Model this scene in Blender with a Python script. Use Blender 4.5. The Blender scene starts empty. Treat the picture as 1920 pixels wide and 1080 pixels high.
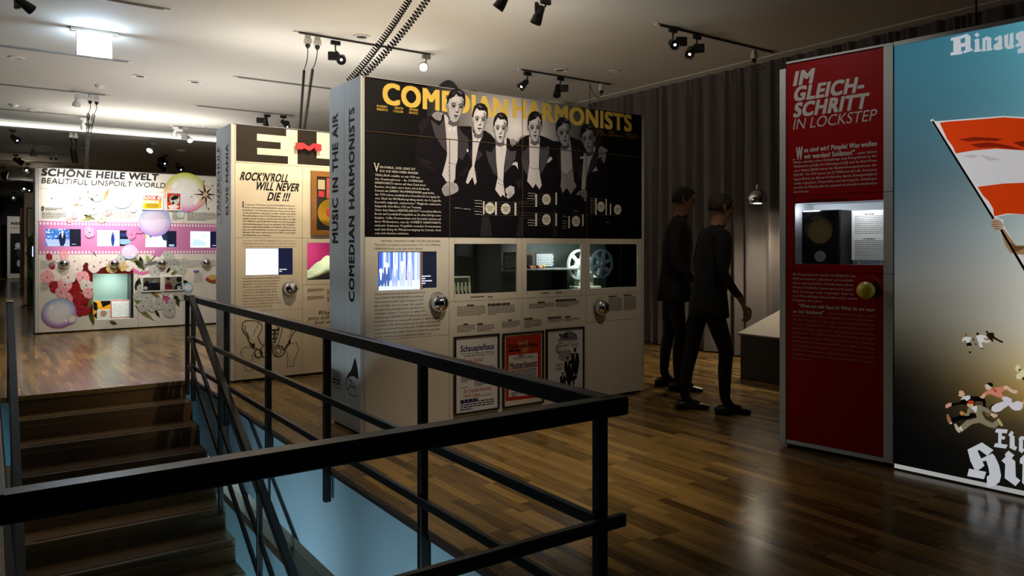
import bpy, bmesh, math, random
from mathutils import Vector, Matrix
random.seed(7)
S = bpy.context.scene
COL = S.collection
R = math.radians

# ------------------------------------------------------------------ camera, world, exposure
F, EYE, PY0 = 1400.0, 1.32, 461.0            # focal length in px (1920 wide), eye height, horizon row
FW = Vector((0.575, 0.818, 0)).normalized()
RT = Vector((FW.y, -FW.x, 0))
cam = bpy.data.cameras.new('camera')
cam.sensor_width = 36; cam.lens = 36 * F / 1920
cam.shift_y = -(540 - PY0) / 1920
cam.clip_start = 0.05; cam.clip_end = 120
co = bpy.data.objects.new('camera', cam); COL.objects.link(co)
co.location = (0, 0, EYE); co.rotation_euler = (math.pi / 2, 0, -math.atan2(FW.x, FW.y))
S.camera = co
S.view_settings.view_transform = 'Standard'; S.view_settings.look = 'None'
S.view_settings.gamma = 1; S.view_settings.use_curve_mapping = False
S.view_settings.exposure = 0.0
w = bpy.data.worlds.new('world'); S.world = w; w.use_nodes = True
w.node_tree.nodes['Background'].inputs[0].default_value = (0.9, 0.85, 0.8, 1)
w.node_tree.nodes['Background'].inputs[1].default_value = 0.01

def ray(px, py): return FW + RT * ((px - 960) / F) + Vector((0, 0, (PY0 - py) / F))
def at_z(px, py, z):
    d = ray(px, py); s = (z - EYE) / d.z
    return Vector((0, 0, EYE)) + d * s
def at_t(px, py, t): return Vector((0, 0, EYE)) + ray(px, py) * t

def light(kind, name, loc, power, color=(1, 1, 1), target=None, size=0.05, angle=60, blend=0.6, size_y=None):
    l = bpy.data.lights.new(name, kind); l.energy = power; l.color = color
    if kind == 'AREA':
        l.size = size
        if size_y: l.shape = 'RECTANGLE'; l.size_y = size_y
    else: l.shadow_soft_size = size
    if kind == 'SPOT': l.spot_size = R(angle); l.spot_blend = blend
    o = bpy.data.objects.new(name, l); COL.objects.link(o); o.location = loc
    if target is not None:
        o.rotation_euler = (Vector(target) - Vector(loc)).to_track_quat('-Z', 'Y').to_euler()
    return o
WARM = (1.0, 0.84, 0.62); WHITE = (1, 0.96, 0.9); COOL = (0.93, 0.97, 1.0)
# spots at track height; several are added lamps out of view without a fixture
light('SPOT', 'wall_spot_light', (2.3, 2.4, 3.25), 330, WARM, (2.62, 4.83, 2.12), 0.04, 52, 1.0)
light('SPOT', 'wall_spot_light', (3.9, 2.6, 3.25), 44, WARM, (3.9, 4.83, 1.2), 0.04, 70, 1.0)
light('SPOT', 'wall_spot_light', (2.5, 5.6, 3.3), 250, WARM, (2.3, 7.42, 2.15), 0.04, 62, 1.0)
light('SPOT', 'wall_spot_light', (1.05, 11.7, 3.15), 520, WHITE, (1.42, 13.2, 2.05), 0.04, 58, 1.0)
light('SPOT', 'wall_spot_light', (2.2, 11.0, 3.15), 150, WHITE, (2.1, 13.2, 1.1), 0.04, 80, 1.0)
light('SPOT', 'wall_spot_light', (2.9, 2.9, 3.3), 30, WHITE, (4.3, 2.65, 2.25), 0.04, 50, 1.0)
light('SPOT', 'floor_spot_light', (3.0, 3.2, 3.3), 170, WARM, (2.8, 3.6, 0), 0.04, 56, 1.0)
light('SPOT', 'floor_spot_light', (0.6, 9.8, 3.3), 260, WARM, (0.9, 9.9, 0), 0.04, 80, 1.0)
light('SPOT', 'side_spot_light', (0.2, 6.2, 3.3), 70, COOL, (2.1, 5.2, 1.9), 0.05, 50, 1.0)
light('SPOT', 'side_spot_light', (0.2, 8.8, 3.3), 60, COOL, (1.9, 7.8, 1.9), 0.05, 50, 1.0)
light('SPOT', 'far_spot_light', (1.2, 24.0, 3.2), 200, WARM, (0.6, 20.0, 0.6), 0.05, 90, 1.0)
light('SPOT', 'far_spot_light', (1.0, 32.0, 3.2), 160, WHITE, (1.2, 36.0, 1.2), 0.05, 60, 1.0)
# added unseen area lights over the wall tops to brighten the ceiling
light('AREA', 'ceiling_fill', (3.0, 7.75, 2.56), 14, WHITE, (3.0, 7.75, 4), 2.2, size_y=0.3)
light('AREA', 'ceiling_fill', (2.2, 13.5, 2.60), 30, WHITE, (2.2, 13.5, 4), 2.2, size_y=0.3)
light('AREA', 'ceiling_fill', (3.4, 5.2, 2.55), 5, WHITE, (3.4, 5.2, 4), 1.6, size_y=0.3)
light('AREA', 'bounce_fill', (3.0, 6.3, 1.55), 20, WARM, (3.2, 6.3, 4), 1.2)  # added hidden fills standing in for light bounced up between the walls
light('AREA', 'bounce_fill', (2.6, 10.2, 1.55), 40, WHITE, (2.4, 10.2, 4), 1.6)
# lower gallery
light('SPOT', 'lower_level_light', (0.3, 2.7, -1.25), 75, (0.70, 0.90, 1.0), (1.66, 3.1, -0.60), 0.15, 72, 1.0)
light('SPOT', 'lower_level_light', (0.25, 4.3, -1.2), 75, (0.70, 0.90, 1.0), (1.66, 4.9, -0.60), 0.15, 84, 1.0)
light('AREA', 'lower_level_light', (1.75, 3.5, -2.6), 30, (0.45, 0.85, 1.0), (1.9, 6.0, -1.8), 0.5)
light('AREA', 'lower_level_light', (1.0, 6.2, -3.0), 26, (0.45, 0.85, 1.0), (1.0, 7.9, -0.3), 1.2)
light('AREA', 'lower_gallery_light', (4.0, 11.0, -0.75), 650, (0.85, 1.0, 0.95), (4.0, 11.0, -3), 3.0)

# ------------------------------------------------------------------ materials
def lin(c):
    c = c / 255.0
    return c / 12.92 if c <= 0.04045 else ((c + 0.055) / 1.055) ** 2.4
def rgb(r, g=None, b=None):
    if g is None: g = b = r
    return (lin(r), lin(g), lin(b), 1)
def mat(name, color=(0.5, 0.5, 0.5, 1), rough=0.5, metal=0.0, emit=None, estr=0.0, noise=0.0, nscale=30, bump=0.0, bscale=200, coat=0.0, trans=0.0, spec=0.5):
    m = bpy.data.materials.new(name); m.use_nodes = True
    nt = m.node_tree; b = nt.nodes['Principled BSDF']
    b.inputs['Base Color'].default_value = color
    b.inputs['Roughness'].default_value = rough; b.inputs['Metallic'].default_value = metal
    b.inputs['Coat Weight'].default_value = coat; b.inputs['Transmission Weight'].default_value = trans
    b.inputs['Specular IOR Level'].default_value = spec
    if emit: b.inputs['Emission Color'].default_value = emit; b.inputs['Emission Strength'].default_value = estr
    geo = None
    if noise or bump:
        geo = nt.nodes.new('ShaderNodeNewGeometry')
    if noise:
        n = nt.nodes.new('ShaderNodeTexNoise'); n.inputs['Scale'].default_value = nscale; n.inputs['Detail'].default_value = 4
        nt.links.new(geo.outputs['Position'], n.inputs['Vector'])
        mx = nt.nodes.new('ShaderNodeMix'); mx.data_type = 'RGBA'; mx.blend_type = 'MULTIPLY'; mx.inputs[0].default_value = noise
        mx.inputs[6].default_value = color
        rp = nt.nodes.new('ShaderNodeMapRange'); rp.inputs[1].default_value = 0.3; rp.inputs[2].default_value = 0.7
        rp.inputs[3].default_value = 0.55; rp.inputs[4].default_value = 1.1
        nt.links.new(n.outputs['Fac'], rp.inputs[0]); nt.links.new(rp.outputs[0], mx.inputs[7])
        nt.links.new(mx.outputs[2], b.inputs['Base Color'])
    if bump:
        n = nt.nodes.new('ShaderNodeTexNoise'); n.inputs['Scale'].default_value = bscale
        nt.links.new(geo.outputs['Position'], n.inputs['Vector'])
        bp = nt.nodes.new('ShaderNodeBump'); bp.inputs['Strength'].default_value = bump; bp.inputs['Distance'].default_value = 0.01
        nt.links.new(n.outputs['Fac'], bp.inputs['Height']); nt.links.new(bp.outputs[0], b.inputs['Normal'])
    return m
def inkmat(name, emit=0.0, rough=0.5, base=1.0, coat=0.0):
    m = bpy.data.materials.new(name); m.use_nodes = True; nt = m.node_tree; b = nt.nodes['Principled BSDF']
    a = nt.nodes.new('ShaderNodeAttribute'); a.attribute_name = 'ink'
    b.inputs['Roughness'].default_value = rough; b.inputs['Coat Weight'].default_value = coat; b.inputs['Specular IOR Level'].default_value = 0.15
    if base > 0: nt.links.new(a.outputs['Color'], b.inputs['Base Color'])
    else: b.inputs['Base Color'].default_value = (0.01, 0.01, 0.01, 1)
    if emit:
        nt.links.new(a.outputs['Color'], b.inputs['Emission Color']); b.inputs['Emission Strength'].default_value = emit
    return m
M = {}
M['panel'] = mat('white_laminate', rgb(226, 220, 208), 0.45, noise=0.10, nscale=8, bump=0.02)
M['panelgrey'] = mat('pale_grey_laminate', rgb(206, 208, 206), 0.45, noise=0.12, nscale=5)
M['cream'] = mat('cream_laminate', rgb(232, 218, 192), 0.45, noise=0.06, nscale=8)
M['wall'] = mat('wall_paint', rgb(200, 196, 188), 0.8, noise=0.1, nscale=2)
M['farwall'] = mat('dark_wall_paint', rgb(60, 58, 56), 0.8, noise=0.1, nscale=2)
M['ceil'] = mat('ceiling_paint', rgb(214, 210, 202), 0.85, noise=0.10, nscale=1.2, bump=0.03, bscale=30)
M['blueslab'] = mat('slab_edge_paint', rgb(150, 182, 196), 0.55, noise=0.12, nscale=3, bump=0.05, bscale=25)
M['core'] = mat('dark_core', rgb(30, 24, 18), 0.8, noise=0.2)
M['seam'] = mat('brown_joint', rgb(120, 96, 62), 0.7, noise=0.2)
M['blackprint'] = mat('black_print', rgb(10, 9, 10), 0.5, spec=0.15, noise=0.2, nscale=60)
M['redpanel'] = mat('dark_red_print', rgb(150, 0, 3), 0.5, spec=0.15, noise=0.1, nscale=10)
M['iron'] = mat('black_painted_steel', rgb(11, 11, 12), 0.38, noise=0.25, nscale=20, bump=0.05, bscale=90)
M['black'] = mat('black_plastic', rgb(16, 16, 17), 0.4, noise=0.2, nscale=50)
M['cable'] = mat('black_rubber', rgb(6, 6, 6), 0.75, noise=0.2, nscale=60)
M['dgrey'] = mat('dark_grey_metal', rgb(52, 50, 50), 0.4, 0.4, noise=0.2, nscale=40)
M['grey'] = mat('grey_metal', rgb(150, 150, 146), 0.4, 0.3, noise=0.15, nscale=40)
M['whitep'] = mat('white_plastic', rgb(225, 225, 220), 0.4, noise=0.08, nscale=30)
M['chrome'] = mat('chrome', rgb(215, 215, 220), 0.07, 1.0, noise=0.05, nscale=30)
M['lampon'] = mat('lit_lens', (1, 0.95, 0.85, 1), 0.3, emit=(1, 0.93, 0.78, 1), estr=40)
M['lampstar'] = mat('glaring_lens', (1, 0.95, 0.85, 1), 0.3, emit=(1, 0.9, 0.72, 1), estr=500)
M['hole'] = mat('recess_shade', rgb(8, 7, 6), 0.8, noise=0.1)
M['bulb'] = mat('lit_bulb', (1, 0.9, 0.7, 1), 0.3, emit=(1, 0.86, 0.62, 1), estr=120)
M['lampblue'] = mat('lit_lens_cool', (1, 1, 1, 1), 0.3, emit=(0.7, 0.78, 1, 1), estr=10)
M['lampoff'] = mat('glass_lens', rgb(90, 90, 95), 0.1, 0.5, noise=0.1)
M['exit'] = mat('lit_sign_face', (1, 1, 1, 1), 0.4, emit=(0.62, 0.80, 1, 1), estr=40)
M['cove'] = mat('lit_cove_strip', (1, 1, 1, 1), 0.4, emit=(0.93, 1, 0.97, 1), estr=2.2)
M['pane'] = mat('thin_glass', (1, 1, 1, 1), 0.02, trans=1.0)
M['yellow'] = mat('yellow_lacquer', rgb(225, 200, 10), 0.2, noise=0.05, coat=0.5)
M['redlet'] = mat('red_lacquer', rgb(196, 50, 56), 0.35, noise=0.08)
M['gold'] = mat('gold_record', rgb(190, 150, 50), 0.25, 1.0, noise=0.1)
M['wood'] = mat('honey_wood_frame', rgb(150, 98, 36), 0.4, noise=0.6, nscale=60)
M['cased'] = mat('vitrine_lining', rgb(62, 70, 64), 0.5, noise=0.1)
M['casel'] = mat('light_vitrine_lining', rgb(205, 210, 214), 0.5, noise=0.1)
M['teal'] = mat('dark_teal_metal', rgb(20, 48, 50), 0.35, 0.3, noise=0.2)
M['magenta'] = mat('magenta_card', rgb(205, 10, 110), 0.6, noise=0.1)
M['cloth'] = mat('pale_green_cloth', rgb(200, 215, 165), 0.8, noise=0.3, nscale=14)
M['print'] = inkmat('print_ink')
M['printm'] = inkmat('matt_print_ink', rough=0.6)
M['screen'] = inkmat('screen_picture', emit=1.5, rough=0.2, base=0)
M['emissive'] = inkmat('emissive_fabric_print', emit=0.5, rough=0.6)  # emission added to the ink to brighten this print
M['skin'] = mat('skin', rgb(150, 108, 86), 0.6, noise=0.1)
M['suit'] = mat('dark_suit_cloth', rgb(16, 17, 20), 0.9, noise=0.3, nscale=80)
M['suit2'] = mat('dark_brown_cloth', rgb(30, 25, 24), 0.9, noise=0.3, nscale=80)
M['shirt'] = mat('pale_blue_shirt', rgb(84, 116, 128), 0.8, noise=0.2)
M['hair'] = mat('brown_hair', rgb(42, 30, 22), 0.7, noise=0.5, nscale=120)
M['shoe'] = mat('black_leather', rgb(18, 14, 12), 0.3, noise=0.2)
M['tabletop'] = mat('grey_felt_top', rgb(120, 112, 100), 0.7, noise=0.4, nscale=60)
M['sack'] = mat('bead_orange', rgb(230, 90, 30), 0.25)

def woodmat(name, dark, light_, rough=0.2, sx=60, sy=3, bumpy=0.025):
    m = bpy.data.materials.new(name); m.use_nodes = True; nt = m.node_tree; b = nt.nodes['Principled BSDF']
    N = nt.nodes.new; L = nt.links.new
    geo = N('ShaderNodeNewGeometry'); oi = N('ShaderNodeObjectInfo'); at = N('ShaderNodeAttribute'); at.attribute_name = 'pv'
    ad = N('ShaderNodeMath'); ad.operation = 'ADD'; L(oi.outputs['Random'], ad.inputs[0]); L(at.outputs['Fac'], ad.inputs[1])
    fr = N('ShaderNodeMath'); fr.operation = 'FRACT'; L(ad.outputs[0], fr.inputs[0])
    mp = N('ShaderNodeVectorMath'); mp.operation = 'MULTIPLY'; mp.inputs[1].default_value = (sx, sy, sy * 4)
    L(geo.outputs['Position'], mp.inputs[0])
    cb = N('ShaderNodeCombineXYZ'); m9 = N('ShaderNodeMath'); m9.operation = 'MULTIPLY'; m9.inputs[1].default_value = 37
    L(fr.outputs[0], m9.inputs[0]); L(m9.outputs[0], cb.inputs[2])
    av = N('ShaderNodeVectorMath'); L(mp.outputs[0], av.inputs[0]); L(cb.outputs[0], av.inputs[1])
    no = N('ShaderNodeTexNoise'); no.inputs['Scale'].default_value = 1.0; no.inputs['Detail'].default_value = 5; no.inputs['Distortion'].default_value = 0.6
    L(av.outputs[0], no.inputs['Vector'])
    ma = N('ShaderNodeMath'); ma.operation = 'MULTIPLY_ADD'; ma.inputs[1].default_value = 0.55; L(fr.outputs[0], ma.inputs[0])
    m2 = N('ShaderNodeMath'); m2.operation = 'MULTIPLY'; m2.inputs[1].default_value = 0.6; L(no.outputs['Fac'], m2.inputs[0]); L(m2.outputs[0], ma.inputs[2])
    cr = N('ShaderNodeValToRGB'); cr.color_ramp.elements[0].position = 0.2; cr.color_ramp.elements[0].color = dark
    cr.color_ramp.elements[1].position = 0.9; cr.color_ramp.elements[1].color = light_
    L(ma.outputs[0], cr.inputs[0]); L(cr.outputs[0], b.inputs['Base Color'])
    b.inputs['Roughness'].default_value = rough
    n2 = N('ShaderNodeTexNoise'); n2.inputs['Scale'].default_value = 9; n2.inputs['Detail'].default_value = 3; L(geo.outputs['Position'], n2.inputs['Vector'])
    bp = N('ShaderNodeBump'); bp.inputs['Strength'].default_value = bumpy; bp.inputs['Distance'].default_value = 0.02
    L(n2.outputs['Fac'], bp.inputs['Height']); L(bp.outputs[0], b.inputs['Normal'])
    rr = N('ShaderNodeMapRange'); rr.inputs[3].default_value = rough * 0.7; rr.inputs[4].default_value = rough * 1.4
    L(no.outputs['Fac'], rr.inputs[0]); L(rr.outputs[0], b.inputs['Roughness'])
    return m
M['plank'] = woodmat('oak_parquet', rgb(60, 44, 20), rgb(164, 130, 72))
M['stairwood'] = woodmat('dark_stair_wood', rgb(58, 40, 20), rgb(122, 92, 52), 0.4, 3, 50, 0.04)
M['curtain'] = mat('grey_curtain', rgb(100, 94, 92), 0.9, noise=0.15, nscale=3)

# ------------------------------------------------------------------ helpers
WM = {}
def reg(o, Mw, parent):
    WM[o.name] = Mw
    COL.objects.link(o)
    if parent is not None:
        o.parent = parent
        o.matrix_basis = WM[parent.name].inverted() @ Mw
    else: o.matrix_basis = Mw
def props(o, label=None, cat=None, group=None, kind=None):
    if label: o['label'] = label
    if cat: o['category'] = cat
    if group: o['group'] = group
    if kind: o['kind'] = kind
    return o
def T3(x, y=None, z=None):
    return Matrix.Translation(Vector((x, y, z)) if y is not None else Vector(x))
def thing(name, label, cat, Mw=Matrix(), group=None):
    o = bpy.data.objects.new(name, None); o.empty_display_size = 0.1
    reg(o, Mw, None); return props(o, label, cat, group)
def structure(o): o['kind'] = 'structure'; return o
def link(name, me, parent=None, Mw=Matrix(), **k):
    o = bpy.data.objects.new(name, me); reg(o, Mw, parent); return props(o, **k)

class MB:
    def __init__(s): s.v = []; s.f = []; s.m = []
    def add(s, vs, fs, mi=0):
        b = len(s.v); s.v += [tuple(v) for v in vs]; s.f += [tuple(b + i for i in f) for f in fs]; s.m += [mi] * len(fs); return s
    def box(s, x0, x1, y0, y1, z0, z1, mi=0):
        vs = [(x, y, z) for x in (x0, x1) for y in (y0, y1) for z in (z0, z1)]
        return s.add(vs, [(0, 1, 3, 2), (4, 6, 7, 5), (0, 4, 5, 1), (2, 3, 7, 6), (0, 2, 6, 4), (1, 5, 7, 3)], mi)
    def tube(s, pts, r, n=8, mi=0, cap=True, squash=None):
        pts = [Vector(p) for p in pts]; k = len(pts); vs = []; fs = []
        rs = r if isinstance(r, (list, tuple)) else [r] * k
        prev = None
        for i, p in enumerate(pts):
            d = (pts[min(i + 1, k - 1)] - pts[max(i - 1, 0)]).normalized()
            if prev is None:
                a = d.cross(Vector((0, 0, 1)))
                if a.length < 0.05: a = d.cross(Vector((0, 1, 0)))
            else: a = prev - d * prev.dot(d)
            a.normalize(); prev = a; bb = d.cross(a)
            for j in range(n):
                t = 2 * math.pi * j / n
                vs.append(p + (a * math.cos(t) + bb * math.sin(t) * (squash or 1)) * rs[i])
        for i in range(k - 1):
            for j in range(n):
                j2 = (j + 1) % n
                fs.append((i * n + j, i * n + j2, (i + 1) * n + j2, (i + 1) * n + j))
        if cap: fs.append(tuple(range(n - 1, -1, -1))); fs.append(tuple((k - 1) * n + j for j in range(n)))
        return s.add(vs, fs, mi)
    def bar(s, p0, p1, w_, h_, mi=0, up=(0, 0, 1)):
        p0 = Vector(p0); p1 = Vector(p1); d = (p1 - p0).normalized(); a = d.cross(Vector(up)).normalized(); u = a.cross(d)
        vs = []
        for p in (p0, p1):
            for (i, j) in ((-1, -1), (1, -1), (1, 1), (-1, 1)): vs.append(p + a * (i * w_ / 2) + u * (j * h_ / 2))
        return s.add(vs, [(3, 2, 1, 0), (4, 5, 6, 7), (0, 1, 5, 4), (1, 2, 6, 5), (2, 3, 7, 6), (3, 0, 4, 7)], mi)
    def lathe(s, prof, c, axis=(0, 0, 1), n=20, mi=0):
        c = Vector(c); ax = Vector(axis).normalized(); a = ax.cross(Vector((0, 0, 1)))
        if a.length < 0.05: a = Vector((1, 0, 0))
        a.normalize(); b = ax.cross(a); vs = []; fs = []; k = len(prof)
        for r, h in prof:
            for j in range(n):
                t = 2 * math.pi * j / n; vs.append(c + ax * h + (a * math.cos(t) + b * math.sin(t)) * max(r, 1e-4))
        for i in range(k - 1):
            for j in range(n):
                j2 = (j + 1) % n; fs.append((i * n + j, i * n + j2, (i + 1) * n + j2, (i + 1) * n + j))
        if prof[0][0] > 1e-3: fs.append(tuple(range(n - 1, -1, -1)))
        if prof[-1][0] > 1e-3: fs.append(tuple((k - 1) * n + j for j in range(n)))
        return s.add(vs, fs, mi)
    def prism(s, pts, y0, y1, mi=0):          # pts in (x,z), extruded along y
        k = len(pts); vs = [(p[0], y0, p[1]) for p in pts] + [(p[0], y1, p[1]) for p in pts]
        fs = [tuple(range(k)), tuple(range(2 * k - 1, k - 1, -1))] + [(i, (i + 1) % k + 0, (i + 1) % k + k, i + k) for i in range(k)]
        return s.add(vs, fs, mi)
    def mesh(s, name, mats, smooth=False, bevel=0, seg=1):
        me = bpy.data.meshes.new(name); me.from_pydata(s.v, [], s.f)
        for m_ in mats: me.materials.append(m_)
        me.polygons.foreach_set('material_index', s.m)
        bm = bmesh.new(); bm.from_mesh(me)
        bmesh.ops.recalc_face_normals(bm, faces=bm.faces)
        if bevel: bmesh.ops.bevel(bm, geom=bm.edges[:], offset=bevel, segments=seg, affect='EDGES', profile=0.7)
        bm.to_mesh(me); bm.free()
        if smooth:
            me.polygons.foreach_set('use_smooth', [True] * len(me.polygons))
            me.set_sharp_from_angle(angle=R(40))
        return me
    def build(s, name, mats, parent=None, Mw=Matrix(), smooth=False, bevel=0, **k):
        if not isinstance(mats, (list, tuple)): mats = [mats]
        return link(name, s.mesh(name, mats, smooth, bevel), parent, Mw, **k)

class Face:
    """a vertical plane: O = bottom left corner seen from the front, u = direction to the right"""
    def __init__(s, O, u):
        s.O = Vector((O[0], O[1], 0)); s.u = Vector((u[0], u[1], 0)).normalized(); s.n = Vector((s.u.y, -s.u.x, 0))
        s.Mw = Matrix.Translation(s.O) @ Matrix.Rotation(math.atan2(s.u.y, s.u.x), 4, 'Z')
    def uv(s, px, py, d=0.0):                 # d = depth behind the plane
        r = ray(px, py); c = Vector((0, 0, EYE)); O = s.O - s.n * d
        t = (O - c).dot(s.n) / r.dot(s.n); p = c + r * t - s.O
        return (p.dot(s.u), p.z)
    def u_(s, px, d=0.0): return s.uv(px, 400, d)[0]

class Print:
    """flat printed artwork on a face; every piece keeps its own ink colour"""
    def __init__(s, face, crop=None): s.f = face; s.v = []; s.p = []; s.c = []; s.d = 0.0012; s.crop = crop; s.step = 0.00003
    def at(s, p):
        if s.crop: return s.f.uv(s.crop[0] + p[0] / s.crop[2], s.crop[1] + p[1] / s.crop[2])
        return s.f.uv(p[0], p[1])
    def up(s, k=1): s.d += s.step * k
    def polyuv(s, uvs, col, cols=None):
        s.up(); b = len(s.v)
        for q in uvs: s.v.append((q[0], -s.d, q[1]))
        s.p.append(tuple(range(b, b + len(uvs)))); s.c += cols if cols else [col] * len(uvs)
    def poly(s, pts, col): s.polyuv([s.at(p) for p in pts], col)
    def rect(s, x0, y0, x1, y1, col):         # upright rectangle through two picture points
        a = s.at((x0, y0)); b = s.at((x1, y1)); s.polyuv([(a[0], b[1]), (b[0], b[1]), (b[0], a[1]), (a[0], a[1])], col)
    def rectuv(s, u0, v0, u1, v1, col): s.polyuv([(u0, v0), (u1, v0), (u1, v1), (u0, v1)], col)
    def ell(s, cx, cy, rx, ry, col, rot=0, n=18):
        pts = []
        for i in range(n):
            t = 2 * math.pi * i / n; x = rx * math.cos(t); y = ry * math.sin(t)
            pts.append((cx + x * math.cos(rot) - y * math.sin(rot), cy + x * math.sin(rot) + y * math.cos(rot)))
        s.poly(pts, col)
    def disc(s, cx, cy, r, cols, n=28, stops=(0, .6, .85, 1.0)):   # radial gradient, cols: functions of angle or colours
        s.up(); c = s.at((cx, cy)); e = s.at((cx, cy - r)); rr = abs(e[1] - c[1]); rings = []
        for st, cc in zip(stops, cols):
            row = []
            for i in range(n):
                t = 2 * math.pi * i / n; b = len(s.v); s.v.append((c[0] + rr * st * math.cos(t), -s.d, c[1] + rr * st * math.sin(t)))
                row.append((b, cc(t) if callable(cc) else cc))
            rings.append(row)
        for a, b in zip(rings, rings[1:]):
            for i in range(n):
                j = (i + 1) % n; q = (a[i], a[j], b[j], b[i]); s.p.append(tuple(x[0] for x in q)); s.c += [x[1] for x in q]
    def stroke(s, pts, wpx, col):
        q = [Vector(s.at(p)) for p in pts]; a = s.at(pts[0]); b = s.at((pts[0][0], pts[0][1] + wpx)); w_ = abs(a[1] - b[1]) / 2
        s.up()
        for p0, p1 in zip(q, q[1:]):
            d = (p1 - p0); s.up(.3)
            if d.length < 1e-6: continue
            d.normalize(); n_ = Vector((-d.y, d.x)) * w_; e = d * w_ * 0.6; b_ = len(s.v)
            for z in (p0 - e - n_, p1 + e - n_, p1 + e + n_, p0 - e + n_): s.v.append((z.x, -s.d, z.y))
            s.p.append((b_, b_ + 1, b_ + 2, b_ + 3)); s.c += [col] * 4
    def textuv(s, txt, o, a, b, col, bold=0.0, shear=0.0, res=2):
        k_ = 0 if bold <= .012 else bold * 1.15; me = glyphs(txt, 0.0, res, 1 + k_ * 2.0)
        xs = [v.co.x for v in me.vertices]
        if not xs: return
        x0, x1 = min(xs) - k_, max(xs) + k_; s.up()
        sh = [(0, 0)] if k_ == 0 else [(-k_, 0), (k_, 0)] if k_ < .03 or res == 1 else [(-k_, -k_ * .6), (k_, -k_ * .6), (-k_, k_ * .6), (k_, k_ * .6), (0, 0), (0, -k_ * .7), (0, k_ * .7)]
        for dx, dy in sh:                          # heavy weights are struck several times side by side
            base = len(s.v); s.up(.5)
            for v in me.vertices:
                fx = (v.co.x + dx - x0) / (x1 - x0); fy = (v.co.y + dy) / 0.69; k = shear * fy
                s.v.append((o[0] + a[0] * fx + b[0] * fy + k * b[1], -s.d, o[1] + a[1] * fx + b[1] * fy - k * b[0]))
            for p in me.polygons:
                s.p.append(tuple(base + i for i in p.vertices)); s.c += [col] * len(p.vertices)
    def text(s, txt, x0, y0, x1, h, col, bold=0.012, shear=0.0, res=2):
        o = s.at((x0, y0)); e = s.at((x1, y0)); t = s.at((x0, y0 - h))
        s.textuv(txt, o, (e[0] - o[0], 0), (0, t[1] - o[1]), col, bold, shear, res)
    def vtext(s, txt, x0, y0, y1, xcap, col, bold=0.02):     # reads upwards
        o = s.at((x0, y0)); e = s.at((x0, y1)); t = s.at((xcap, y0))
        s.textuv(txt, o, (0, e[1] - o[1]), (t[0] - o[0], 0), col, bold)
    def para(s, lines, y0, y1, h, col, bold=0.01):           # lines: (x0, x1, text)
        n = max(1, len(lines) - 1)
        for i, (x0, x1, t) in enumerate(lines):
            s.text(t, x0, y0 + (y1 - y0) * i / n, x1, h, col, bold, res=1)
    def greek(s, x0, y0, x1, y1, n, col, th=0.35, seed=0):   # unreadably small print as word-length bars
        rn = random.Random(seed); a = s.at((x0, y0)); b = s.at((x1, y1)); dv = (a[1] - b[1]) / n
        s.up()
        for i in range(n):
            v1 = a[1] - dv * i; v0 = v1 - dv * th; u = a[0]; end = b[0] if i < n - 1 else a[0] + (b[0] - a[0]) * rn.uniform(.3, .9)
            while u < end:
                w_ = min((b[0] - a[0]) * rn.uniform(.05, .16), end - u)
                base = len(s.v)
                for q in ((u, v0), (u + w_, v0), (u + w_, v1), (u, v1)): s.v.append((q[0], -s.d, q[1]))
                s.p.append((base, base + 1, base + 2, base + 3)); s.c += [col] * 4
                u += w_ + (b[0] - a[0]) * .018
    def grid(s, x0, y0, x1, y1, nx, ny, fn, xu=0):           # smooth printed gradient, fn(px,py)->colour
        s.up(); a = s.at((x0, y0)); b = s.at((x1, y0)); base = len(s.v); cs = []
        for j in range(ny + 1):
            for i in range(nx + 1):
                fx, fy = i / nx, j / ny
                va = s.at((x0, y0))[1]; vb = s.at((x0, y1))[1]
                u = a[0] + (b[0] - a[0]) * fx; v = va + (vb - va) * fy
                s.v.append((u, -s.d, v)); cs.append(fn(fx, fy))
        for j in range(ny):
            for i in range(nx):
                q = (j * (nx + 1) + i, j * (nx + 1) + i + 1, (j + 1) * (nx + 1) + i + 1, (j + 1) * (nx + 1) + i)
                s.p.append(tuple(base + k for k in q)); s.c += [cs[k] for k in q]
    def build(s, name, parent, material=None, Mw=None, **k):
        me = bpy.data.meshes.new(name); me.from_pydata(s.v, [], s.p)
        me.materials.append(material or M['print'])
        at_ = me.color_attributes.new('ink', 'FLOAT_COLOR', 'CORNER')
        at_.data.foreach_set('color', [x for c in s.c for x in c])
        return link(name, me, parent, Mw or s.f.Mw, **k)
_g = {}
def glyphs(txt, bold, res, sp=1.0):
    key = (txt, bold, res, sp)
    if key not in _g:
        c = bpy.data.curves.new('t', 'FONT'); c.body = txt; c.resolution_u = res; c.offset = bold; c.space_character = sp
        o = bpy.data.objects.new('t', c); _g[key] = bpy.data.meshes.new_from_object(o)
        bpy.data.objects.remove(o); bpy.data.curves.remove(c)
    return _g[key]

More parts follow.
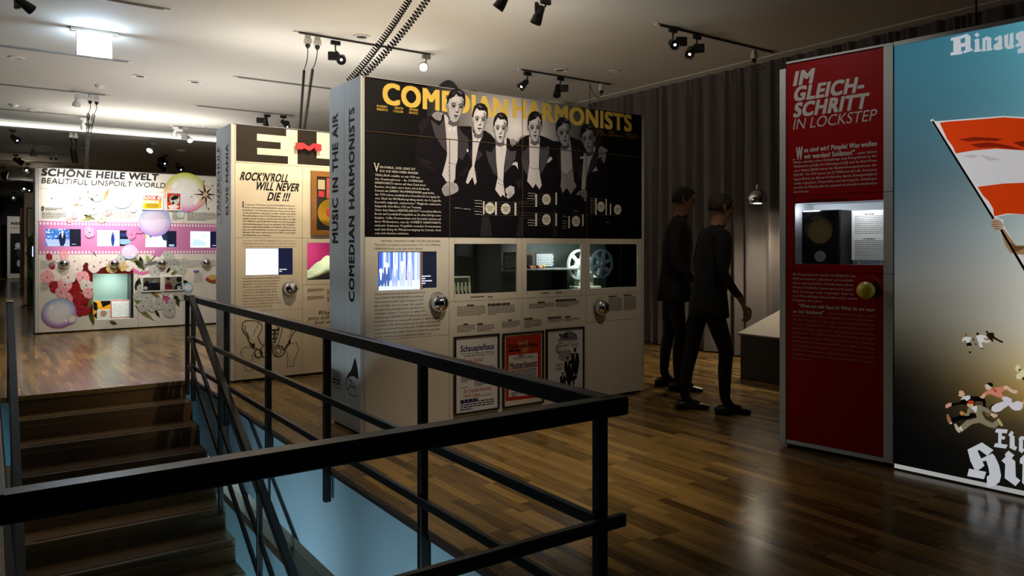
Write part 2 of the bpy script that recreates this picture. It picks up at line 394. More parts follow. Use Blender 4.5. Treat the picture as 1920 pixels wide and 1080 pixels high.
# ------------------------------------------------------------------ the setting
ZC = 3.45; WX0, WX1, WY0, WY1 = 0.08, 1.655, 1.70, 7.87      # ceiling, stairwell opening
floor = MB()
for (a, b, c, d) in ((WX1, 7.9, -3, 38), (-2.6, WX0, -3, 38), (WX0, WX1, WY1, 38), (WX0, WX1, -3, WY0)):
    floor.box(a, b, c, d, -0.6, -0.006)
floor_o = structure(floor.build('floor', M['blueslab']))
structure(MB().box(-2.6, 7.9, -3, 15.3, ZC, ZC + .1).build('ceiling', M['ceil']))
structure(MB().box(-2.6, 7.9, 15.3, 38, ZC - .1, ZC + .1).build('ceiling', M['ceil']))
structure(MB().box(-2.6, 7.9, 15.275, 15.295, ZC - .085, ZC - .035).build('trim_1', M['cove']))
structure(MB().box(-2.75, -2.6, -3, 38, -3.4, 3.6).build('wall_left', M['farwall']))
structure(MB().box(7.75, 7.9, -3, 38, 0, 3.6).build('wall_right', M['wall']))
structure(MB().box(-2.6, 7.9, 38, 38.15, 0, 3.6).build('wall_back', M['farwall']))
structure(MB().box(-2.6, 7.9, -3.15, -3, -3.4, 3.6).build('wall_front', M['farwall']))
structure(MB().box(7.15, 7.45, -3, 8.5, ZC - .012, ZC - .001).build('trim_2', M['whitep']))
# parquet
PW = 0.068
def inview(x, y, m=60):
    v = Vector((x, y, -EYE)); f = v.dot(FW)
    if f < 0.8: return False
    px = 960 + F * v.dot(RT) / f; py = PY0 + F * EYE / f
    return -m < px < 1920 + m and py < 1080 + m * 2
lens = (0.36, 0.44, 0.52, 0.62)
pmesh = []
for L_ in lens:
    b = MB().box(-PW / 2 + .0006, PW / 2 - .0006, .0006, L_ - .0006, -.006, 0)
    pmesh.append(b.mesh('plank', [M['plank']]))
allp = []; cutp = []
nx = int((7.75 + 2.6) / PW)
for i in range(nx):
    x = -2.6 + (i + .5) * PW; y = -0.6 + random.uniform(0, .5)
    while y < 37.5:
        k = random.choice((0, 1, 1, 2, 2, 3)); L_ = lens[k]
        y1 = y + L_; xi = WX0 - PW / 2 < x < WX1 + PW / 2
        vis = inview(x, y) or inview(x, y1) or inview(x, (y + y1) / 2)
        if vis and not (xi and y1 > WY0 and y < WY1): allp.append((x, y, k, (Vector((x, y + L_ / 2, 0))).length))
        elif vis:                                   # cut pieces along the edge of the stairwell
            if y1 > WY1 + .01: cutp.append((x - PW / 2, x + PW / 2, max(y, WY1), y1))
            if y < WY0 - .01: cutp.append((x - PW / 2, x + PW / 2, y, WY0))
            ya_, yb_ = max(y, WY0), min(y1, WY1)
            if yb_ - ya_ > .005:
                if x + PW / 2 > WX1 + .004: cutp.append((max(x - PW / 2, WX1), x + PW / 2, ya_, yb_))
                if x - PW / 2 < WX0 - .004: cutp.append((x - PW / 2, WX0, ya_, yb_))
        y = y1
def blocked(x, y):        # hidden behind exhibition walls or dark corner: not worth a single object
    return (x > 4.35 and y < 2.9)
cand = sorted([p for p in allp if not blocked(p[0], p[1])], key=lambda p: p[3])
near = cand[:300]; ns = set(id(p) for p in near)
for p in near:
    link('plank', pmesh[p[2]], floor_o, T3(p[0], p[1], 0))
fb = MB(); pv = []
for p in allp:
    if id(p) in ns: continue
    L_ = lens[p[2]]; fb.box(p[0] - PW / 2 + .0006, p[0] + PW / 2 - .0006, p[1] + .0006, p[1] + L_ - .0006, -.006, 0); pv += [random.random()] * 6
for c_ in cutp: fb.box(c_[0] + .0006, c_[1] - .0006, c_[2] + .0006, c_[3] - .0006, -.006, 0); pv += [random.random()] * 6
me = bpy.data.meshes.new('plank_field'); me.from_pydata(fb.v, [], fb.f); me.materials.append(M['plank'])
a_ = me.attributes.new('pv', 'FLOAT', 'FACE'); a_.data.foreach_set('value', pv)
link('plank_field', me, floor_o, kind='stuff')
# floor edge strip round the stairwell
eb = MB()
eb.box(WX1 - .012, WX1 + .02, WY0, WY1, -.02, .002); MB().box(WX0, WX1, WY1 - .03, WY1 + .001, -.045, .0005).build('nosing', M['plank'], floor_o, bevel=.002)
eb.box(WX0 - .02, WX0 + .012, WY0, WY1, -.02, .002); eb.box(WX0, WX1, WY0 - .02, WY0 + .012, -.02, .002)
eb.build('floor_edge_strip', M['core'], floor_o)

# lower gallery
lo = MB().box(-2.6, 7.9, -3, 20, -3.4, -3.3)
lo_o = structure(lo.build('floor', M['stairwood']))
for i in range(9):
    for j in range(10):
        MB().box(2.0 + i * .6 + .006, 2.6 + i * .6 - .006, 6 + j * 1.2 + .006, 7.2 + j * 1.2 - .006, -3.3, -3.285).build('floor_panel', M['lowpanel'] if 'lowpanel' in M else M.setdefault('lowpanel', mat('pale_wood_board', rgb(190, 176, 140), 0.35, noise=0.4, nscale=7)), lo_o)
lw = MB(); lw.box(1.9, 2.0, -3, 9.5, -3.3, -1.10); structure(lw.build('wall_lower', M['blueslab']))
structure(MB().box(1.84, 2.04, -3, 9.5, -1.10, -1.03).build('trim_3', M['teal']))
structure(MB().box(-2.6, 7.9, 20, 20.1, -3.4, -.6).build('wall_lower_back', M['wall']))
structure(MB().box(7.8, 7.9, -3, 20, -3.4, -.6).build('wall_lower_right', M['wall']))
gb = thing('glass_balustrade', 'frameless glass balustrade below the floor slab, seen through the stairwell', 'balustrade', T3(1.95, 4, -1.03))
for i in range(6):
    y0 = 2.0 + i * 1.25
    MB().box(1.945, 1.955, y0 + .01, y0 + 1.24, -1.03, -.62).build('pane', M['pane'], gb)
for i in range(7):
    MB().box(1.935, 1.965, 2.0 + i * 1.25 - .008, 2.0 + i * 1.25 + .008, -1.03, -.61).build('clamp', M['grey'], gb)

# staircase
SX0, SX1 = .18, 1.60; RISE, RUN = .165, .30
st = thing('staircase', 'dark wooden staircase running down from the upper floor edge towards the viewer', 'staircase', T3(.9, WY1, -.6))
for n in range(1, 18):
    z = -RISE * n; y1 = WY1 - RUN * (n - 1); y0 = y1 - RUN
    s_ = MB().box(SX0, SX1, y0, y1 + .02, z - .05, z); s_.box(SX0, SX1, y1 - .012, y1 + .004, z, z + RISE - .05)
    so = s_.build('step', M['stairwood'], st, bevel=.002)
    MB().box(SX0 + .09, SX1 - .05, y0 + .045, y0 + .062, z, z + .0025).build('grip_strip', M['black'], so)
for x in (SX0 + .12, SX1 - .12):
    MB().bar((x, WY1 - .02, -.35), (x, WY1 - RUN * 17, -.35 - RISE * 17), .08, .2).build('stringer', M['iron'], st)

# ------------------------------------------------------------------ railings
gr = thing('guard_railing', 'black steel guard railing with flat top rail around the stairwell', 'railing', T3(1.62, 4.5, 0))
RX = 1.62; RZ = .84; RYN, RYF = 1.80, 7.65
MB().box(RX - .028, RX + .028, RYN - .03, RYF + .03, RZ - .058, RZ).build('top_rail', M['iron'], gr, bevel=.004)
MB().box(.0, RX + .062, RYN - .06, RYN - .003, RZ - .060, RZ - .002).build('top_rail', M['iron'], gr, bevel=.004)
MB().box(-.03, .03, RYN - .06, RYF + .03, RZ - .058, RZ).build('top_rail', M['iron'], gr, bevel=.004)
for zz in (.46, .19):
    MB().box(RX - .034, RX - .012, RYN, RYF + .05, zz - .04, zz).build('middle_rail' if zz > .3 else 'lower_rail', M['iron'], gr, bevel=.003)
    MB().box(.0, RX + .06, RYN - .052, RYN - .026, zz - .04, zz).build('middle_rail' if zz > .3 else 'lower_rail', M['iron'], gr, bevel=.003)
    MB().box(-.012, .012, RYN, RYF, zz - .04, zz).build('middle_rail' if zz > .3 else 'lower_rail', M['iron'], gr, bevel=.003)
for y in (1.81, 3.01, 4.18, 5.29, 6.41, 7.63):
    MB().box(RX - .02, RX + .02, y - .018, y + .018, -.17, RZ - .058).build('post', M['iron'], gr, bevel=.003)
    MB().box(-.02, .02, y - .018, y + .018, 0, RZ - .058).build('post', M['iron'], gr, bevel=.003)
MB().box(RX - .02, RX + .015, RYN - .02, RYN + .02, -.17, .0).build('bracket', M['iron'], gr)
def stair_rail(x, label, posts):
    sr = thing('stair_railing', label, 'railing', T3(x, 6, -.6), 'sloping stair railings')
    Y0, Y1 = 7.45, 2.9; sl = RISE / RUN
    for nm, z0, w_, h_ in (('handrail', .83, .05, .055), ('middle_rail', .44, .025, .04), ('lower_rail', .17, .025, .04)):
        MB().bar((x, Y0, z0), (x, Y1, z0 - sl * (Y0 - Y1)), w_, h_).build(nm, M['iron'], sr, bevel=.003)
        MB().box(x - w_ / 2, x + w_ / 2, Y0 - .02, 7.66, z0 - h_ / 2, z0 + h_ / 2).build(nm, M['iron'], sr, bevel=.003)
    for y in posts:
        zt = .80 - sl * (Y0 - y); zb = -RISE * (int((WY1 - y) / RUN) + 1) - .1
        MB().box(x - .018, x + .018, y - .018, y + .018, zb, zt).build('post', M['iron'], sr, bevel=.003)
    MB().box(x - .018, x + .018, 7.60, 7.64, 0 if x < 1 else -.1, .81).build('post', M['iron'], sr, bevel=.003)
stair_rail(1.565, 'right-hand sloping black steel stair railing beside the guard railing', (6.38, 5.31, 4.2, 3.2))
stair_rail(.155, 'left-hand sloping black steel stair railing at the left picture edge', (6.38, 5.31, 4.2))

# ------------------------------------------------------------------ curtain, column
cb = MB(); vs = []; fs = []; n = 760; ya, yb = 8.45, -1.5
zs = (0.02, 1.0, 2.2, 3.25, 3.36, 3.437)
ph = 0; prof = []
for i in range(n + 1):
    ph += random.uniform(.35, .75) * (0.75 + 0.35 * math.sin(i * .13)); prof.append(ph)
for zi, z in enumerate(zs):
    for i in range(n + 1):
        y = ya + (yb - ya) * i / n
        amp = (.055, .055, .05, .03, .012, .02)[zi]
        vs.append((7.33 + amp * math.sin(prof[i] + .25 * math.sin(z * 1.3 + i * .02)) + .012 * math.sin(prof[i] * 2.3 + z), y, z))
for zi in range(len(zs) - 1):
    for i in range(n): fs.append((zi * (n + 1) + i, zi * (n + 1) + i + 1, (zi + 1) * (n + 1) + i + 1, (zi + 1) * (n + 1) + i))
cb.add(vs, fs); cur = cb.build('curtain', M['curtain'], smooth=True, label='floor-length grey pleated curtain hanging along the right-hand wall', cat='curtain')
hb = thing('round_column', 'white round column rising to the ceiling behind the dark concert print wall', 'column', T3(6.95, 8.75, 0))
MB().lathe([(.18, 0), (.18, ZC)], (6.95, 8.75, 0), n=32).build('shaft', M['whitep'], hb, smooth=True)
MB().lathe([(.2, 0), (.2, .05), (.18, .06)], (6.95, 8.75, 0), n=32).build('base_ring', M['grey'], hb, smooth=True)
# ------------------------------------------------------------------ exhibition walls
W_L, W_H, W_T = 2.742, 2.50, .575
LIL = lambda v: rgb(v, v - 3, v + 4)
K = rgb(14); WHT = rgb(235, 233, 228); INK = rgb(28, 26, 26)
def seampanel(parent, f, u0, u1, v0, v1, m, d=.02, name='panel'):
    g = .0014
    MB().box(u0 + g, u1 - g, 0, d, v0 + g, v1 - g).build(name, m, parent, f.Mw, bevel=.001)
def shell(parent, f, m, mside, hole=None, L=W_L):
    """core, back, top, side panels of a free-standing wall. hole=(u0,u1,v0,v1,depth) leaves room for a show case"""
    b = MB(); c0, c1 = .022, W_T - .02
    if hole:
        u0, u1, v0, v1, dd = hole
        b.box(.02, u0, c0, c1, .02, W_H - .02); b.box(u1, L - .02, c0, c1, .02, W_H - .02)
        b.box(u0, u1, c0, c1, .02, v0); b.box(u0, u1, c0, c1, v1, W_H - .02); b.box(u0, u1, dd, c1, v0, v1)
    else: b.box(.02, L - .02, c0, c1, .02, W_H - .02)
    b.build('core', M['core'], parent, f.Mw)
    MB().box(.03, L - .03, .04, W_T - .04, 0, .02).build('plinth', M['core'], parent, f.Mw)
    for k in range(4):
        MB().box(k * L / 4 + .002, (k + 1) * L / 4 - .002, W_T - .018, W_T, .02, W_H).build('back_panel', m, parent, f.Mw, bevel=.001)
    for (x0, x1) in ((0, .02), (L - .02, L)):
        for (y0, y1) in ((.001, W_T / 2 - .0015), (W_T / 2 + .0015, W_T - .02)):
            MB().box(x0, x1, y0, y1, .02, W_H).build('side_panel', mside, parent, f.Mw, bevel=.001)
    MB().box(.02, L - .02, .0, W_T, W_H - .012, W_H - .001).build('top_board', mside, parent, f.Mw)
def sideface(f):                                   # the left end of the wall, as a face of its own
    O = f.O - f.n * W_T
    return Face((O.x, O.y), (f.n.x, f.n.y))
def dome(parent, f, px, py, r, m=None, arc=True, name='listening_dome'):
    u, v = f.uv(px, py); m = m or M['chrome']
    prof = [(r * math.sin(a), r * .55 - r * math.cos(a)) for a in [R(x) for x in range(180, 44, -9)]]
    prof = [(r * math.cos(R(t)), -(r * .55 + r * math.sin(R(t)))) for t in range(-33, 91, 6)]
    o = MB().lathe(prof, (u, 0, v), (0, 1, 0), 28).build(name, m, parent, f.Mw, smooth=True)
    MB().lathe([(r * 1.08, 0), (r * 1.12, -.006), (r * 1.0, -.010), (r * .84, -.010)], (u, 0, v), (0, 1, 0), 28).build('mount_ring', M['grey'], o, f.Mw, smooth=True)
    MB().lathe([(r * .16, 0), (r * .16, -r * .25), (0.0001, -r * .3)], (u + r * .80, -r * .95, v), (.7, .72, 0), 10).build('knob', M['black'], o, f.Mw, smooth=True)
    return o
def screen(parent, f, x0, y0, x1, y1, draw, seed=1):
    u0, v1 = f.uv(x0, y0); u1, v0 = f.uv(x1, y0)[0], f.uv(x0, y1)[1]
    s = MB().box(u0 - .004, u1 + .004, -.001, .012, v0 - .004, v1 + .004).build('screen', M['black'], parent, f.Mw)
    p = Print(f); draw(p, x0, y0, x1, y1); p.build('picture', s, M['screen'])
    return s
def printframe(name, label, cat, f, x0, y0, x1, y1, fw_=.014, th=.022, m=None, group=None, ylast=None):
    """a framed flat sheet hung on a face; returns thing and its uv rectangle"""
    u0, v1 = f.uv(x0, y0); u1 = f.uv(x1, y0)[0]; v0 = f.uv(x0, y1)[1]; m = m or M['black']
    t = thing(name, label, cat, f.Mw @ T3((u0 + u1) / 2, -th, v0), group)
    b = MB(); b.box(u0, u0 + fw_, -th, -.001, v0, v1); b.box(u1 - fw_, u1, -th, -.001, v0, v1)
    b.box(u0 + fw_, u1 - fw_, -th, -.001, v0, v0 + fw_); b.box(u0 + fw_, u1 - fw_, -th, -.001, v1 - fw_, v1)
    b.build('frame', m, t, f.Mw, bevel=.0015)
    return t, (u0 + fw_, v0 + fw_, u1 - fw_, v1 - fw_)

# ---------- 1. the wall with the group photograph
f1 = Face((2.113, 4.83), (1, 0))
w1 = thing('exhibition_wall', 'exhibition wall with a black group photograph print and gold lettering', 'exhibition wall', f1.Mw)
U = [f1.u_(x) for x in (684, 842, 978.4, 1098.4, 1203.4)]
vB = f1.uv(684, 444)[1]; vS = f1.uv(980, 274)[1]; vV = f1.uv(842, 566.3)[1]; vTop = W_H - .001
vC0 = f1.uv(708, 638)[1]; vC3 = f1.uv(1098.5, 604.8)[1]
vO0, vO1 = f1.uv(852, 552)[1], f1.uv(852, 457.6)[1]
hole1 = (U[1] + .01, U[4] + .02, vO0 - .05, vO1 + .04, .50)
shell(w1, f1, M['panel'], M['panelgrey'], hole1)
MB().box(.021, U[0] - .002, 0, .02, .02, W_H).build('edge_strip', M['panelgrey'], w1, f1.Mw)
MB().box(U[4] + .002, W_L - .021, 0, .02, .02, W_H).build('edge_strip', M['panel'], w1, f1.Mw)
for a, b, c, d in ((U[0], U[2], vS, vTop), (U[2], U[4], vS, vTop), (U[0], U[1], vB, vS), (U[1], U[2], vB, vS), (U[2], U[3], vB, vS), (U[3], U[4], vB, vS)):
    seampanel(w1, f1, a, b, c, d, M['blackprint'])
for a, b, c, d in ((U[0], U[1], vC0, vB), (U[0], U[1], .02, vC0), (U[1], U[2], .02, vV), (U[2], U[3], .02, vV), (U[3], U[4], vC3, vV), (U[3], U[4], .02, vC3)):
    seampanel(w1, f1, a, b, c, d, M['panel'])
OP = [(f1.u_(852), f1.u_(969)), (f1.u_(988), f1.u_(1090)), (f1.u_(1106.5), f1.u_(1196.4))]
for i, (a, b) in enumerate(OP):
    seampanel(w1, f1, U[i + 1], a, vV, vB, M['panel'], name='stile'); seampanel(w1, f1, b, U[i + 2], vV, vB, M['panel'], name='stile')
    seampanel(w1, f1, a, b, vO1, vB, M['panel'], name='rail'); seampanel(w1, f1, a, b, vV, vO0, M['panel'], name='rail')
    MB().box(a, b, .012, .016, vO0, vO1).build('window_pane', M['pane'], w1, f1.Mw)
# show case interior
u0, u1, v0, v1, dd = hole1
c = MB(); c.box(u0, u1, dd - .006, dd - .001, v0, v1); c.box(u0, u1, .022, dd, v0, v0 + .005); c.box(u0, u1, .022, dd, v1 - .005, v1)
c.box(u0, u0 + .005, .022, dd, v0, v1); c.box(u1 - .005, u1, .022, dd, v0, v1)
case1 = c.build('show_case', M['cased'], w1, f1.Mw)
xa = f1.u_(912, .3); xb = f1.u_(1050, .4)
MB().box(xa, xa + .012, .10, dd - .01, v0 + .005, v1 - .005).build('divider', M['cased'], case1, f1.Mw)
sv = f1.uv(1000, 504, .25)[1]
MB().box(xa + .012, u1 - .62, .14, dd - .01, sv - .012, sv).build('shelf', M['grey'], case1, f1.Mw, bevel=.001)
MB().box(xb, xb + .006, .30, dd - .01, v0 + .005, sv - .02).build('divider', M['cased'], case1, f1.Mw)
light('AREA', 'case_light', f1.Mw @ Vector((f1.u_(1035, .2), .16, v1 - .03)), 1.6, (.85, 1, .95), f1.Mw @ Vector((f1.u_(1050, .25), .28, v0)), .12)
light('AREA', 'case_light', f1.Mw @ Vector((f1.u_(1095, .1), .08, v1 - .03)), 2.6, (.85, 1, .95), f1.Mw @ Vector((f1.u_(1095, .2), .3, sv)), .10)
light('AREA', 'case_light', f1.Mw @ Vector((f1.u_(860, .1), .06, v1 - .05)), .35, (.85, 1, .8), f1.Mw @ Vector((f1.u_(865, .2), .2, v0)), .06)

# print: glow behind the singers, title, singers, texts
p = Print(f1)
cu, cv = f1.uv(972, 240)
def glow(fx, fy):
    u = ga[0] + (gb_[0] - ga[0]) * fx; v = ga[1] + (gb_[1] - ga[1]) * fy
    r = math.hypot((u - cu) / .92, (v - cv) / .75); t = max(0, 1 - r); t = t ** .95
    return tuple(lin(12 + (x - 12) * t) for x in (250, 247, 252)) + (1,)
ga = (f1.u_(800), vTop - .004); gb_ = (f1.u_(1130), f1.uv(972, 330)[1])
p.up(); nxg, nyg = 44, 22; base = len(p.v); cs = []
for j in range(nyg + 1):
    for i in range(nxg + 1):
        p.v.append((ga[0] + (gb_[0] - ga[0]) * i / nxg, -p.d, ga[1] + (gb_[1] - ga[1]) * j / nyg)); cs.append(glow(i / nxg, j / nyg))
for j in range(nyg):
    for i in range(nxg):
        q = (j * (nxg + 1) + i, j * (nxg + 1) + i + 1, (j + 1) * (nxg + 1) + i + 1, (j + 1) * (nxg + 1) + i)
        p.p.append(tuple(base + k for k in q)); p.c += [cs[k] for k in q]
GOLD = rgb(230, 194, 92)
p.text('COMEDIAN', 717, 193.5, 952, 38, GOLD, .040, .0, 4)
p.text('HARMONISTS', 960.5, 219, 1184.5, 33.5, GOLD, .040, .0, 4)
for t_, x0, x1, y in (('ROBERT', 706.6, 726.6, 200.5), ('BIBERTI', 706.6, 726.6, 206.5), ('ERICH', 740, 755.5, 204), ('COLLIN', 737, 755.5, 210), ('ERWIN', 767.5, 783.5, 207), ('BOOTZ', 767, 783.5, 213),
                      ('ROMAN', 1118.5, 1131, 247.5), ('CYCOWSKI', 1118.5, 1137, 253), ('HARRY', 1141, 1152.5, 249.5), ('FROMMERMANN', 1140.5, 1167.5, 255), ('ASPARUH „ARI“', 1171.5, 1195, 253.5), ('LESCHNIKOFF', 1171.5, 1193.5, 258.5)):
    p.text(t_, x0, y, x1, 4.2, rgb(222, 182, 76) if x0 < 800 else rgb(120, 92, 40), .02)  # right-hand names darker: the falloff of the light is put into the ink
JK = LIL(20); JD = LIL(13); LP = LIL(60); LP2 = LIL(84); SV = LIL(186)
def cv_(pts, crop): return [(crop[0] + a / crop[2], crop[1] + b / crop[2]) for a, b in pts]
A = (680, 140, 6.75); B_ = (860, 180, 9.0); C_ = (980, 190, 7.713); D_ = (690, 290, 6.753); E_ = (840, 280, 6.353); F_ = (1010, 300, 7.2)
def PL(pts, col, crop=None): p.poly(cv_(pts, crop) if crop else pts, col)
PL([(777, 443.5), (779, 305), (777, 290), (781, 262), (787, 240), (793, 223), (805, 218), (832, 214), (840, 225), (853, 238), (861, 236.5), (880, 236.5), (884, 238), (894, 255), (904, 246), (909, 244.5), (920, 252), (926.7, 260), (929, 261), (940, 271),
    (951, 258), (956, 262), (964, 268), (972, 262), (980, 256.5), (992, 253), (1002, 266), (1012, 253.5), (1026, 259), (1037, 264.5), (1048, 265), (1058, 275), (1069.5, 256), (1080, 261), (1088, 264), (1100, 288), (1117, 274), (1126, 282), (1136, 300), (1141, 330), (1138, 360), (1120, 366), (1110, 380), (1108, 443.5)], JK)
for pts in ([(405, 800), (490, 800), (525, 1040), (380, 1040)], [(855, 800), (880, 830), (885, 1040), (805, 1040)]): PL(pts, LIL(46), E_)
PL([(200, 620), (230, 700), (245, 1035), (182, 1035)], LIL(44), F_)
# sheen on sleeves
for pts, cr, cc in (([(600, 0), (640, 40), (760, 70), (840, 130), (700, 110), (630, 60)], D_, 34), ([(640, 90), (760, 130), (880, 210), (820, 200), (700, 150)], D_, 30), ([(700, 640), (760, 560), (850, 540), (820, 640), (730, 760)], A, 30),
                    ([(240, 120), (350, 200), (360, 330), (300, 280)], E_, 28), ([(800, 380), (860, 340), (880, 420), (840, 470)], E_, 40), ([(140, 330), (190, 300), (240, 260), (220, 200), (120, 320)], E_, 30), ([(820, 380), (900, 350), (940, 330), (900, 380)], F_, 22)):
    PL(pts, LIL(cc), cr)
# lapels
for pts, cr, cc in (([(855, 565), (965, 650), (1025, 560), (1045, 690), (1065, 980), (1000, 910), (910, 760)], A, 72), ([(1200, 640), (1260, 740), (1330, 800), (1340, 930), (1260, 1080), (1205, 1050)], A, 62),
                    ([(350, 0), (415, 60), (340, 140), (325, 120)], E_, 56), ([(232, 60), (275, 0), (290, 0), (285, 150)], E_, 44), ([(455, 925), (545, 962), (620, 850), (640, 1080), (490, 1080)], B_, 74),
                    ([(445, 15), (520, 40), (570, 0), (585, 330), (540, 280), (480, 150)], E_, 66), ([(690, 0), (750, 22), (815, 18), (790, 110), (760, 190), (668, 290)], E_, 74), ([(800, 850), (870, 950), (970, 925), (950, 1080), (785, 1080)], B_, 80),
                    ([(870, 130), (885, 20), (965, 20), (955, 330), (900, 240)], E_, 76), ([(1075, 960), (1180, 840), (1190, 1080), (1060, 1080)], B_, 66), ([(1085, 10), (1145, 30), (1200, 18), (1170, 170), (1105, 300)], E_, 82),
                    ([(245, 640), (290, 690), (378, 640), (380, 760), (330, 900), (245, 1060)], C_, 80), ([(700, 590), (770, 690), (830, 640), (820, 900), (740, 1060), (705, 850)], C_, 36), ([(480, 640), (540, 640), (548, 1060), (500, 940)], C_, 32),
                    ([(1055, 690), (1090, 860), (1010, 1010), (930, 1080), (970, 900)], C_, 46), ([(520, 110), (600, 20), (590, 200), (530, 290)], F_, 42)):
    PL(pts, LIL(cc), cr)
PL([(600, 0), (700, 0), (640, 230), (624, 400), (575, 400), (580, 240)], LIL(176), F_)
# shirts and waistcoats
for pts, cc in (([(832, 214), (837, 217), (847, 235.5), (856, 232.5), (858, 263), (857.5, 300), (854, 312), (853, 335), (848, 346), (842, 341), (836.6, 341), (828.5, 328), (835, 305), (838, 290), (836, 250)], 208),
                ([(884, 238), (886.7, 249), (894, 255.5), (904, 251), (903, 258), (898, 269), (895.5, 280), (888.8, 311.5), (884.9, 311.5), (885.6, 260)], 212),
                ([(884.9, 311.5), (888.8, 311.5), (893.5, 341.4), (889.6, 346.9), (885.6, 332), (877, 345.3), (873, 342), (879.4, 321)], 214),
                ([(928.9, 261), (940, 271), (949.4, 259), (949, 280), (944.7, 311.5), (943, 341.4), (947, 370), (942.3, 365), (938.4, 369.7), (928, 355.6), (932.9, 332), (930, 300)], 226),
                ([(991.7, 255), (1002.7, 266.5), (1011.8, 257.4), (1010.5, 287), (1010, 315.4), (1012.4, 332), (1015.5, 347.7), (1010.8, 355), (1003.7, 344.5), (999, 353), (988, 339.8), (992.3, 306)], 216),
                ([(1050.7, 273), (1057.8, 275.6), (1068, 260), (1070.8, 280.8), (1073, 315), (1062, 327.8), (1051.7, 320.8)], 178),
                ([(1094, 286.6), (1100.6, 288.5), (1116, 274), (1116, 279.5), (1104.5, 306.7), (1100, 330), (1091.5, 327)], 168)):
    PL(pts, LIL(cc))
PL([(300, 150), (375, 200), (455, 110), (475, 290), (510, 350), (430, 465), (378, 375), (320, 448), (290, 350), (300, 270)], LIL(146), F_)
for pts, cr in (([(0, 160), (95, 180)], E_), ([(970, 215), (1030, 235), (1080, 225)], E_), ([(300, 155), (375, 205), (455, 130)], F_), ([(585, 255), (622, 240)], F_), ([(590, 340), (650, 385)], E_), ([(590, 400), (650, 430)], E_)):
    p.stroke(cv_(pts, cr), .9, LIL(90))
for x, y in ((840.5, 305), (841, 313), (841, 321), (841, 329), (889, 318), (888, 326), (942, 347), (942, 353), (942, 359), (1005, 320), (1005, 327), (1005, 335), (1062.5, 334), (1063, 341), (1063, 348), (894, 263), (940, 281), (939, 290)): p.ell(x, y, .7, .8, LIL(80), n=6)
for pts in ([(840, 236), (846, 240), (852, 236), (853, 246), (847, 243), (841, 247)], [(888, 258), (894, 261), (900, 257), (899, 265), (894, 263), (889, 265)], [(933, 271), (940, 276), (946, 271), (945, 279), (939.5, 277), (934, 280)],
            [(996, 266), (1002, 270), (1008, 266), (1008, 273), (1002, 271), (996, 273)], [(1053, 277), (1058, 280), (1063, 277), (1063, 284), (1058, 282), (1053, 284)], [(1096, 290), (1100, 293), (1105, 289), (1104, 296), (1100, 294), (1096, 297)]):
    PL(pts, LIL(232 if pts[0][0] < 1040 else 188)); p.stroke([pts[0], pts[-2], pts[2]], .5, LIL(120))
# pocket squares
for pts, cr, cc in (([(1310, 950), (1330, 940), (1338, 970), (1320, 985)], A, 225), ([(755, 190), (775, 160), (800, 148), (825, 160), (830, 240), (810, 200), (780, 185)], E_, 225), ([(340, 900), (362, 835), (400, 795), (410, 815), (428, 825), (400, 865)], C_, 205),
                    ([(825, 835), (835, 795), (880, 800), (875, 830)], C_, 175), ([(720, 165), (740, 125), (772, 85), (778, 120), (800, 140), (760, 150)], F_, 165)):
    PL(pts, LIL(cc), cr)
def hand(pts, cr, cc, lines):
    PL(pts, LIL(cc), cr)
    for l in lines: p.stroke(cv_(l, cr), .8, LIL(int(cc * .45)))
hand([(870, 515), (895, 485), (945, 465), (990, 480), (1015, 480), (1012, 500), (996, 515), (995, 560), (975, 588), (955, 580), (930, 575), (895, 548)], A, 158, [[(905, 500), (935, 565)], [(935, 490), (960, 578)], [(965, 485), (985, 560)]])
hand([(930, 430), (955, 390), (1000, 350), (1070, 350), (1120, 370), (1142, 420), (1138, 460), (1110, 480), (1070, 500), (1020, 515), (978, 528), (950, 500), (935, 465)], D_, 172, [[(940, 435), (1010, 400)], [(945, 465), (1025, 430)], [(955, 490), (1030, 460)], [(1050, 360), (1100, 440)], [(980, 515), (1050, 480)]])
hand([(680, 470), (740, 430), (785, 452), (788, 520), (760, 560), (715, 590), (690, 570), (700, 540), (680, 510)], E_, 206, [[(700, 545), (745, 500)], [(712, 565), (758, 520)], [(725, 578), (770, 535)]])
hand([(855, 735), (900, 715), (945, 735), (968, 775), (950, 820), (925, 835), (900, 855), (880, 840), (862, 790)], B_, 165, [[(885, 760), (885, 830)], [(910, 755), (908, 840)], [(935, 760), (930, 820)]])
hand([(978, 795), (990, 740), (1030, 690), (1080, 665), (1150, 660), (1100, 690), (1040, 720), (1010, 760), (990, 800)], B_, 178, [[(1000, 740), (1060, 690)]])
hand([(500, 475), (520, 435), (570, 405), (645, 410), (652, 470), (640, 545), (620, 560), (600, 550), (610, 515), (575, 500), (570, 478)], F_, 132, [[(540, 440), (610, 440)], [(550, 465), (620, 470)], [(590, 500), (630, 500)]])
hand([(1092, 680), (1120, 650), (1150, 655), (1200, 690), (1226, 705), (1215, 735), (1190, 730), (1202, 800), (1185, 850), (1178, 895), (1160, 885), (1140, 850), (1120, 790), (1105, 820), (1085, 838), (1090, 760)], C_, 128, [[(1125, 720), (1140, 830)], [(1150, 720), (1165, 860)], [(1110, 730), (1100, 810)]])
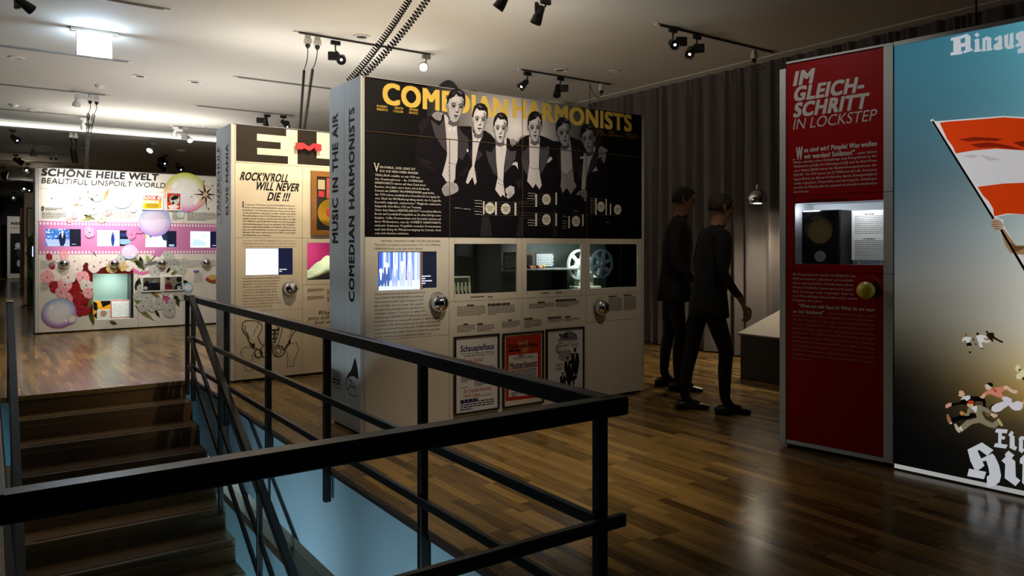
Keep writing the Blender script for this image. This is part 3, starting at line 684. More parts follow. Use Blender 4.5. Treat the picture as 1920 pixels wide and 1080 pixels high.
def head(cx, cy, w_, h_, tilt, turn, tone, hair=26, part=-.3, down=0):
    """head of a printed portrait; local x -1..1, y -1 (crown) .. 1 (chin)"""
    tone = min(225, int(tone * 1.13)); ca, sa = math.cos(R(tilt)), math.sin(R(tilt)); hw, hh = w_ / 2, h_ / 2
    def L(pts, c):
        p.poly([(cx + x * hw * ca - y * hh * sa, cy + x * hw * sa + y * hh * ca) for x, y in pts], c)
    t = turn
    for s_ in (-1, 1):
        if s_ * t < .5: L([(s_ * .86, -.12), (s_ * 1.06, -.18), (s_ * 1.10, 0), (s_ * 1.0, .22), (s_ * .86, .2)], LIL(int(tone * .78)))
    L([(-.45, .45), (.5, .45), (.62, 1.15), (0, 1.3), (-.6, 1.15)], LIL(int(tone * .5)))                          # neck in shade
    L([(-.9, -.3), (-.82, -.75), (-.4, -1), (.4, -1), (.82, -.75), (.9, -.3), (.86, .15), (.72, .55), (.42, .88), (.12, 1), (-.14, 1), (-.44, .88), (-.74, .55), (-.87, .15)], LIL(tone))
    L([(.35 + t * .3, -.55), (.9, -.4), (.86, .15), (.72, .55), (.42, .88), (.2 + t * .2, .93), (.45 + t * .2, .5), (.55 + t * .2, 0)], LIL(int(tone * .66)))   # shaded cheek
    L([(-.9, -.1), (-.70, .1), (-.60, .5), (-.35, .86), (-.44, .88), (-.74, .55), (-.87, .15)], LIL(int(tone * .74)))
    L([(-.5, -.62), (.3, -.66), (.42, -.35), (-.52, -.32)], LIL(min(245, int(tone * 1.10))))
    L([(-.98, -.08), (-1.02, -.45), (-.86, -.86), (-.5, -1.1), (0, -1.18), (.5, -1.1), (.88, -.86), (1.02, -.45), (.96, -.08), (.84, -.2), (.82, -.5), (.55, -.68), (part + .3, -.66), (part, -.82), (part - .2, -.62), (-.8, -.42), (-.84, -.15)], LIL(hair))
    L([(part, -.98), (part + .35, -1.06), (part + .75, -.9), (part + .5, -.82)], LIL(hair + 62)); L([(part - .35, -.95), (part - .1, -1.02), (part - .2, -.8), (part - .45, -.7)], LIL(hair + 34))
    ex = t * .22; ey = down * .06
    for s_ in (-1, 1):
        x = s_ * .40 + ex
        L([(x - .27, -.17 + ey), (x, -.26 + ey), (x + .27, -.17 + ey), (x + .26, -.11 + ey), (x, -.19 + ey), (x - .26, -.10 + ey)], LIL(int(tone * .26)))
        L([(x - .24, -.10 + ey), (x, -.14 + ey), (x + .24, -.10 + ey), (x + .2, .06 + ey), (x, .09 + ey), (x - .2, .06 + ey)], LIL(int(tone * .50)))
        if not down: L([(x - .15, -.01), (x, -.045), (x + .15, -.01), (x, .04)], LIL(int(tone * .82)))
        L([(x - .09 + ex * .2, -.06 + ey), (x + .09 + ex * .2, -.06 + ey), (x + .07 + ex * .2, .05 + ey), (x - .07 + ex * .2, .05 + ey)], LIL(18))
        L([(x - .19, .14 + ey), (x + .19, .14 + ey), (x + .12, .2 + ey), (x - .12, .2 + ey)], LIL(int(tone * .84)))
    nx_ = ex * 1.35
    L([(nx_ - .05, -.08), (nx_ + .07, -.08), (nx_ + .10, .3), (nx_ - .10, .3)], LIL(min(245, int(tone * 1.12))))
    L([(nx_ + .05, -.05), (nx_ + .13, .1), (nx_ + .20, .3), (nx_ + .15, .37), (nx_ + .07, .33)], LIL(int(tone * .58)))
    L([(nx_ - .19, .33), (nx_ - .10, .30), (nx_ + .12, .30), (nx_ + .21, .35), (nx_ + .1, .40), (nx_ - .1, .40)], LIL(int(tone * .42)))
    L([(ex - .30, .57), (ex - .1, .54), (ex, .56), (ex + .12, .54), (ex + .32, .57), (ex + .16, .64), (ex - .14, .64)], LIL(44))
    L([(ex - .2, .64), (ex + .2, .64), (ex + .12, .72), (ex - .12, .72)], LIL(int(tone * .72)))
    L([(ex - .2, .76), (ex + .2, .76), (ex + .1, .80), (ex - .1, .80)], LIL(int(tone * .62)))
head(853.5, 200, 34, 58, 7, .75, 168, part=-.1)
head(898.5, 225, 29, 54, 5, .25, 190, part=-.5)
head(937.5, 241.5, 27, 52, 2, .0, 196, part=-.4)
head(1002, 239, 27, 52, 0, 0, 178, part=.35, down=1)
head(1056, 249, 27, 49, -6, .35, 142, part=.1, down=1)
head(1101.5, 261, 25, 49, -6, -.45, 128, part=.0)
# seams across the print
for a, b in (((684, 0), (1203.4, 0)),):
    v = vS; p.rectuv(U[0], v - .002, U[4], v + .002, rgb(96, 78, 54))
for u, va, vb in ((U[1], vB, vS), (U[2], vB, vTop), (U[3], vB, vS)): p.rectuv(u - .002, va, u + .002, vb, rgb(104, 86, 60))
# family tree diagram
CR = rgb(222, 220, 212)
def diag(crop, els, bars, lines):
    p.crop = crop
    for x0, y, x1, y2 in lines: p.stroke([(x0, y), (x1, y2)], 4.2, rgb(92, 90, 88))
    for x0, y0, x1, y1 in bars: p.rect(x0, y0, x1, y1, CR)
    for (x, y, rx, ry) in els:
        p.ell(x, y, rx, ry, CR)
        for k, ww in ((-.3, .6), (-.12, .8), (.12, .45), (.36, .5)): p.rect(x - rx * ww, y + ry * k - 5, x + rx * ww, y + ry * k + 4, rgb(120, 112, 96))
    p.crop = None
ll = [(383, 622 + i * 33, 800, 632 + i * 32) for i in range(6)] + [(270, 710, 385, 710), (805, 635, 1030, 608), (805, 660, 870, 645), (870, 645, 1030, 650), (805, 690, 870, 680), (870, 680, 1030, 684), (805, 725, 870, 755), (870, 755, 1030, 760), (805, 755, 870, 788), (870, 788, 1030, 790), (805, 780, 870, 818), (870, 818, 1030, 822)]
diag(E_, [(490, 703, 57, 70), (678, 710, 57, 68)], [(408, 620, 426, 775), (550, 628, 572, 783), (783, 635, 804, 788), (1030, 532, 1051, 685), (1030, 760, 1051, 910)], ll)
diag(F_, [(92, 533, 58, 74), (92, 805, 58, 74), (490, 828, 55, 72), (828, 632, 50, 70), (1052, 670, 50, 68)],
     [(213, 440, 234, 605), (213, 722, 234, 890), (388, 760, 406, 923), (575, 735, 593, 893), (750, 518, 771, 740), (890, 525, 907, 745), (948, 590, 965, 745)],
     [(-100, 462 + i * 34, 213, 468 + i * 34) for i in range(5)] + [(-100, 720 + i * 34, 213, 722 + i * 33) for i in range(6)] + [(405, 760 + i * 26, 575, 755 + i * 27) for i in range(6)] + [(770, 525, 890, 530), (770, 555, 890, 560), (770, 712, 890, 716), (430, 735, 1150, 748)])
for cr, pts in ((E_, [(340, 612), (345, 645), (345, 682), (335, 740), (345, 776), (100, 700), (205, 712), (975, 525), (980, 555), (965, 587), (980, 845), (970, 875), (980, 905)]), (F_, [(695, 520), (695, 550), (695, 582), (695, 613), (695, 645), (695, 676), (695, 707), (325, 760), (325, 822), (320, 855), (325, 888), (315, 918), (480, 690), (905, 843)])):
    p.crop = cr
    for x, y in pts:
        p.rect(x - 36 if cr is E_ else x - 12, y - 5, x + 30 if cr is E_ else x + 14, y + 4, rgb(190, 186, 176)); p.ell(x + 44 if cr is E_ else x + 32, y + 4, 6, 6, CR, n=8)
    p.crop = None
# German text
TX = rgb(206, 202, 196)
def xd(z): return 690 + z / 6.753
p.text('V', xd(60), 290 + 216 / 6.753, xd(133), 17, TX, .02)
de = [(138, 590, 'ERONIKA, DER LENZ IST'), (138, 620, 'DA! DIE MÄDCHEN SINGEN'), (75, 645, 'TRALLALA! schallte es seit 1930 aus'), (75, 680, 'den Grammophonen – die COMEDIAN'), (75, 720, 'HARMONISTS waren auf dem Zenit ihrer'),
      (75, 765, 'Karriere. Drei Jahre zuvor hatte sich in Berlin das'), (75, 830, 'Sextett um HARRY FROMMERMANN gegründet,'), (75, 903, 'das 1930 seinen musikalischen Durchbruch in Leipzig fei-'), (75, 915, 'erte. Nach der NS-Machtergreifung wurde das A-Cappella-'),
      (75, 910, 'Ensemble aufgrund „nichtarischer“ Mitglieder sukzessive'), (75, 665, 'kaltgestellt. Dies führte 1935 zur Trennung.'), (75, 915, 'Unter dem Namen MEISTER-SEXTETT versuchten Biberti,'), (75, 915, 'Bootz und Leschnikoff vergeblich an die alten Erfolge anzu-'),
      (75, 912, 'knüpfen. Collin, Frommermann und Cycowski ernteten auf'), (75, 915, 'ihrer Welttournee, nun als COMEDY HARMONISTS,'), (75, 910, 'stehende Ovationen. Vergeblich versuchte Frommermann'), (75, 910, 'nach dem Krieg die Wiedervereinigung des Sextetts. Auch'), (75, 505, 'seine Solo-Karriere scheiterte.')]
p.para([(xd(a), xd(b), t) for a, b, t in de], 290 + 172 / 6.753, 290 + 1008 / 6.753, 4.3, TX, .028)
p.build('photo_print', w1)
# light-panel texts
p = Print(f1); G_ = rgb(52, 48, 44)
def xe(z): return 690 + z / 5.4
en0 = [(130, 732, 'VERONIKA, THE SPRING IS HERE! THE GIRLS ARE SINGING'), (65, 732, 'TRALLALA! resounded from gramophones in 1930 - the COMEDIAN'), (65, 553, 'HARMONISTS were at the peak of their careers.')]
p.para([(xe(a), xe(b), t) for a, b, t in en0], 453.5, 468, 3.6, G_, .012)
en = [(65, 575, 'Three years previously, the sextet had formed'), (65, 565, 'around HARRY FROMMERMANN and celebrated'), (65, 562, 'their musical breakthrough in Leipzig in 1930.'), (65, 560, 'After the Nazis came into power, the a cappella'), (65, 572, 'ensemble was gradually frozen out due to its'),
      (62, 585, '“non-Aryan” members. This led to their split in 1935.'), (65, 595, 'Under the name MEISTERSEXTETT, Biberti, Bootz and'), (65, 735, 'Leschnikoff made an unsuccessful attempt to build on previ-'), (65, 732, 'ous success. Collin, Frommermann and Cycowski reaped standing'),
      (65, 732, 'ovations on their world tour, now as the COMEDY HARMONISTS.'), (65, 732, 'Frommermann made a futile attempt to reunite the sextet after'), (65, 640, 'the war. His solo career also did not meet with success.')]
p.para([(xe(a), xe(b), t) for a, b, t in en], 553.5, 634.5, 3.8, G_, .012)
GG = rgb(116, 110, 102); GH = rgb(62, 58, 56)
for (x0, y0, x1, y1, n_, hd) in ((857, 575.5, 910, 591, 6, 1), (914.5, 574, 965, 589, 6, 1), (857, 611, 891, 622, 4, 1), (894.5, 610.5, 927, 620, 4, 1), (941, 603.5, 975, 613, 4, 1), (992, 570, 1039, 577, 4, 1), (1042, 566, 1086, 574, 4, 1),
                                 (982.5, 601, 1015, 614, 6, 1), (1027, 599, 1056, 604, 3, 1), (1059, 597, 1086, 602, 3, 1), (1141, 559, 1166, 583, 13, 1), (1169, 557, 1192, 581, 13, 1)):
    p.greek(x0, y0, x1, y1, n_, GG, .4, seed=int(x0))
    p.greek(x0 + (x1 - x0) * .35 if x0 in (857, 992, 941) else x0, y0 - 4.4, x1, y0 - 2.8, 1, GH, .9, seed=int(x0) + 3)
for (x0, y, x1) in ((882, 556.5, 911), (914, 556.3, 943), (1014, 549.5, 1039), (1042, 548.6, 1068)): p.greek(x0, y - .8, x1, y + .8, 1, GG, .8, seed=int(x0))
for i in range(16):                                             # curved caption above the domes
    for cx, cy, rr, a0 in ((820.2, 568.3, 19.5, -145), (1123.5, 577, 18, -150)):
        a = R(a0 + i * 6.5) if cx < 900 else R(-40 - i * 9)
        p.ell(cx + rr * .82 * math.cos(a), cy + rr * 1.05 * math.sin(a), .8, .9, GG, n=5)
p.build('caption_print', w1)
def pic1(p, x0, y0, x1, y1):
    rn = random.Random(5)
    p.grid(x0, y0, x1, y1, 1, 1, lambda a, b: rgb(18, 22, 38)); xm = x0 + (x1 - x0) * .72
    for i in range(26):
        a = x0 + (xm - x0) * i / 26; c_ = rn.choice(((90, 130, 225), (170, 190, 245), (60, 85, 180), (225, 232, 250)))
        p.rect(a, y0, a + (xm - x0) / 26, y0 + (y1 - y0) * .97, rgb(*c_))
    p.rect(x0, y0 + (y1 - y0) * .78, xm, y1, rgb(205, 218, 250))
    for cx, hh, cc in ((714, .62, (60, 90, 150)), (725, .78, (70, 90, 150)), (740, .72, (150, 170, 235)), (754, .82, (180, 195, 240)), (768, .85, (190, 190, 230))):
        yt = y1 - (y1 - y0) * hh; yb = y1 - 5
        p.poly([(cx - 5, yt + 13), (cx + 5, yt + 13), (cx + 6, yt + 32), (cx + 4, yb), (cx + 1, yb), (cx, yt + 34), (cx - 1, yb), (cx - 4, yb), (cx - 6, yt + 32)], rgb(*cc))
        p.ell(cx, yt + 9, 3.6, 5, rgb(235, 240, 255)); p.poly([(cx - 2, yt + 14), (cx + 2, yt + 14), (cx + 1, yt + 26), (cx - 1, yt + 26)], rgb(245, 248, 255))
    p.rect(xm, y0, xm + 5, y1, rgb(92, 70, 50))
    for i, ww in enumerate((21, 18, 22, 16)): p.greek(xm + 3, 517 + i * 4.4, xm + 3 + ww, 518.6 + i * 4.4, 1, rgb(215, 220, 235), .9, seed=i)
screen(w1, f1, 709.8, 473, 817.5, 541.9, pic1)
dome(w1, f1, 820.2, 568.3, .066); dome(w1, f1, 1123.5, 577, .066)
fs1 = sideface(f1); p = Print(fs1)
p.vtext('MUSIC IN THE AIR', 633.5, 456, 211, 623.6, INK, .03); p.vtext('COMEDIAN HARMONISTS', 664.5, 567, 200, 654.6, INK, .03)
GC = (600, 660, 6.35); p.crop = GC
p.poly([(414, 68), (430, 110), (448, 200), (462, 330), (440, 312), (400, 288), (360, 290), (322, 320), (330, 270), (368, 225), (392, 160)], INK)
p.stroke([(328, 290), (310, 330), (308, 390), (322, 430), (342, 448)], 13, INK); p.stroke([(335, 300), (345, 330), (372, 345)], 12, INK); p.stroke([(372, 328), (374, 372)], 12, INK); p.stroke([(362, 340), (390, 362)], 10, INK)
p.stroke([(350, 388), (422, 412)], 9, INK); p.stroke([(345, 405), (345, 495), (432, 535), (428, 438), (345, 405)], 9, INK)
p.stroke([(140, 200), (132, 215), (136, 380), (150, 405), (240, 438), (250, 420), (248, 260), (236, 240), (140, 200)], 8, INK)
for i in range(5): p.stroke([(146, 222 + i * 20), (240, 258 + i * 20)], 8, INK)
p.poly([(150, 305), (240, 345), (240, 395), (152, 358)], INK); p.poly([(168, 328), (222, 350), (222, 372), (168, 350)], rgb(170, 178, 180)); p.ell(158, 332, 7, 9, rgb(170, 178, 180)); p.ell(232, 362, 7, 9, rgb(170, 178, 180)); p.stroke([(175, 382), (210, 400)], 9, INK)
p.crop = None; p.build('side_lettering', w1)

# framed concert posters
tA, r_ = printframe('framed_poster', 'black-framed white poster with blue Schauspielhaus lettering and red lines', 'poster', f1, 850.3, 631.5, 934, 778.5, .012, .024)
p = Print(f1); p.d = .010; p.rectuv(*r_, rgb(226, 228, 230)); BL = rgb(44, 40, 92); RD = rgb(176, 62, 34)
CP = (840, 610, 5.685)
def q(x): return 840 + x / 5.685
def qy(y): return 610 + y / 5.685
p.text('Schauspielhaus', q(127), qy(283), q(483), 11.5, BL, .03)
p.text('Sonntag, den 26. Januar, 11¼ Uhr', q(160), qy(338), q(483), 4.6, BL, .02); p.crop = CP; p.stroke([(127, 305), (483, 275)], 5, BL); p.crop = None
p.text('„Tempo Varieté“', q(140), qy(405), q(372), 8, RD, .02); p.text('Comedian Harmonists', q(140), qy(487), q(488), 8.5, RD, .02)
p.greek(q(130), qy(520), q(260), qy(600), 6, BL, .5, 3); p.greek(q(275), qy(585), q(400), qy(640), 6, BL, .5, 4)
p.text('Mitwirkende:', q(125), qy(672), q(207), 2.6, BL, .02)
p.text('Die Comedian Harmonists', q(160), qy(722), q(452), 8, RD, .02); p.text('Fred A. Colman,', q(160), qy(775), q(342), 8, RD, .02); p.text('von der „SCALA“', q(350), qy(752), q(455), 3.6, RD, .02)
p.greek(q(125), qy(795), q(400), qy(812), 1, BL, .6, 5); p.greek(q(125), qy(825), q(480), qy(868), 4, BL, .5, 6)
p.build('sheet', tA, M['printm'])
tB, r_ = printframe('framed_poster', 'black-framed orange-red poster with white box and blue Meistersextett lettering', 'poster', f1, 941.2, 625.5, 1017, 765.5, .012, .024)
p = Print(f1); p.d = .010; p.rectuv(*r_, rgb(222, 214, 202)); OR = rgb(176, 52, 24); p.crop = CP
p.poly([(605, 124), (985, 88), (985, 762), (605, 808)], OR)
p.ell(797, 215, 62, 78, rgb(196, 110, 84)); p.poly([(640, 322), (948, 290), (948, 735), (640, 762)], rgb(218, 214, 208)); p.crop = None
p.text('KDF', q(770), qy(178), q(822), 6, INK, .03); p.text('Kleinkunst-Bühne', q(640), qy(250), q(945), 8.5, INK, .035); p.greek(q(640), qy(262), q(945), qy(272), 1, INK, .6, 8)
p.text('«FÜR JEDEN ETWAS!»', q(685), qy(368), q(905), 4.6, BL, .02); p.greek(q(735), qy(318), q(855), qy(326), 1, BL, .7, 9)
p.text('MeisterSextett', q(652), qy(462), q(940), 11, BL, .03); p.crop = CP; p.stroke([(650, 470), (940, 435)], 8, OR); p.crop = None
p.greek(q(655), qy(485), q(935), qy(575), 6, BL, .5, 11); p.greek(q(665), qy(715), q(800), qy(745), 3, BL, .5, 12)
p.build('sheet', tB, M['printm'])
tC, r_ = printframe('framed_poster', 'black-framed white poster with black ink drawing of a singing group and smoke cloud', 'poster', f1, 1022.2, 617.5, 1093, 738.5, .012, .024)
p = Print(f1); p.d = .010; p.rectuv(*r_, rgb(212, 214, 218)); p.crop = CP
for x, y, rx, ry, cc in ((1180, 250, 42, 60, 120), (1230, 180, 70, 60, 130), (1300, 130, 70, 60, 100), (1340, 190, 40, 70, 120), (1250, 300, 60, 55, 140), (1220, 330, 50, 50, 150), (1285, 90, 55, 28, 110)): p.ell(x, y, rx, ry, rgb(cc))
p.crop = None
for t_, x0, x1, y, h_ in (('JARA BENEŠ ZEIGT', 1175, 1345, 103, 2.8), ('DIE BERÜHMTEN', 1190, 1320, 128, 2.6)): p.greek(q(x0), qy(y - 12), q(x1), qy(y), 1, INK, .9, int(x0))
p.text('COMEDIAN', q(1165), qy(215), q(1385), 8, rgb(225), .03); p.text('HARMONISTS', q(1155), qy(275), q(1375), 8, rgb(225), .03); p.text('HOY', q(1143), qy(437), q(1218), 4.6, INK, .02)
p.crop = CP
for x, y, s_ in ((1345, 290, 1.15), (1268, 375, 1.0), (1300, 400, .9), (1215, 530, .8)):
    p.ell(x, y - 25 * s_, 13 * s_, 19 * s_, INK); p.poly([(x - 38 * s_, y + 90 * s_), (x - 34 * s_, y + 10 * s_), (x, y), (x + 34 * s_, y + 8 * s_), (x + 40 * s_, y + 90 * s_), (x + 22 * s_, y + 200 * s_), (x - 4, y + 210 * s_), (x - 22 * s_, y + 150 * s_)], INK)
    p.poly([(x - 7 * s_, y + 10 * s_), (x + 7 * s_, y + 10 * s_), (x, y + 70 * s_)], rgb(215))
p.poly([(1235, 560), (1300, 540), (1370, 530), (1360, 570), (1340, 580), (1335, 640), (1325, 640), (1320, 590), (1300, 600), (1300, 660), (1270, 660), (1262, 600)], INK)
p.crop = None; p.text('MUNDO', q(1290), qy(700), q(1385), 4, INK, .02); p.greek(q(1143), qy(452), q(1215), qy(478), 3, INK, .4, 2)
p.build('sheet', tC, M['printm'])

# things in the show case
def on1(px, py, d): u, v = f1.uv(px, py, d); return Vector((u, d, v))
vs0 = hole1[2] + .0055
def reel(px, py, d, r, m, label):
    c_ = on1(px, py, d); t = thing('film_reel', label, 'film reel', f1.Mw @ T3(c_.x, c_.y, c_.z), 'film reels of the projector')
    L_ = MB(); n = 40
    for y in (-.012, .006):
        vs = []; fs = []
        for rr in (r, r * .86):
            for yy in (y, y + .004): vs += [(c_.x + rr * math.cos(2 * math.pi * i / n), c_.y + yy, c_.z + rr * math.sin(2 * math.pi * i / n)) for i in range(n)]
        for i in range(n):
            j = (i + 1) % n; fs += [(i, j, 2 * n + j, 2 * n + i), (n + i, 3 * n + i, 3 * n + j, n + j), (i, n + i, n + j, j), (2 * n + i, 2 * n + j, 3 * n + j, 3 * n + i)]
        L_.add(vs, fs)
    L_.build('rim', m, t, f1.Mw)
    hbm = MB().lathe([(r * .40, -.012), (r * .40, .010)], c_, (0, 1, 0), 28); hbm.lathe([(r * .14, -.026), (r * .14, -.012)], c_, (0, 1, 0), 12); hbm.build('hub', m, t, f1.Mw)
    for k in range(6):
        a = 2 * math.pi * k / 6 + .3; d_ = Vector((math.cos(a), 0, math.sin(a)))
        MB().bar(c_ + d_ * r * .36 + Vector((0, -.010, 0)), c_ + d_ * r * .9 + Vector((0, -.010, 0)), .005, r * .26, up=Vector((-d_.z, 0, d_.x))).build('spoke', m, t, f1.Mw)
    return t
reel(1086, 496, .26, .135, mat('pale_reel_metal', rgb(205, 215, 208), .4, .2, noise=.1), 'pale grey film reel in the middle show case window')
reel(1127.5, 494, .20, .130, mat('dark_reel_metal', rgb(88, 100, 108), .35, .5, noise=.1), 'dark grey six-spoked film reel in the right show case window')
a = on1(1100, 535, .22); pr = thing('film_projector', 'pale enamel film projector body standing between the two film reels', 'projector', f1.Mw @ T3(a.x, .3, vs0))
px0, px1 = f1.u_(1074, .3), f1.u_(1124, .25); cream = mat('cream_enamel', rgb(215, 220, 196), .35, noise=.15, nscale=40)
MB().box(px0, px1, .22, .36, vs0, vs0 + .05).build('base', cream, pr, f1.Mw, bevel=.008)
MB().box(px0 + .04, px1 - .06, .25, .34, vs0 + .05, vs0 + .20).build('body', cream, pr, f1.Mw, bevel=.012)
MB().lathe([(.0, .05), (.05, .045), (.075, .015), (.08, 0), (.06, -.012)], (f1.u_(1112, .25), .27, vs0 + .13), (0, 0, 1), 24).build('lamp_house', cream, pr, f1.Mw, smooth=True)
MB().lathe([(.022, 0), (.022, -.09), (.026, -.095), (.026, -.12)], (px0 + .06, .24, vs0 + .15), (0, 1, 0), 16).build('lens_tube', M['grey'], pr, f1.Mw, smooth=True)
MB().bar((f1.u_(1086, .26), .30, vs0 + .18), on1(1086, 496, .28), .02, .03).build('arm', M['grey'], pr, f1.Mw)
MB().bar((f1.u_(1127, .22), .30, vs0 + .06), on1(1127.5, 494, .225), .02, .03).build('arm', M['grey'], pr, f1.Mw)
for i, (px, r_b) in enumerate(((991, .018), (996, .014), (1002, .012), (1008, .017), (1014, .013), (1018.5, .018))):
    c_ = on1(px, 500, .22); rr = r_b
    MB().lathe([(rr * math.cos(R(t)), rr * math.sin(R(t))) for t in range(-90, 91, 18)], (c_.x, .22, sv + rr), (0, 0, 1), 14).build('bead_ball', mat('lacquer_bead', rgb(*((200, 50, 30), (230, 225, 215), (225, 160, 40))[i % 3]), .2), None, f1.Mw, smooth=True,
        label=['red', 'white', 'amber'][i % 3] + ' glass ball on the lit show case shelf, ' + ['far left of the row', 'second from the left', 'third from the left', 'fourth from the left', 'fifth from the left', 'rightmost of the row'][i], cat='ball', group='glass balls on the show case shelf')
a0 = on1(990, 478, .28); fr_ = thing('leaning_picture', 'small dark picture frame leaning behind the glass balls', 'picture frame', f1.Mw @ T3(a0.x, .3, sv))
MB().box(a0.x - .02, a0.x + .06, .285, .292, sv + .001, sv + .125).build('frame', M['wood'], fr_, f1.Mw, bevel=.002)
MB().box(a0.x - .01, a0.x + .05, .282, .286, sv + .011, sv + .115).build('picture', M['black'], fr_, f1.Mw)
def card(px0, py0, px1, py1, d, col, tcol, label, n=9, vbase=None):
    u0_, v1_ = f1.uv(px0, py0, d); u1_ = f1.u_(px1, d); v0_ = f1.uv(px0, py1, d)[1] if vbase is None else vbase
    t = MB().box(u0_, u1_, d, d + .004, v0_, v1_).build('text_card', mat('card_stock', col, .6, noise=.05), None, f1.Mw, label=label, cat='text card')
    pp = Print(f1); u_w = u1_ - u0_
    rn = random.Random(int(px0)); pp.d = -d + .0012
    for i in range(n):
        v = v1_ - .02 - (v1_ - v0_ - .03) * i / n; u = u0_ + .01
        while u < u1_ - .02:
            ww = rn.uniform(.008, .024); pp.rectuv(u, v - .0035, min(u + ww, u1_ - .01), v + .0035, tcol); u += ww + .004; pp.d -= .0000299
    pp.build('card_text', t, kind='stuff'); return t
card(1004, 473, 1039, 502, .30, rgb(26, 30, 30), rgb(200, 210, 210), 'dark text card with small white lines above the shelf', 9, sv + .001)
card(944, 473, 968, 507, .18, rgb(24, 28, 28), rgb(190, 205, 210), 'dark text card at the right edge of the left show case window', 8)
a0 = on1(866, 530, .12); ph_ = thing('photograph_print', 'black and white photograph with white border leaning in the left show case window', 'photograph', f1.Mw @ T3(a0.x, .14, vs0))
u0_, u1_ = f1.u_(842, .12), f1.u_(881, .12); vt = f1.uv(860, 518, .12)[1]
MB().box(u0_, u1_, .12, .124, vs0, vt).build('paper', M['whitep'], ph_, f1.Mw)
pp = Print(f1); pp.d = -.12 + .0012; pp.rectuv(u0_ + .01, vs0 + .01, u1_ - .01, vt - .012, rgb(70, 84, 66))
for i in range(5):
    u = u0_ + .045 + i * .034; pp.d += .0001
    for k, (du, v_, ru, rv) in enumerate(((0, .115, .010, .014), (0, .08, .014, .03), (.006, .045, .008, .03))):
        pp.polyuv([(u + du + ru * math.cos(R(t)), vs0 + v_ + rv * math.sin(R(t))) for t in range(0, 360, 30)], rgb(225, 232, 205))
pp.build('picture', ph_)
# forage cap lying on top of the wall, and a brown cap further along
u_c = f1.u_(845, .12)
cp = thing('black_cap', 'black peaked cap resting on top of the black photograph wall', 'cap', f1.Mw @ T3(u_c, .2, W_H))
MB().lathe([(.075, 0), (.078, .03), (.072, .06), (.045, .09), (.02, .105), (.0, .108)], (u_c + .02, .2, W_H), (.12, 0, 1), 20).build('crown', mat('black_felt', rgb(14), .8, noise=.2), cp, f1.Mw, smooth=True)
MB().box(u_c + .08, u_c + .096, .12, .15, W_H + .005, W_H + .03).build('red_badge', M['redlet'], cp, f1.Mw, label='small red badge', bevel=.002)
u_d = f1.u_(893, .15)
MB().lathe([(.062, 0), (.066, .02), (.05, .05), (.0, .062)], (u_d, .22, W_H), (0, 0, 1), 18).build('brown_cap', mat('brown_felt', rgb(76, 40, 26), .8, noise=.3), None, f1.Mw, smooth=True, label='low brown cap on top of the wall, right of the black cap', cat='cap')
# ---------- 2. the cream wall with the large E and L
f2 = Face((1.916, 7.42), (1, 0))
w2 = thing('exhibition_wall', 'cream exhibition wall with huge black letters E L and a red letter M', 'exhibition wall', f2.Mw)
V = [1.954 - 1.916 + .663 * k for k in range(5)]
va = f2.uv(440.7, 304)[1]; vb = f2.uv(440.7, 445.5)[1]; vc = f2.uv(441, 584.7)[1]; vd = f2.uv(568, 534.6)[1]
ov0, ov1 = f2.uv(576.3, 525)[1], f2.uv(576.3, 455.6)[1]; ou0 = f2.u_(576.3); ou1 = V[2] - .05
hole2 = (V[1] + .01, V[2] - .01, ov0 - .03, ov1 + .03, .42)
shell(w2, f2, M['cream'], M['panelgrey'], hole2)
MB().box(.021, V[0] - .002, 0, .02, .02, W_H).build('edge_strip', M['cream'], w2, f2.Mw)
seampanel(w2, f2, V[0], V[4], va, vTop, M['cream'])
for a, b, c, d in ((V[0], V[1], vb, va), (V[0], V[1], vc, vb), (V[0], V[1], .02, vc), (V[1], V[2], vb, va), (V[1], V[2], .02, vd), (V[2], V[3], vb, va), (V[2], V[3], .02, vb), (V[3], V[4], vb, va), (V[3], V[4], .02, vb)):
    seampanel(w2, f2, a, b, c, d, M['cream'])
for a, b, c, d in ((V[1], ou0, vd, vb), (ou1, V[2], vd, vb), (ou0, ou1, ov1, vb), (ou0, ou1, vd, ov0)): seampanel(w2, f2, a, b, c, d, M['cream'], name='stile')
MB().box(ou0, ou1, .012, .016, ov0, ov1).build('window_pane', M['pane'], w2, f2.Mw)
u0, u1, v0, v1, dd = hole2
c = MB(); c.box(u0, u1, dd - .006, dd - .001, v0, v1); c.box(u0, u1, .022, dd, v0, v0 + .005); c.box(u0, u1, .022, dd, v1 - .005, v1); c.box(u0, u0 + .005, .022, dd, v0, v1); c.box(u1 - .005, u1, .022, dd, v0, v1)
case2 = c.build('show_case', M['cased'], w2, f2.Mw)
MB().box(u0 + .09, u1 - .01, dd - .02, dd - .008, v0 + .12, v1 - .006).build('backdrop', M['magenta'], case2, f2.Mw)
light('AREA', 'case_light', f2.Mw @ Vector((ou0 + .15, .08, v1 - .02)), 2.2, (1, .95, .95), f2.Mw @ Vector((ou0 + .15, .3, v0 + .1)), .12)
gm = thing('folded_garment', 'pale green folded garment lying before the magenta backdrop in the show case', 'garment', f2.Mw @ T3(ou0 + .25, .2, v0 + .006))
vs = []; fs = []; n1, n2 = 40, 14
for i in range(n1 + 1):
    for j in range(n2 + 1):
        a, b = i / n1, j / n2; hgt = .05 + .26 * min(1, a * 1.1) ** .8 * (1 - .25 * abs(b - .5)) * (1 - .15 * math.sin(a * 9))
        x = u0 + .02 + a * .5; yy = .06 + b * .30
        zz = v0 + .006 + hgt * math.sin(math.pi * min(.98, .08 + b * .9)) ** .6 + .012 * math.sin(a * 26 + b * 9) * math.sin(b * math.pi)
        vs.append((x, yy, zz))
for i in range(n1):
    for j in range(n2): k = i * (n2 + 1) + j; fs.append((k, k + 1, k + n2 + 2, k + n2 + 1))
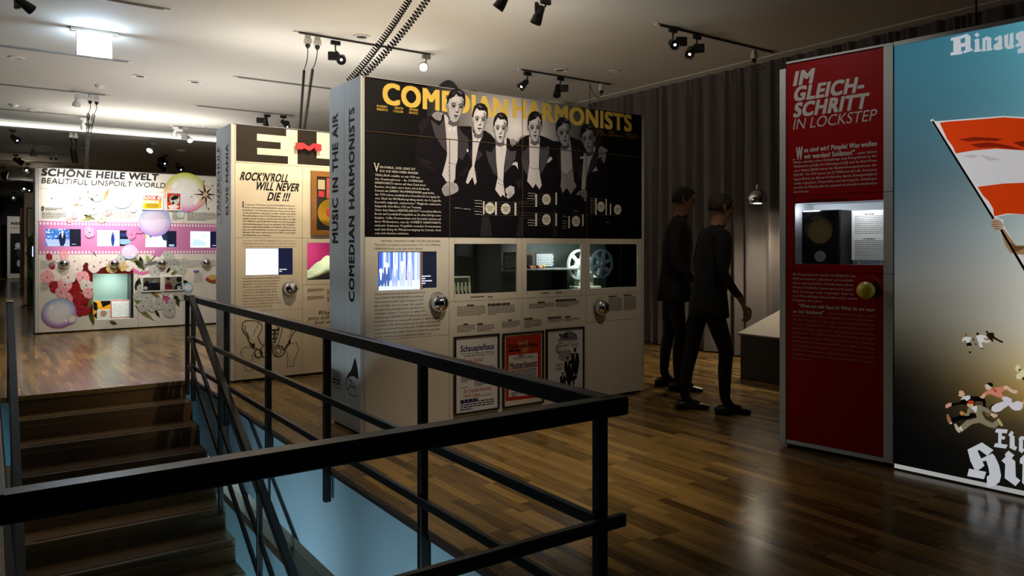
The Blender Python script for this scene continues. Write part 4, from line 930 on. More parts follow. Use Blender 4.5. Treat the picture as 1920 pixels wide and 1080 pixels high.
g_ = MB().add(vs, fs).build('cloth_body', M['cloth'], gm, f2.Mw, smooth=True)
sm = g_.modifiers.new('thickness', 'SOLIDIFY'); sm.thickness = .01; sm.offset = -1
p = Print(f2); p.crop = (400, 220, 4.5); BK = rgb(40, 32, 24)
p.poly([(192, 58), (615, 98), (615, 160), (368, 138), (368, 196), (568, 213), (568, 270), (370, 257), (370, 312), (630, 329), (630, 394), (192, 367)], BK)
p.crop = None
L0, T0 = f2.uv(400 + 710 / 4.5, 220 + 105 / 4.5); L1, Tm = f2.uv(400 + 872 / 4.5, 220 + 345 / 4.5); _, Tb = f2.uv(400 + 710 / 4.5, 220 + 395 / 4.5)
p.polyuv([(L0, Tb), (L0 + .53, Tb), (L0 + .53, Tm), (L1, Tm), (L1, T0), (L0, T0)], BK)
c45 = lambda x, y: (400 + x / 4.5, 220 + y / 4.5)
for t_, a, b, x1 in (("ROCK'N'ROLL", 222, 527, 628), ('WILL NEVER', 348, 610, 718), ('DIE !!!', 452, 700, 634)):
    X, Y = c45(a, b); p.text(t_, X, Y, 400 + x1 / 4.5, 15, INK, .035, .28, 3)
c98 = lambda x: 440 + x / 9.817
el = ['m Oktober 1958 landete der GI ELVIS PRESLEY in Bremer-', 'haven. Im hessischen Bad Nauheim musste der „King of', "Rock'n'Roll“ den Wehrdienst antreten. Bereits vorher hatte", "der Rock'n'Roll über Kinofilme mit BILL HALEY und ELVIS",
      'Westdeutschland erobert. Die Musikindustrie legte ihre Vor-', 'behalte schnell ab und es mussten deutsche Elvisse her. Mit', 'TED HEROLD und PETER KRAUS hatte die Bundesrepublik', 'bald deutschsprachige Interpreten gefunden. Über Kinofilme,',
      'Aktionen in Jugendzeitschriften und Auftritte avancierten sie,', 'ganz wie das Vorbild Elvis Presley, zu Teenager-Idolen und', 'Filmstars. Bis heute stehen beide auf der Bühne und bringen', 'die Hüftgelenke zum Schwingen.']
DK = rgb(58, 38, 22)
p.para([(c98(188 if i < 2 else 147), c98(1118 if i < 11 else 675), t) for i, t in enumerate(el)], 370 + 143 / 9.817, 370 + 706 / 9.817, 2.6, DK, .025)
p.text('I', c98(146), 370 + 185 / 9.817, c98(164), 11, INK, .05)
p.para([(c98(147), c98(1118), t) for t in ('In October 1958, GI ELVIS PRESLEY landed in Bremerhaven.', "In Bad Nauheim in Hessen, the “King of Rock'n'Roll” reported", "for his military service. Rock'n'roll had already conquered West")], 370 + 808 / 9.817, 370 + 912 / 9.817, 2.5, rgb(140, 112, 84), .008)
c38 = lambda x, y: (400 + x / 3.857, 440 + y / 3.857)
el2 = [(482, 'Germany with cinema films with BILL HALEY'), (482, 'and ELVIS. The music industry rapidly dis-'), (462, 'carded their reservations and German'), (458, 'Elvises were called for. West Germany'), (456, 'soon found its German language artists'), (456, 'in the shape of TED HEROLD and PETER'),
       (462, 'KRAUS. Via cinema films, campaigns in'), (468, 'youth magazines and performances, they'), (490, 'became, just like their role model Elvis Presley,'), (494, 'idols for teenagers and film stars. Both of them'), (425, 'still swing their hips on stage today.')]
p.para([(c38(212, 0)[0], c38(x, 0)[0], t) for x, t in el2], c38(0, 322)[1], c38(0, 528)[1], 2.7, rgb(70, 54, 38), .012)
p.crop = (400, 440, 3.857)
for x0, y0, x1, y1, n_ in ((680, 392, 800, 412, 5), (680, 446, 800, 468, 5), (822, 396, 1000, 430, 7), (822, 452, 1000, 480, 6)): p.greek(x0, y0, x1, y1, n_, rgb(130, 112, 90), .4, x0)
for i in range(9):
    a = R(-100 + i * 13); p.ell(552 + 68 * math.cos(a), 390 + 72 * math.sin(a), 2.6, 3, rgb(120, 100, 80), n=5)
p.crop = None
for t_, a, b, x1 in (('Rhythm is', 758, 578, 990), ('you either have', 680, 618, 1000), ('but when you', 730, 648, 1010)):
    X, Y = c38(a, b); p.text(t_, X, Y, 400 + x1 / 3.857, 7, INK, .012, .35)
# pelvis drawing
p.crop = (400, 440, 3.857); pk = rgb(46, 36, 26)
for pts, w_ in (([(212, 640), (228, 624), (262, 620), (300, 622), (335, 632), (352, 655), (350, 690), (336, 712), (322, 740)], 5), ([(212, 640), (208, 680), (222, 712), (240, 728), (252, 756), (270, 800), (290, 830)], 6), ([(230, 655), (226, 690), (245, 715), (262, 750)], 5), ([(318, 625), (326, 650), (300, 690), (290, 730)], 3),
                ([(322, 740), (340, 780), (362, 800), (390, 770)], 4), ([(268, 780), (300, 820), (330, 830), (352, 850), (350, 880), (326, 892), (304, 880), (298, 850), (310, 830)], 7), ([(362, 800), (345, 820), (340, 850), (350, 876), (370, 888)], 6),
                ([(440, 650), (480, 640), (500, 655), (495, 700), (490, 720)], 5), ([(560, 690), (580, 680), (596, 684), (590, 700), (570, 720), (556, 760), (530, 800), (505, 832)], 6), ([(566, 670), (560, 710), (545, 750)], 3), ([(490, 720), (478, 760), (470, 790), (450, 800)], 4),
                ([(552, 760), (548, 790), (520, 830), (508, 862), (488, 878), (462, 882), (438, 866), (430, 838), (445, 812), (470, 800), (498, 810), (506, 836)], 7), ([(455, 822), (475, 815), (490, 832), (484, 858), (462, 862), (450, 846), (455, 822)], 5),
                ([(270, 820), (240, 812), (212, 820), (196, 848)], 3), ([(196, 848), (212, 880), (224, 930), (236, 982), (284, 984), (276, 940), (280, 880), (300, 840)], 3), ([(520, 800), (560, 786), (600, 780), (620, 830), (604, 860), (584, 900), (580, 950), (532, 956)], 3), ([(532, 956), (540, 900), (530, 850), (512, 832)], 3),
                ([(392, 690), (470, 690)], 8), ([(392, 720), (468, 716)], 8), ([(394, 750), (462, 748)], 7), ([(398, 776), (450, 776)], 6), ([(408, 690), (420, 770), (424, 800)], 5), ([(440, 690), (436, 760)], 5), ([(386, 680), (396, 740), (410, 790), (428, 810), (444, 780), (470, 710), (478, 670)], 5), ([(400, 650), (430, 640), (460, 650), (470, 680), (400, 690), (400, 650)], 4),
                ([(405, 810), (410, 850), (395, 856)], 4), ([(425, 812), (418, 850)], 4), ([(408, 870), (408, 925)], 1.5)):
    p.stroke(pts, w_, pk)
for x, y, rx, ry in ((410, 705, 6, 7), (446, 705, 6, 7), (414, 735, 5, 6), (444, 733, 5, 6), (418, 762, 4, 5), (440, 762, 4, 5), (550, 775, 8, 18), (290, 800, 10, 16)): p.ell(x, y, rx, ry, pk, n=8)
p.crop = None; p.build('letter_print', w2)
Mp = [f2.uv(*c45(x, y)) for x, y in ((680, 220), (740, 222), (785, 255), (825, 225), (890, 235), (892, 290), (840, 288), (838, 262), (790, 290), (740, 264), (735, 278), (680, 275))]
MB().prism(Mp, -.075, -.045).build('red_letter', M['redlet'], w2, f2.Mw, bevel=.002, label='small red letter M standing proud of the wall')
for x in (.2, .8):
    uu = Mp[0][0] + (Mp[4][0] - Mp[0][0]) * x; MB().box(uu - .008, uu + .008, -.046, .0, Mp[7][1] + .0, Mp[7][1] + .02).build('spacer', M['grey'], w2, f2.Mw)
def pic2(p, x0, y0, x1, y1):
    p.grid(x0, y0, x1, y1, 1, 1, lambda a, b: rgb(12, 18, 46)); xm = x0 + (x1 - x0) * .70
    p.grid(x0, y0, xm, y1, 8, 8, lambda a, b: rgb(int(255 - 55 * a * max(0, 1 - b * 2.5)), int(255 - 30 * a * max(0, 1 - b * 2.5)), 255))
    for i, ww in enumerate((17, 12)): p.greek(xm + 2, 504.5 + i * 3.6, xm + 2 + ww, 505.8 + i * 3.6, 1, rgb(235), .9, seed=i)
screen(w2, f2, 460.5, 466, 548, 516, pic2)
dome(w2, f2, 543, 541, .070)
fs2 = sideface(f2); p = Print(fs2)
p.vtext('ELVIS MANIA', 428, 403, 269, 423.5, INK, .03); p.vtext('TANZSCHULE', 411.8, 408, 275, 407.6, INK, .03); p.vtext('DANCING SCHOOL', 415.6, 418, 279, 413.0, rgb(70, 72, 74), .0)
for i in range(6):
    for x0, x1 in ((407.5, 415), (422.5, 430)): p.stroke([(x0, 626 + i * 3.4), (x1, 627.5 + i * 3.7)], .8, rgb(140))
p.build('side_lettering', w2)
# gold record in a wooden frame
tG, r_ = printframe('framed_record', 'gold record in a thick honey-coloured wooden frame with black mat', 'framed record', f2, 582, 320.5, 655, 441.5, .055, .035, M['wood'])
u0, v0, u1, v1 = r_
MB().box(u0, u1, -.014, -.002, v0, v1).build('mat_board', M['black'], tG, f2.Mw)
gu, gv = f2.uv(619, 399)
MB().lathe([(.142, -.016), (.142, -.021), (.05, -.023)], (gu, 0, gv), (0, 1, 0), 40).build('gold_disc', M['gold'], tG, f2.Mw, smooth=True)
MB().lathe([(.052, -.0225), (.05, -.025)], (gu, 0, gv), (0, 1, 0), 24).build('disc_label', M['redlet'], tG, f2.Mw)
for a, b, c_, d_, m_ in ((595, 337, 608, 355, mat('brass_plaque', rgb(205, 190, 150), .4, .3, noise=.1)), (596, 358, 607, 369, M['redlet']), (611, 334, 640, 372, mat('record_sleeve', rgb(190, 80, 60), .5, noise=.5, nscale=40))):
    a0 = f2.uv(a, b); a1 = f2.uv(c_, b)[0]; a2 = f2.uv(a, d_)[1]; MB().box(a0[0], a1, -.018, -.014, a2, a0[1]).build('plaque', m_, tG, f2.Mw)

# ---------- 3. the flower wall
f3 = Face((.585, 13.2), (1, 0)); W_T_ = W_T
w3 = thing('exhibition_wall', 'white exhibition wall with flower and soap bubble print under SCHÖNE HEILE WELT', 'exhibition wall', f3.Mw)
Z = [f3.u_(x) for x in (71.5, 172.7, 258.5, 344.5)]; Z.append(W_L - .022)
va = f3.uv(71.5, 353)[1]; vb1 = f3.uv(71.5, 414.5)[1]; vb2 = f3.uv(71.5, 477.3)[1]; vc = f3.uv(71.5, 505)[1]
mu0, mv0 = f3.uv(174.5, 600); mu1, mv1 = f3.uv(250.5, 512.7)
hole3 = (mu0 - .005, mu1 + .06, mv0 - .01, mv1 + .01, .40)
W_H3 = 2.55
shell(w3, f3, M['panel'], M['panelgrey'], hole3)
MB().box(.021, Z[0] - .002, 0, .02, .02, W_H).build('edge_strip', M['panel'], w3, f3.Mw)
for i in range(4):
    for a, b in (((va, vTop), (vb1, va), (vb2, vb1))): seampanel(w3, f3, Z[i], Z[i + 1], a, b, M['panel'])
    if i != 1: seampanel(w3, f3, Z[i], Z[i + 1], vc, vb2, M['panel']); seampanel(w3, f3, Z[i], Z[i + 1], .02, vc, M['panel'])
seampanel(w3, f3, Z[1], Z[2], mv1, vb2, M['panel']); seampanel(w3, f3, Z[1], Z[2], .02, mv0, M['panel'])
if mu0 - Z[1] > .004: seampanel(w3, f3, Z[1], mu0, mv0, mv1, M['panel'])
seampanel(w3, f3, mu1, Z[2], mv0, mv1, M['panel'])
u0, u1, v0, v1, dd = hole3
c = MB(); c.box(u0, u1, dd - .006, dd - .001, v0, v1); c.box(u0, u1, .022, dd, v0, v0 + .005); c.box(u0, u1, .022, dd, v1 - .005, v1); c.box(u0, u0 + .005, .022, dd, v0, v1); c.box(u1 - .005, u1, .022, dd, v0, v1)
case3 = c.build('show_case', mat('pale_green_lining', rgb(150, 176, 166), .5, noise=.1), w3, f3.Mw)
MB().box(mu1 - .035, mu1 - .001, .03, dd - .01, v0 + .006, v1 - .006).build('dark_cheek', M['black'], case3, f3.Mw)
light('AREA', 'case_light', f3.Mw @ Vector(((mu0 + mu1) / 2, .1, v1 - .02)), 5, (.9, 1, .96), f3.Mw @ Vector(((mu0 + mu1) / 2, .3, v0)), .2)
def box_in3(name, label, px0, py0, px1, py1, d, col, cat, pr_=None):
    a, b = f3.uv(px0, py0, d); c_ = f3.u_(px1, d); vv = v0 + .0055
    t = thing(name, label, cat, f3.Mw @ T3((a + c_) / 2, d + .02, vv))
    MB().box(a, c_, d, d + .03, vv, b).build('cover', mat(name + '_stock', col, .5, noise=.5, nscale=25), t, f3.Mw, bevel=.002)
    if pr_:
        q_ = Print(f3); q_.d = -d + .001; pr_(q_, a, vv, c_, b); q_.build('cover_print', t)
box_in3('magazine', 'yellow and black magazine cover lying at the bottom of the large show case opening', 175, 565, 207, 600, .20, rgb(240, 165, 10), 'magazine',
        lambda q_, a, b, c_, d: (q_.polyuv([(a, d), (a + .05, d - .03), (a + .07, d - .18), (a, d - .12)], rgb(12)), q_.polyuv([(a + .10, d), (c_, d), (c_, d - .05), (a + .13, d - .10)], rgb(12)), q_.polyuv([(a + .05, b), (a + .12, b + .10), (a + .09, b + .14), (a, b + .06)], rgb(30, 20, 10))))
box_in3('record_sleeve', 'white record sleeve with a round portrait in front of the yellow magazine', 182, 581, 206, 600, .12, rgb(236, 226, 220), 'record sleeve',
        lambda q_, a, b, c_, d: q_.polyuv([((a + c_) / 2 + .045 * math.cos(R(t)), (b + d) / 2 + .01 + .05 * math.sin(R(t))) for t in range(0, 360, 20)], rgb(170, 140, 120)))
box_in3('picture_book', 'white picture book with a red edge beside the yellow magazine', 208, 563, 247, 600, .20, rgb(238, 236, 232), 'book',
        lambda q_, a, b, c_, d: (q_.rectuv(a, b, c_, b + .012, rgb(215, 60, 60)), q_.rectuv(a, b, a + .010, d, rgb(215, 60, 60)), q_.rectuv(a, d - .012, c_, d, rgb(215, 60, 60))))
p = Print(f3); p.step = .000012
MV = rgb(205, 128, 176)
e0 = f3.uv(71.5, 414.5); e1 = f3.uv(71.5, 477.3)
p.rectuv(Z[0], e1[1], Z[4], e0[1], MV)
npf = 58
for i in range(npf):
    u = Z[0] + .02 + (Z[4] - Z[0] - .04) * i / npf
    for v in (e0[1] - .052, e1[1] + .012): p.rectuv(u, v, u + .022, v + .036, rgb(240, 236, 232))
rn = random.Random(12)
def petal(cx, cy, ang, ln, wd, c0, c1):
    pts = []; ca, sa = math.cos(ang), math.sin(ang)
    sh = ((0, 0), (.25, .28), (.6, .5), (.88, .4), (1, .08), (.98, -.15), (.85, -.42), (.55, -.5), (.22, -.26))
    for x, y in sh: pts.append((cx + ln * (x * ca - y * wd * sa), cy + ln * (x * sa + y * wd * ca)))
    uv = [p.at(q_) for q_ in pts]; p.polyuv(uv, c1, [c0] + [c1] * (len(uv) - 1))
    inner = [(cx + (x_ - cx) * .86 + ln * .05 * ca, cy + (y_ - cy) * .86 + ln * .05 * sa) for x_, y_ in pts]
    mid = tuple((a + b) / 2 for a, b in zip(c0, c1))
    uv = [p.at(q_) for q_ in inner]; p.polyuv(uv, mid, [c0] + [mid] * 4 + [c1] * 4)
    p.stroke([(cx + ln * .15 * ca, cy + ln * .15 * sa), (cx + ln * .8 * ca, cy + ln * .8 * sa)], .5, tuple(x * .72 for x in c1[:3]) + (1,))
def flower(cx, cy, r, c0, c1, n=5, heart=rgb(60, 50, 30)):
    a0 = rn.uniform(0, 6)
    for k in range(n): petal(cx, cy, a0 + 2 * math.pi * k / n + rn.uniform(-.15, .15), r * rn.uniform(.85, 1.1), 1.15, c0, c1)
    p.ell(cx, cy, r * .13, r * .13, heart, n=8)
def leaf(pts, c0, c1):
    (x0, y0), (x1, y1), w_ = pts; dx, dy = x1 - x0, y1 - y0; L_ = math.hypot(dx, dy); nx_, ny_ = -dy / L_ * w_, dx / L_ * w_
    P_ = [(x0, y0), (x0 + dx * .25 + nx_ * .8, y0 + dy * .25 + ny_ * .8), (x0 + dx * .6 + nx_, y0 + dy * .6 + ny_), (x1, y1), (x0 + dx * .6 - nx_ * .8, y0 + dy * .6 - ny_ * .8), (x0 + dx * .25 - nx_ * .7, y0 + dy * .25 - ny_ * .7)]
    uv = [p.at(q_) for q_ in P_]; p.polyuv(uv, c0, [c0, c0, c1, c1, c0, c0]); p.stroke([(x0, y0), (x1, y1)], .6, tuple(x * .6 for x in c0[:3]) + (1,))
WP = (rgb(250, 240, 235), rgb(222, 206, 198)); PK = (rgb(252, 226, 222), rgb(232, 150, 155)); RDp = (rgb(206, 70, 90), rgb(150, 20, 34)); GY = (rgb(226, 226, 220), rgb(176, 178, 168)); GW = (rgb(250, 236, 200), rgb(190, 160, 90))
DR = rgb(96, 14, 14); GN = rgb(86, 98, 44); DG = rgb(34, 34, 24); LG = rgb(156, 166, 108)
# dark red ground behind the blossoms
p.poly([(150, 506), (160, 492), (200, 500), (250, 505), (250, 513), (174, 513), (174, 590), (168, 582), (150, 570), (135, 562), (128, 540), (140, 525)], DR)
p.poly([(126, 545), (140, 530), (160, 540), (174, 548), (174, 566), (150, 572), (132, 560)], rgb(150, 24, 26))
for x0, y0, x1, y1, w_, a, b in ((140, 548, 172, 556, 4, LG, GN), (160, 590, 176, 550, 4, GN, LG), (176, 610, 166, 580, 5, GN, DG), (118, 560, 98, 566, 4, GN, DG), (205, 602, 220, 608, 4, GN, DG), (193, 508, 240, 485, 5, DG, GN), (240, 482, 262, 490, 6, LG, GN), (262, 480, 270, 508, 5, DG, LG),
                                 (252, 488, 272, 506, 5, DG, GN), (274, 478, 284, 498, 5, LG, GN), (300, 490, 268, 498, 4, DG, GN), (252, 552, 275, 580, 9, GN, LG), (252, 572, 290, 602, 5, GN, LG), (290, 580, 300, 596, 3, DG, DG), (328, 550, 336, 576, 6, DG, GN), (282, 546, 304, 562, 4, rgb(150, 120, 70), GN), (306, 562, 312, 540, 3, GN, LG),
                                 (254, 545, 262, 520, 6, DG, DG), (340, 526, 356, 532, 4, DG, DG), (312, 512, 320, 500, 3, DG, DG), (320, 515, 334, 508, 4, GN, LG), (300, 470, 262, 512, 1.2, DG, DG), (172, 470, 182, 482, 1, DG, DG), (156, 402, 180, 412, 3, DG, rgb(120, 100, 50)), (168, 372, 190, 378, 4, rgb(70, 54, 30), LG), (194, 376, 204, 352, 3, rgb(150, 140, 70), rgb(190, 80, 60)), (104, 374, 122, 376, 4, rgb(225, 228, 200), rgb(238, 238, 220)),
                                 (136, 386, 152, 382, 2, rgb(150, 120, 80), rgb(190, 170, 130)), (158, 413, 170, 402, 3, rgb(110, 80, 40), GN), (150, 414, 176, 408, 3, LG, GN)):
    leaf(((x0, y0), (x1, y1), w_), a, b)
p.poly([(244, 498), (262, 510), (276, 508), (286, 500), (280, 512), (268, 516), (252, 512)], rgb(214, 110, 160)); p.poly([(284, 478), (300, 482), (308, 470), (296, 466)], rgb(196, 120, 170)); p.poly([(300, 562), (312, 554), (324, 562), (312, 570)], rgb(190, 80, 130))
for x, y, r, c_ in ((97, 372, 11, (rgb(236, 230, 226), rgb(214, 206, 202))), (88, 520, 13, PK), (97, 498, 7, RDp), (92, 482, 7, RDp), (104, 538, 12, RDp), (122, 534, 14, PK), (114, 548, 12, PK), (128, 520, 13, WP), (145, 505, 11, WP), (140, 490, 12, WP), (155, 520, 13, PK), (162, 535, 12, WP), (165, 550, 10, PK), (146, 560, 12, RDp), (126, 560, 12, PK),
                    (138, 578, 9, RDp), (150, 585, 9, RDp), (160, 582, 10, RDp), (146, 574, 8, RDp), (176, 500, 13, WP), (188, 492, 12, WP), (200, 488, 10, WP), (210, 500, 12, GW), (226, 486, 10, GY), (240, 500, 10, WP), (230, 500, 9, GW), (120, 478, 8, PK), (106, 486, 7, WP),
                    (318, 484, 10, GY), (326, 496, 11, GY), (340, 505, 11, GY), (344, 492, 8, GY), (290, 510, 11, GY), (300, 500, 9, GY), (314, 478, 8, GY), (263, 540, 8, GY), (258, 556, 9, GY), (275, 558, 12, GY), (268, 574, 11, GY), (284, 575, 10, GY), (298, 570, 12, GY), (318, 582, 13, GY), (322, 568, 9, GY), (342, 555, 9, GY), (330, 548, 7, GY), (310, 548, 8, GY), (352, 547, 6, GY),
                    (165, 360, 12, WP), (150, 372, 12, (rgb(252, 250, 244), rgb(236, 232, 222))), (182, 366, 12, (rgb(252, 250, 244), rgb(238, 232, 220))), (176, 392, 11, (rgb(250, 240, 232), rgb(238, 214, 200))), (200, 395, 10, PK), (140, 404, 7, PK), (130, 412, 6, PK), (190, 410, 9, (rgb(250, 236, 214), rgb(226, 200, 150))), (246, 440, 10, (rgb(226, 160, 196), rgb(206, 122, 170))), (168, 436, 11, (rgb(245, 190, 205), rgb(225, 150, 185))), (262, 430, 9, (rgb(214, 140, 184), rgb(200, 120, 168)))):
    flower(x, y, r, *c_)
def bubble(x, y, r, tops, fill=(236, 234, 234), hl=True):
    """tops: rim colours from the top of the bubble down to its foot"""
    def rim(t, k):
        f = (1 - math.sin(t)) / 2 * (len(tops) - 1); i = min(int(f), len(tops) - 2); g = f - i
        c_ = [tops[i][j] * (1 - g) + tops[i + 1][j] * g for j in range(3)]
        return rgb(*[c_[j] * k + fill[j] * (1 - k) for j in range(3)])
    p.disc(x, y, r, (rgb(*fill), lambda t: rim(t, .12), lambda t: rim(t, .62), lambda t: rim(t, 1)))
    if hl:
        for a, s_ in ((R(215), 1), (R(40), 1)):
            cx, cy = x + r * .68 * math.cos(a), y + r * .68 * math.sin(a)
            p.poly([(cx - r * .16, cy + r * .10 * s_), (cx + r * .06, cy - r * .18), (cx + r * .16, cy - r * .06), (cx - r * .02, cy + r * .2)], rgb(244, 242, 240))
bubble(347.8, 360.7, 37, ((180, 196, 60), (214, 190, 110), (238, 170, 120), (214, 120, 180)))
bubble(111, 586.7, 28, ((130, 160, 200), (150, 150, 205), (140, 110, 185), (150, 84, 160)))
bubble(227.5, 373, 18, ((130, 190, 170), (180, 215, 205), (150, 210, 225)), (248, 248, 244))
bubble(248.5, 391.7, 7, ((214, 150, 190), (190, 150, 200)), hl=False); bubble(134.7, 598.5, 8, ((220, 200, 120), (200, 150, 170), (180, 110, 170)))
bubble(242.7, 472, 14, ((190, 170, 220), (226, 190, 215), (150, 190, 230)), (232, 206, 226)); bubble(352, 538.7, 9, ((90, 180, 200), (150, 190, 230), (60, 150, 190)), hl=False)
bubble(337.7, 401.8, 8, ((70, 110, 190), (130, 190, 190), (150, 200, 130)), hl=False); bubble(290, 416, 28, ((110, 140, 205), (160, 165, 215), (160, 130, 200)), (214, 196, 220), hl=False)
# compass star
cx, cy = 384.8, 364.8
p.crop = None
for k, (a, l_) in enumerate(((-100, 27), (-50, 17), (0, 19), (40, 17), (85, 27), (128, 16), (180, 24), (215, 19))):
    a = R(a); nx_, ny_ = -math.sin(a), math.cos(a)
    p.poly([(cx + 3 * math.cos(a), cy + 3 * math.sin(a)), (cx + 6 * math.cos(a) + nx_ * 1.8, cy + 6 * math.sin(a) + ny_ * 1.8), (cx + l_ * math.cos(a), cy + l_ * math.sin(a)), (cx + 6 * math.cos(a) - nx_ * 1.8, cy + 6 * math.sin(a) - ny_ * 1.8)], rgb(40, 32, 30))
pts = [(cx + 16 * math.cos(R(t)), cy + 16 * math.sin(R(t))) for t in range(0, 361, 15)]; p.stroke(pts, .4, rgb(150, 120, 110))
for t_, x, y in (('N', 380, 341.5), ('W', 357, 370.5), ('S', 389, 393), ('O', 396.5, 350)): p.text(t_, x, y, x + 3.4, 3, rgb(50), .03)
p.text('SCHÖNE HEILE WELT', 77.5, 328.3, 296, 12.6, INK, .034, .12, 4); p.text('BEAUTIFUL UNSPOILT WORLD', 77.5, 342.8, 309.5, 10, INK, .006, .14, 4)
p.text('D', 78, 394, 83, 7, INK, .05); LT = rgb(150, 146, 142)
for x0, y0, x1, y1, n_, cc in ((85, 389, 118, 396, 2, 90), (78, 397, 124, 410, 5, 90), (196, 394, 253, 409, 6, 150), (266, 397, 318, 414, 6, 150), (322, 397, 340, 414, 6, 150), (351, 398, 404, 415, 6, 150), (77, 488, 104, 502, 7, 160), (77, 530, 92, 545, 6, 150), (268, 488, 296, 501, 7, 165), (306, 487, 338, 499, 6, 165), (351, 488, 375, 501, 7, 165), (392, 488, 404, 500, 6, 165), (364, 512, 379, 530, 10, 150)):
    p.greek(x0, y0, x1, y1, n_, rgb(cc), .4, x0)
p.greek(363, 507, 385, 511, 1, rgb(60, 60, 150), .9, 3)
p.poly([(384, 523), (394, 515.5), (404, 516), (404, 531), (392, 529)], rgb(150, 70, 50)); p.ell(398, 520, 8, 5, rgb(214, 170, 100), n=12)
p.build('flower_print', w3)
def pic3(k):
    def f_(p, x0, y0, x1, y1):
        w_ = x1 - x0; h_ = y1 - y0; rn2 = random.Random(k); xm = x0 + w_ * .68
        p.grid(x0, y0, x1, y1, 1, 1, lambda a, b: rgb(10, 14, 40))
        p.grid(x0, y0, xm, y1, 1, 1, lambda a, b: rgb(238, 244, 255) if k else rgb(60, 110, 190))
        if k == 0:
            for i in range(60): p.ell(rn2.uniform(x0 + 1, xm - 1), rn2.uniform(y0 + 1, y0 + h_ * .6), rn2.uniform(.6, 2.2), rn2.uniform(.6, 1.6), rgb(*rn2.choice(((225, 235, 255), (20, 40, 90), (130, 180, 240)))), n=6)
            for i in range(5): p.rect(x0 + i, y0 + h_ * (.62 + i * .08), xm, y0 + h_ * (.66 + i * .08), rgb(230, 240, 255))
            p.poly([(113, 437), (121, 437), (124, 446), (122, 456), (119, 461), (113, 461), (111, 452), (109, 445)], rgb(8, 26, 60)); p.ell(117, 435, 2, 2.6, rgb(235, 235, 250)); p.poly([(115, 438), (119, 438), (117, 447)], rgb(240, 245, 255))
        if k == 1: p.poly([(209, 440), (214, 440), (215, 450), (213, 461), (210, 461), (208, 450)], rgb(30, 60, 160)); p.ell(211.5, 438, 1.6, 2, rgb(40, 60, 140)); p.rect(xm + 2, y0 + 6, x1, y0 + 12, rgb(30, 60, 130)); p.rect(xm + 1, y0 + 17, x1, y1 - 4, rgb(150, 190, 240))
        if k == 2: p.ell(287, 442, 7, 5, rgb(20, 10, 20)); p.ell(289, 449, 7, 7, rgb(245, 225, 230)); p.rect(x0, y0, x0 + 3, y0 + h_ * .5, rgb(180, 230, 120)); p.poly([(300, 436), (312, 434), (314, 452), (306, 450)], rgb(20, 40, 70)); p.rect(x1 - 14, y1 - 5, x1 - 4, y1 - 1, rgb(110, 160, 180))
        if k == 3: p.ell(384, 441, 5, 6, rgb(200, 215, 250)); p.poly([(362, 447), (382, 452), (388, 460), (360, 462)], rgb(180, 205, 250))
        p.rect(xm + 4, y1 - 4.4, xm + 12, y1 - 3.4, rgb(190, 200, 225))
    return f_
for k, (a, b, c_, d) in enumerate(((85.6, 428.9, 151.7, 461.8), (182.4, 431.4, 244, 461.4), (272.7, 432.5, 330.8, 463.2), (356.8, 433.6, 411.5, 464.2))): screen(w3, f3, a, b, c_, d, pic3(k))
for x, y in ((119.8, 494.3), (214, 494), (302.7, 493.4), (385.4, 492.6)): dome(w3, f3, x, y, .072)
def small(label, x0, y0, x1, y1, draw, m=M['whitep']):
    t, r = printframe('framed_poster', label, 'poster', f3, x0, y0, x1, y1, .018, .036, m)
    q_ = Print(f3); q_.d = .028; q_.rectuv(*r, rgb(235, 232, 228)); draw(q_); q_.build('sheet', t, M['printm'])
def dr1(q_):
    q_.poly([(267.5, 373), (302, 374.5), (302, 391), (267.5, 391.5)], rgb(214, 176, 30)); q_.poly([(267.5, 367), (290, 367), (302, 370), (302, 376), (267.5, 374)], rgb(226, 60, 30))
    q_.text('ROCK', 268.5, 373, 292, 5, rgb(245), .05); q_.text('DANCE', 268.5, 380.5, 297, 5, rgb(245), .05); q_.ell(297.5, 372, 3.6, 3, rgb(190, 196, 200)); q_.greek(273, 382, 296, 391, 5, rgb(70, 50, 20), .45, 3)
def dr2(q_):
    q_.rect(312.3, 362.6, 337.5, 392.8, rgb(214, 52, 30)); q_.ell(327, 375, 9, 9.5, rgb(196, 206, 196)); q_.poly([(319, 372), (326, 366), (334, 367), (333, 373), (327, 375), (321, 376)], rgb(14)); q_.ell(324, 381, 2.4, 3, rgb(30)); q_.poly([(314, 386), (326, 383), (336, 387), (330, 392), (318, 392)], rgb(240, 225, 215)); q_.rect(313.2, 369, 315.5, 379, rgb(40))
def dr3(q_):
    q_.rect(268, 521, 300, 544.5, rgb(34, 30, 26)); q_.rect(268, 521, 300, 530, rgb(96, 92, 80)); q_.poly([(269, 544), (271, 530), (276, 523), (280, 535), (279, 544)], rgb(12)); q_.ell(276, 524.5, 2, 2.6, rgb(120, 70, 50)); q_.ell(288, 528, 4, 2.6, rgb(80, 130, 170)); q_.poly([(282, 531), (290, 530), (297, 534), (299, 544), (282, 544)], rgb(16)); q_.ell(292, 526, 2.4, 3, rgb(150, 110, 60)); q_.ell(272.5, 540, 3.6, 3, rgb(230)); q_.ell(272.5, 540, 2, 1.2, rgb(60))
def dr4(q_):
    q_.rect(308, 520, 341.4, 543.2, rgb(120, 118, 104)); q_.poly([(308, 543), (309, 533), (314, 529), (320, 531), (324, 543)], rgb(120, 30, 34)); q_.rect(308.5, 536, 322, 537.5, rgb(20)); q_.ell(315, 525, 3.4, 4, rgb(150, 96, 60)); q_.ell(315, 522.5, 3.4, 2.4, rgb(24)); q_.ell(335, 524, 5, 5, rgb(30, 22, 18)); q_.poly([(324, 543), (330, 533), (338, 530), (341, 543)], rgb(20, 20, 26)); q_.ell(335, 539, 3.4, 3, rgb(230)); q_.ell(335, 539, 2, 1.2, rgb(60))
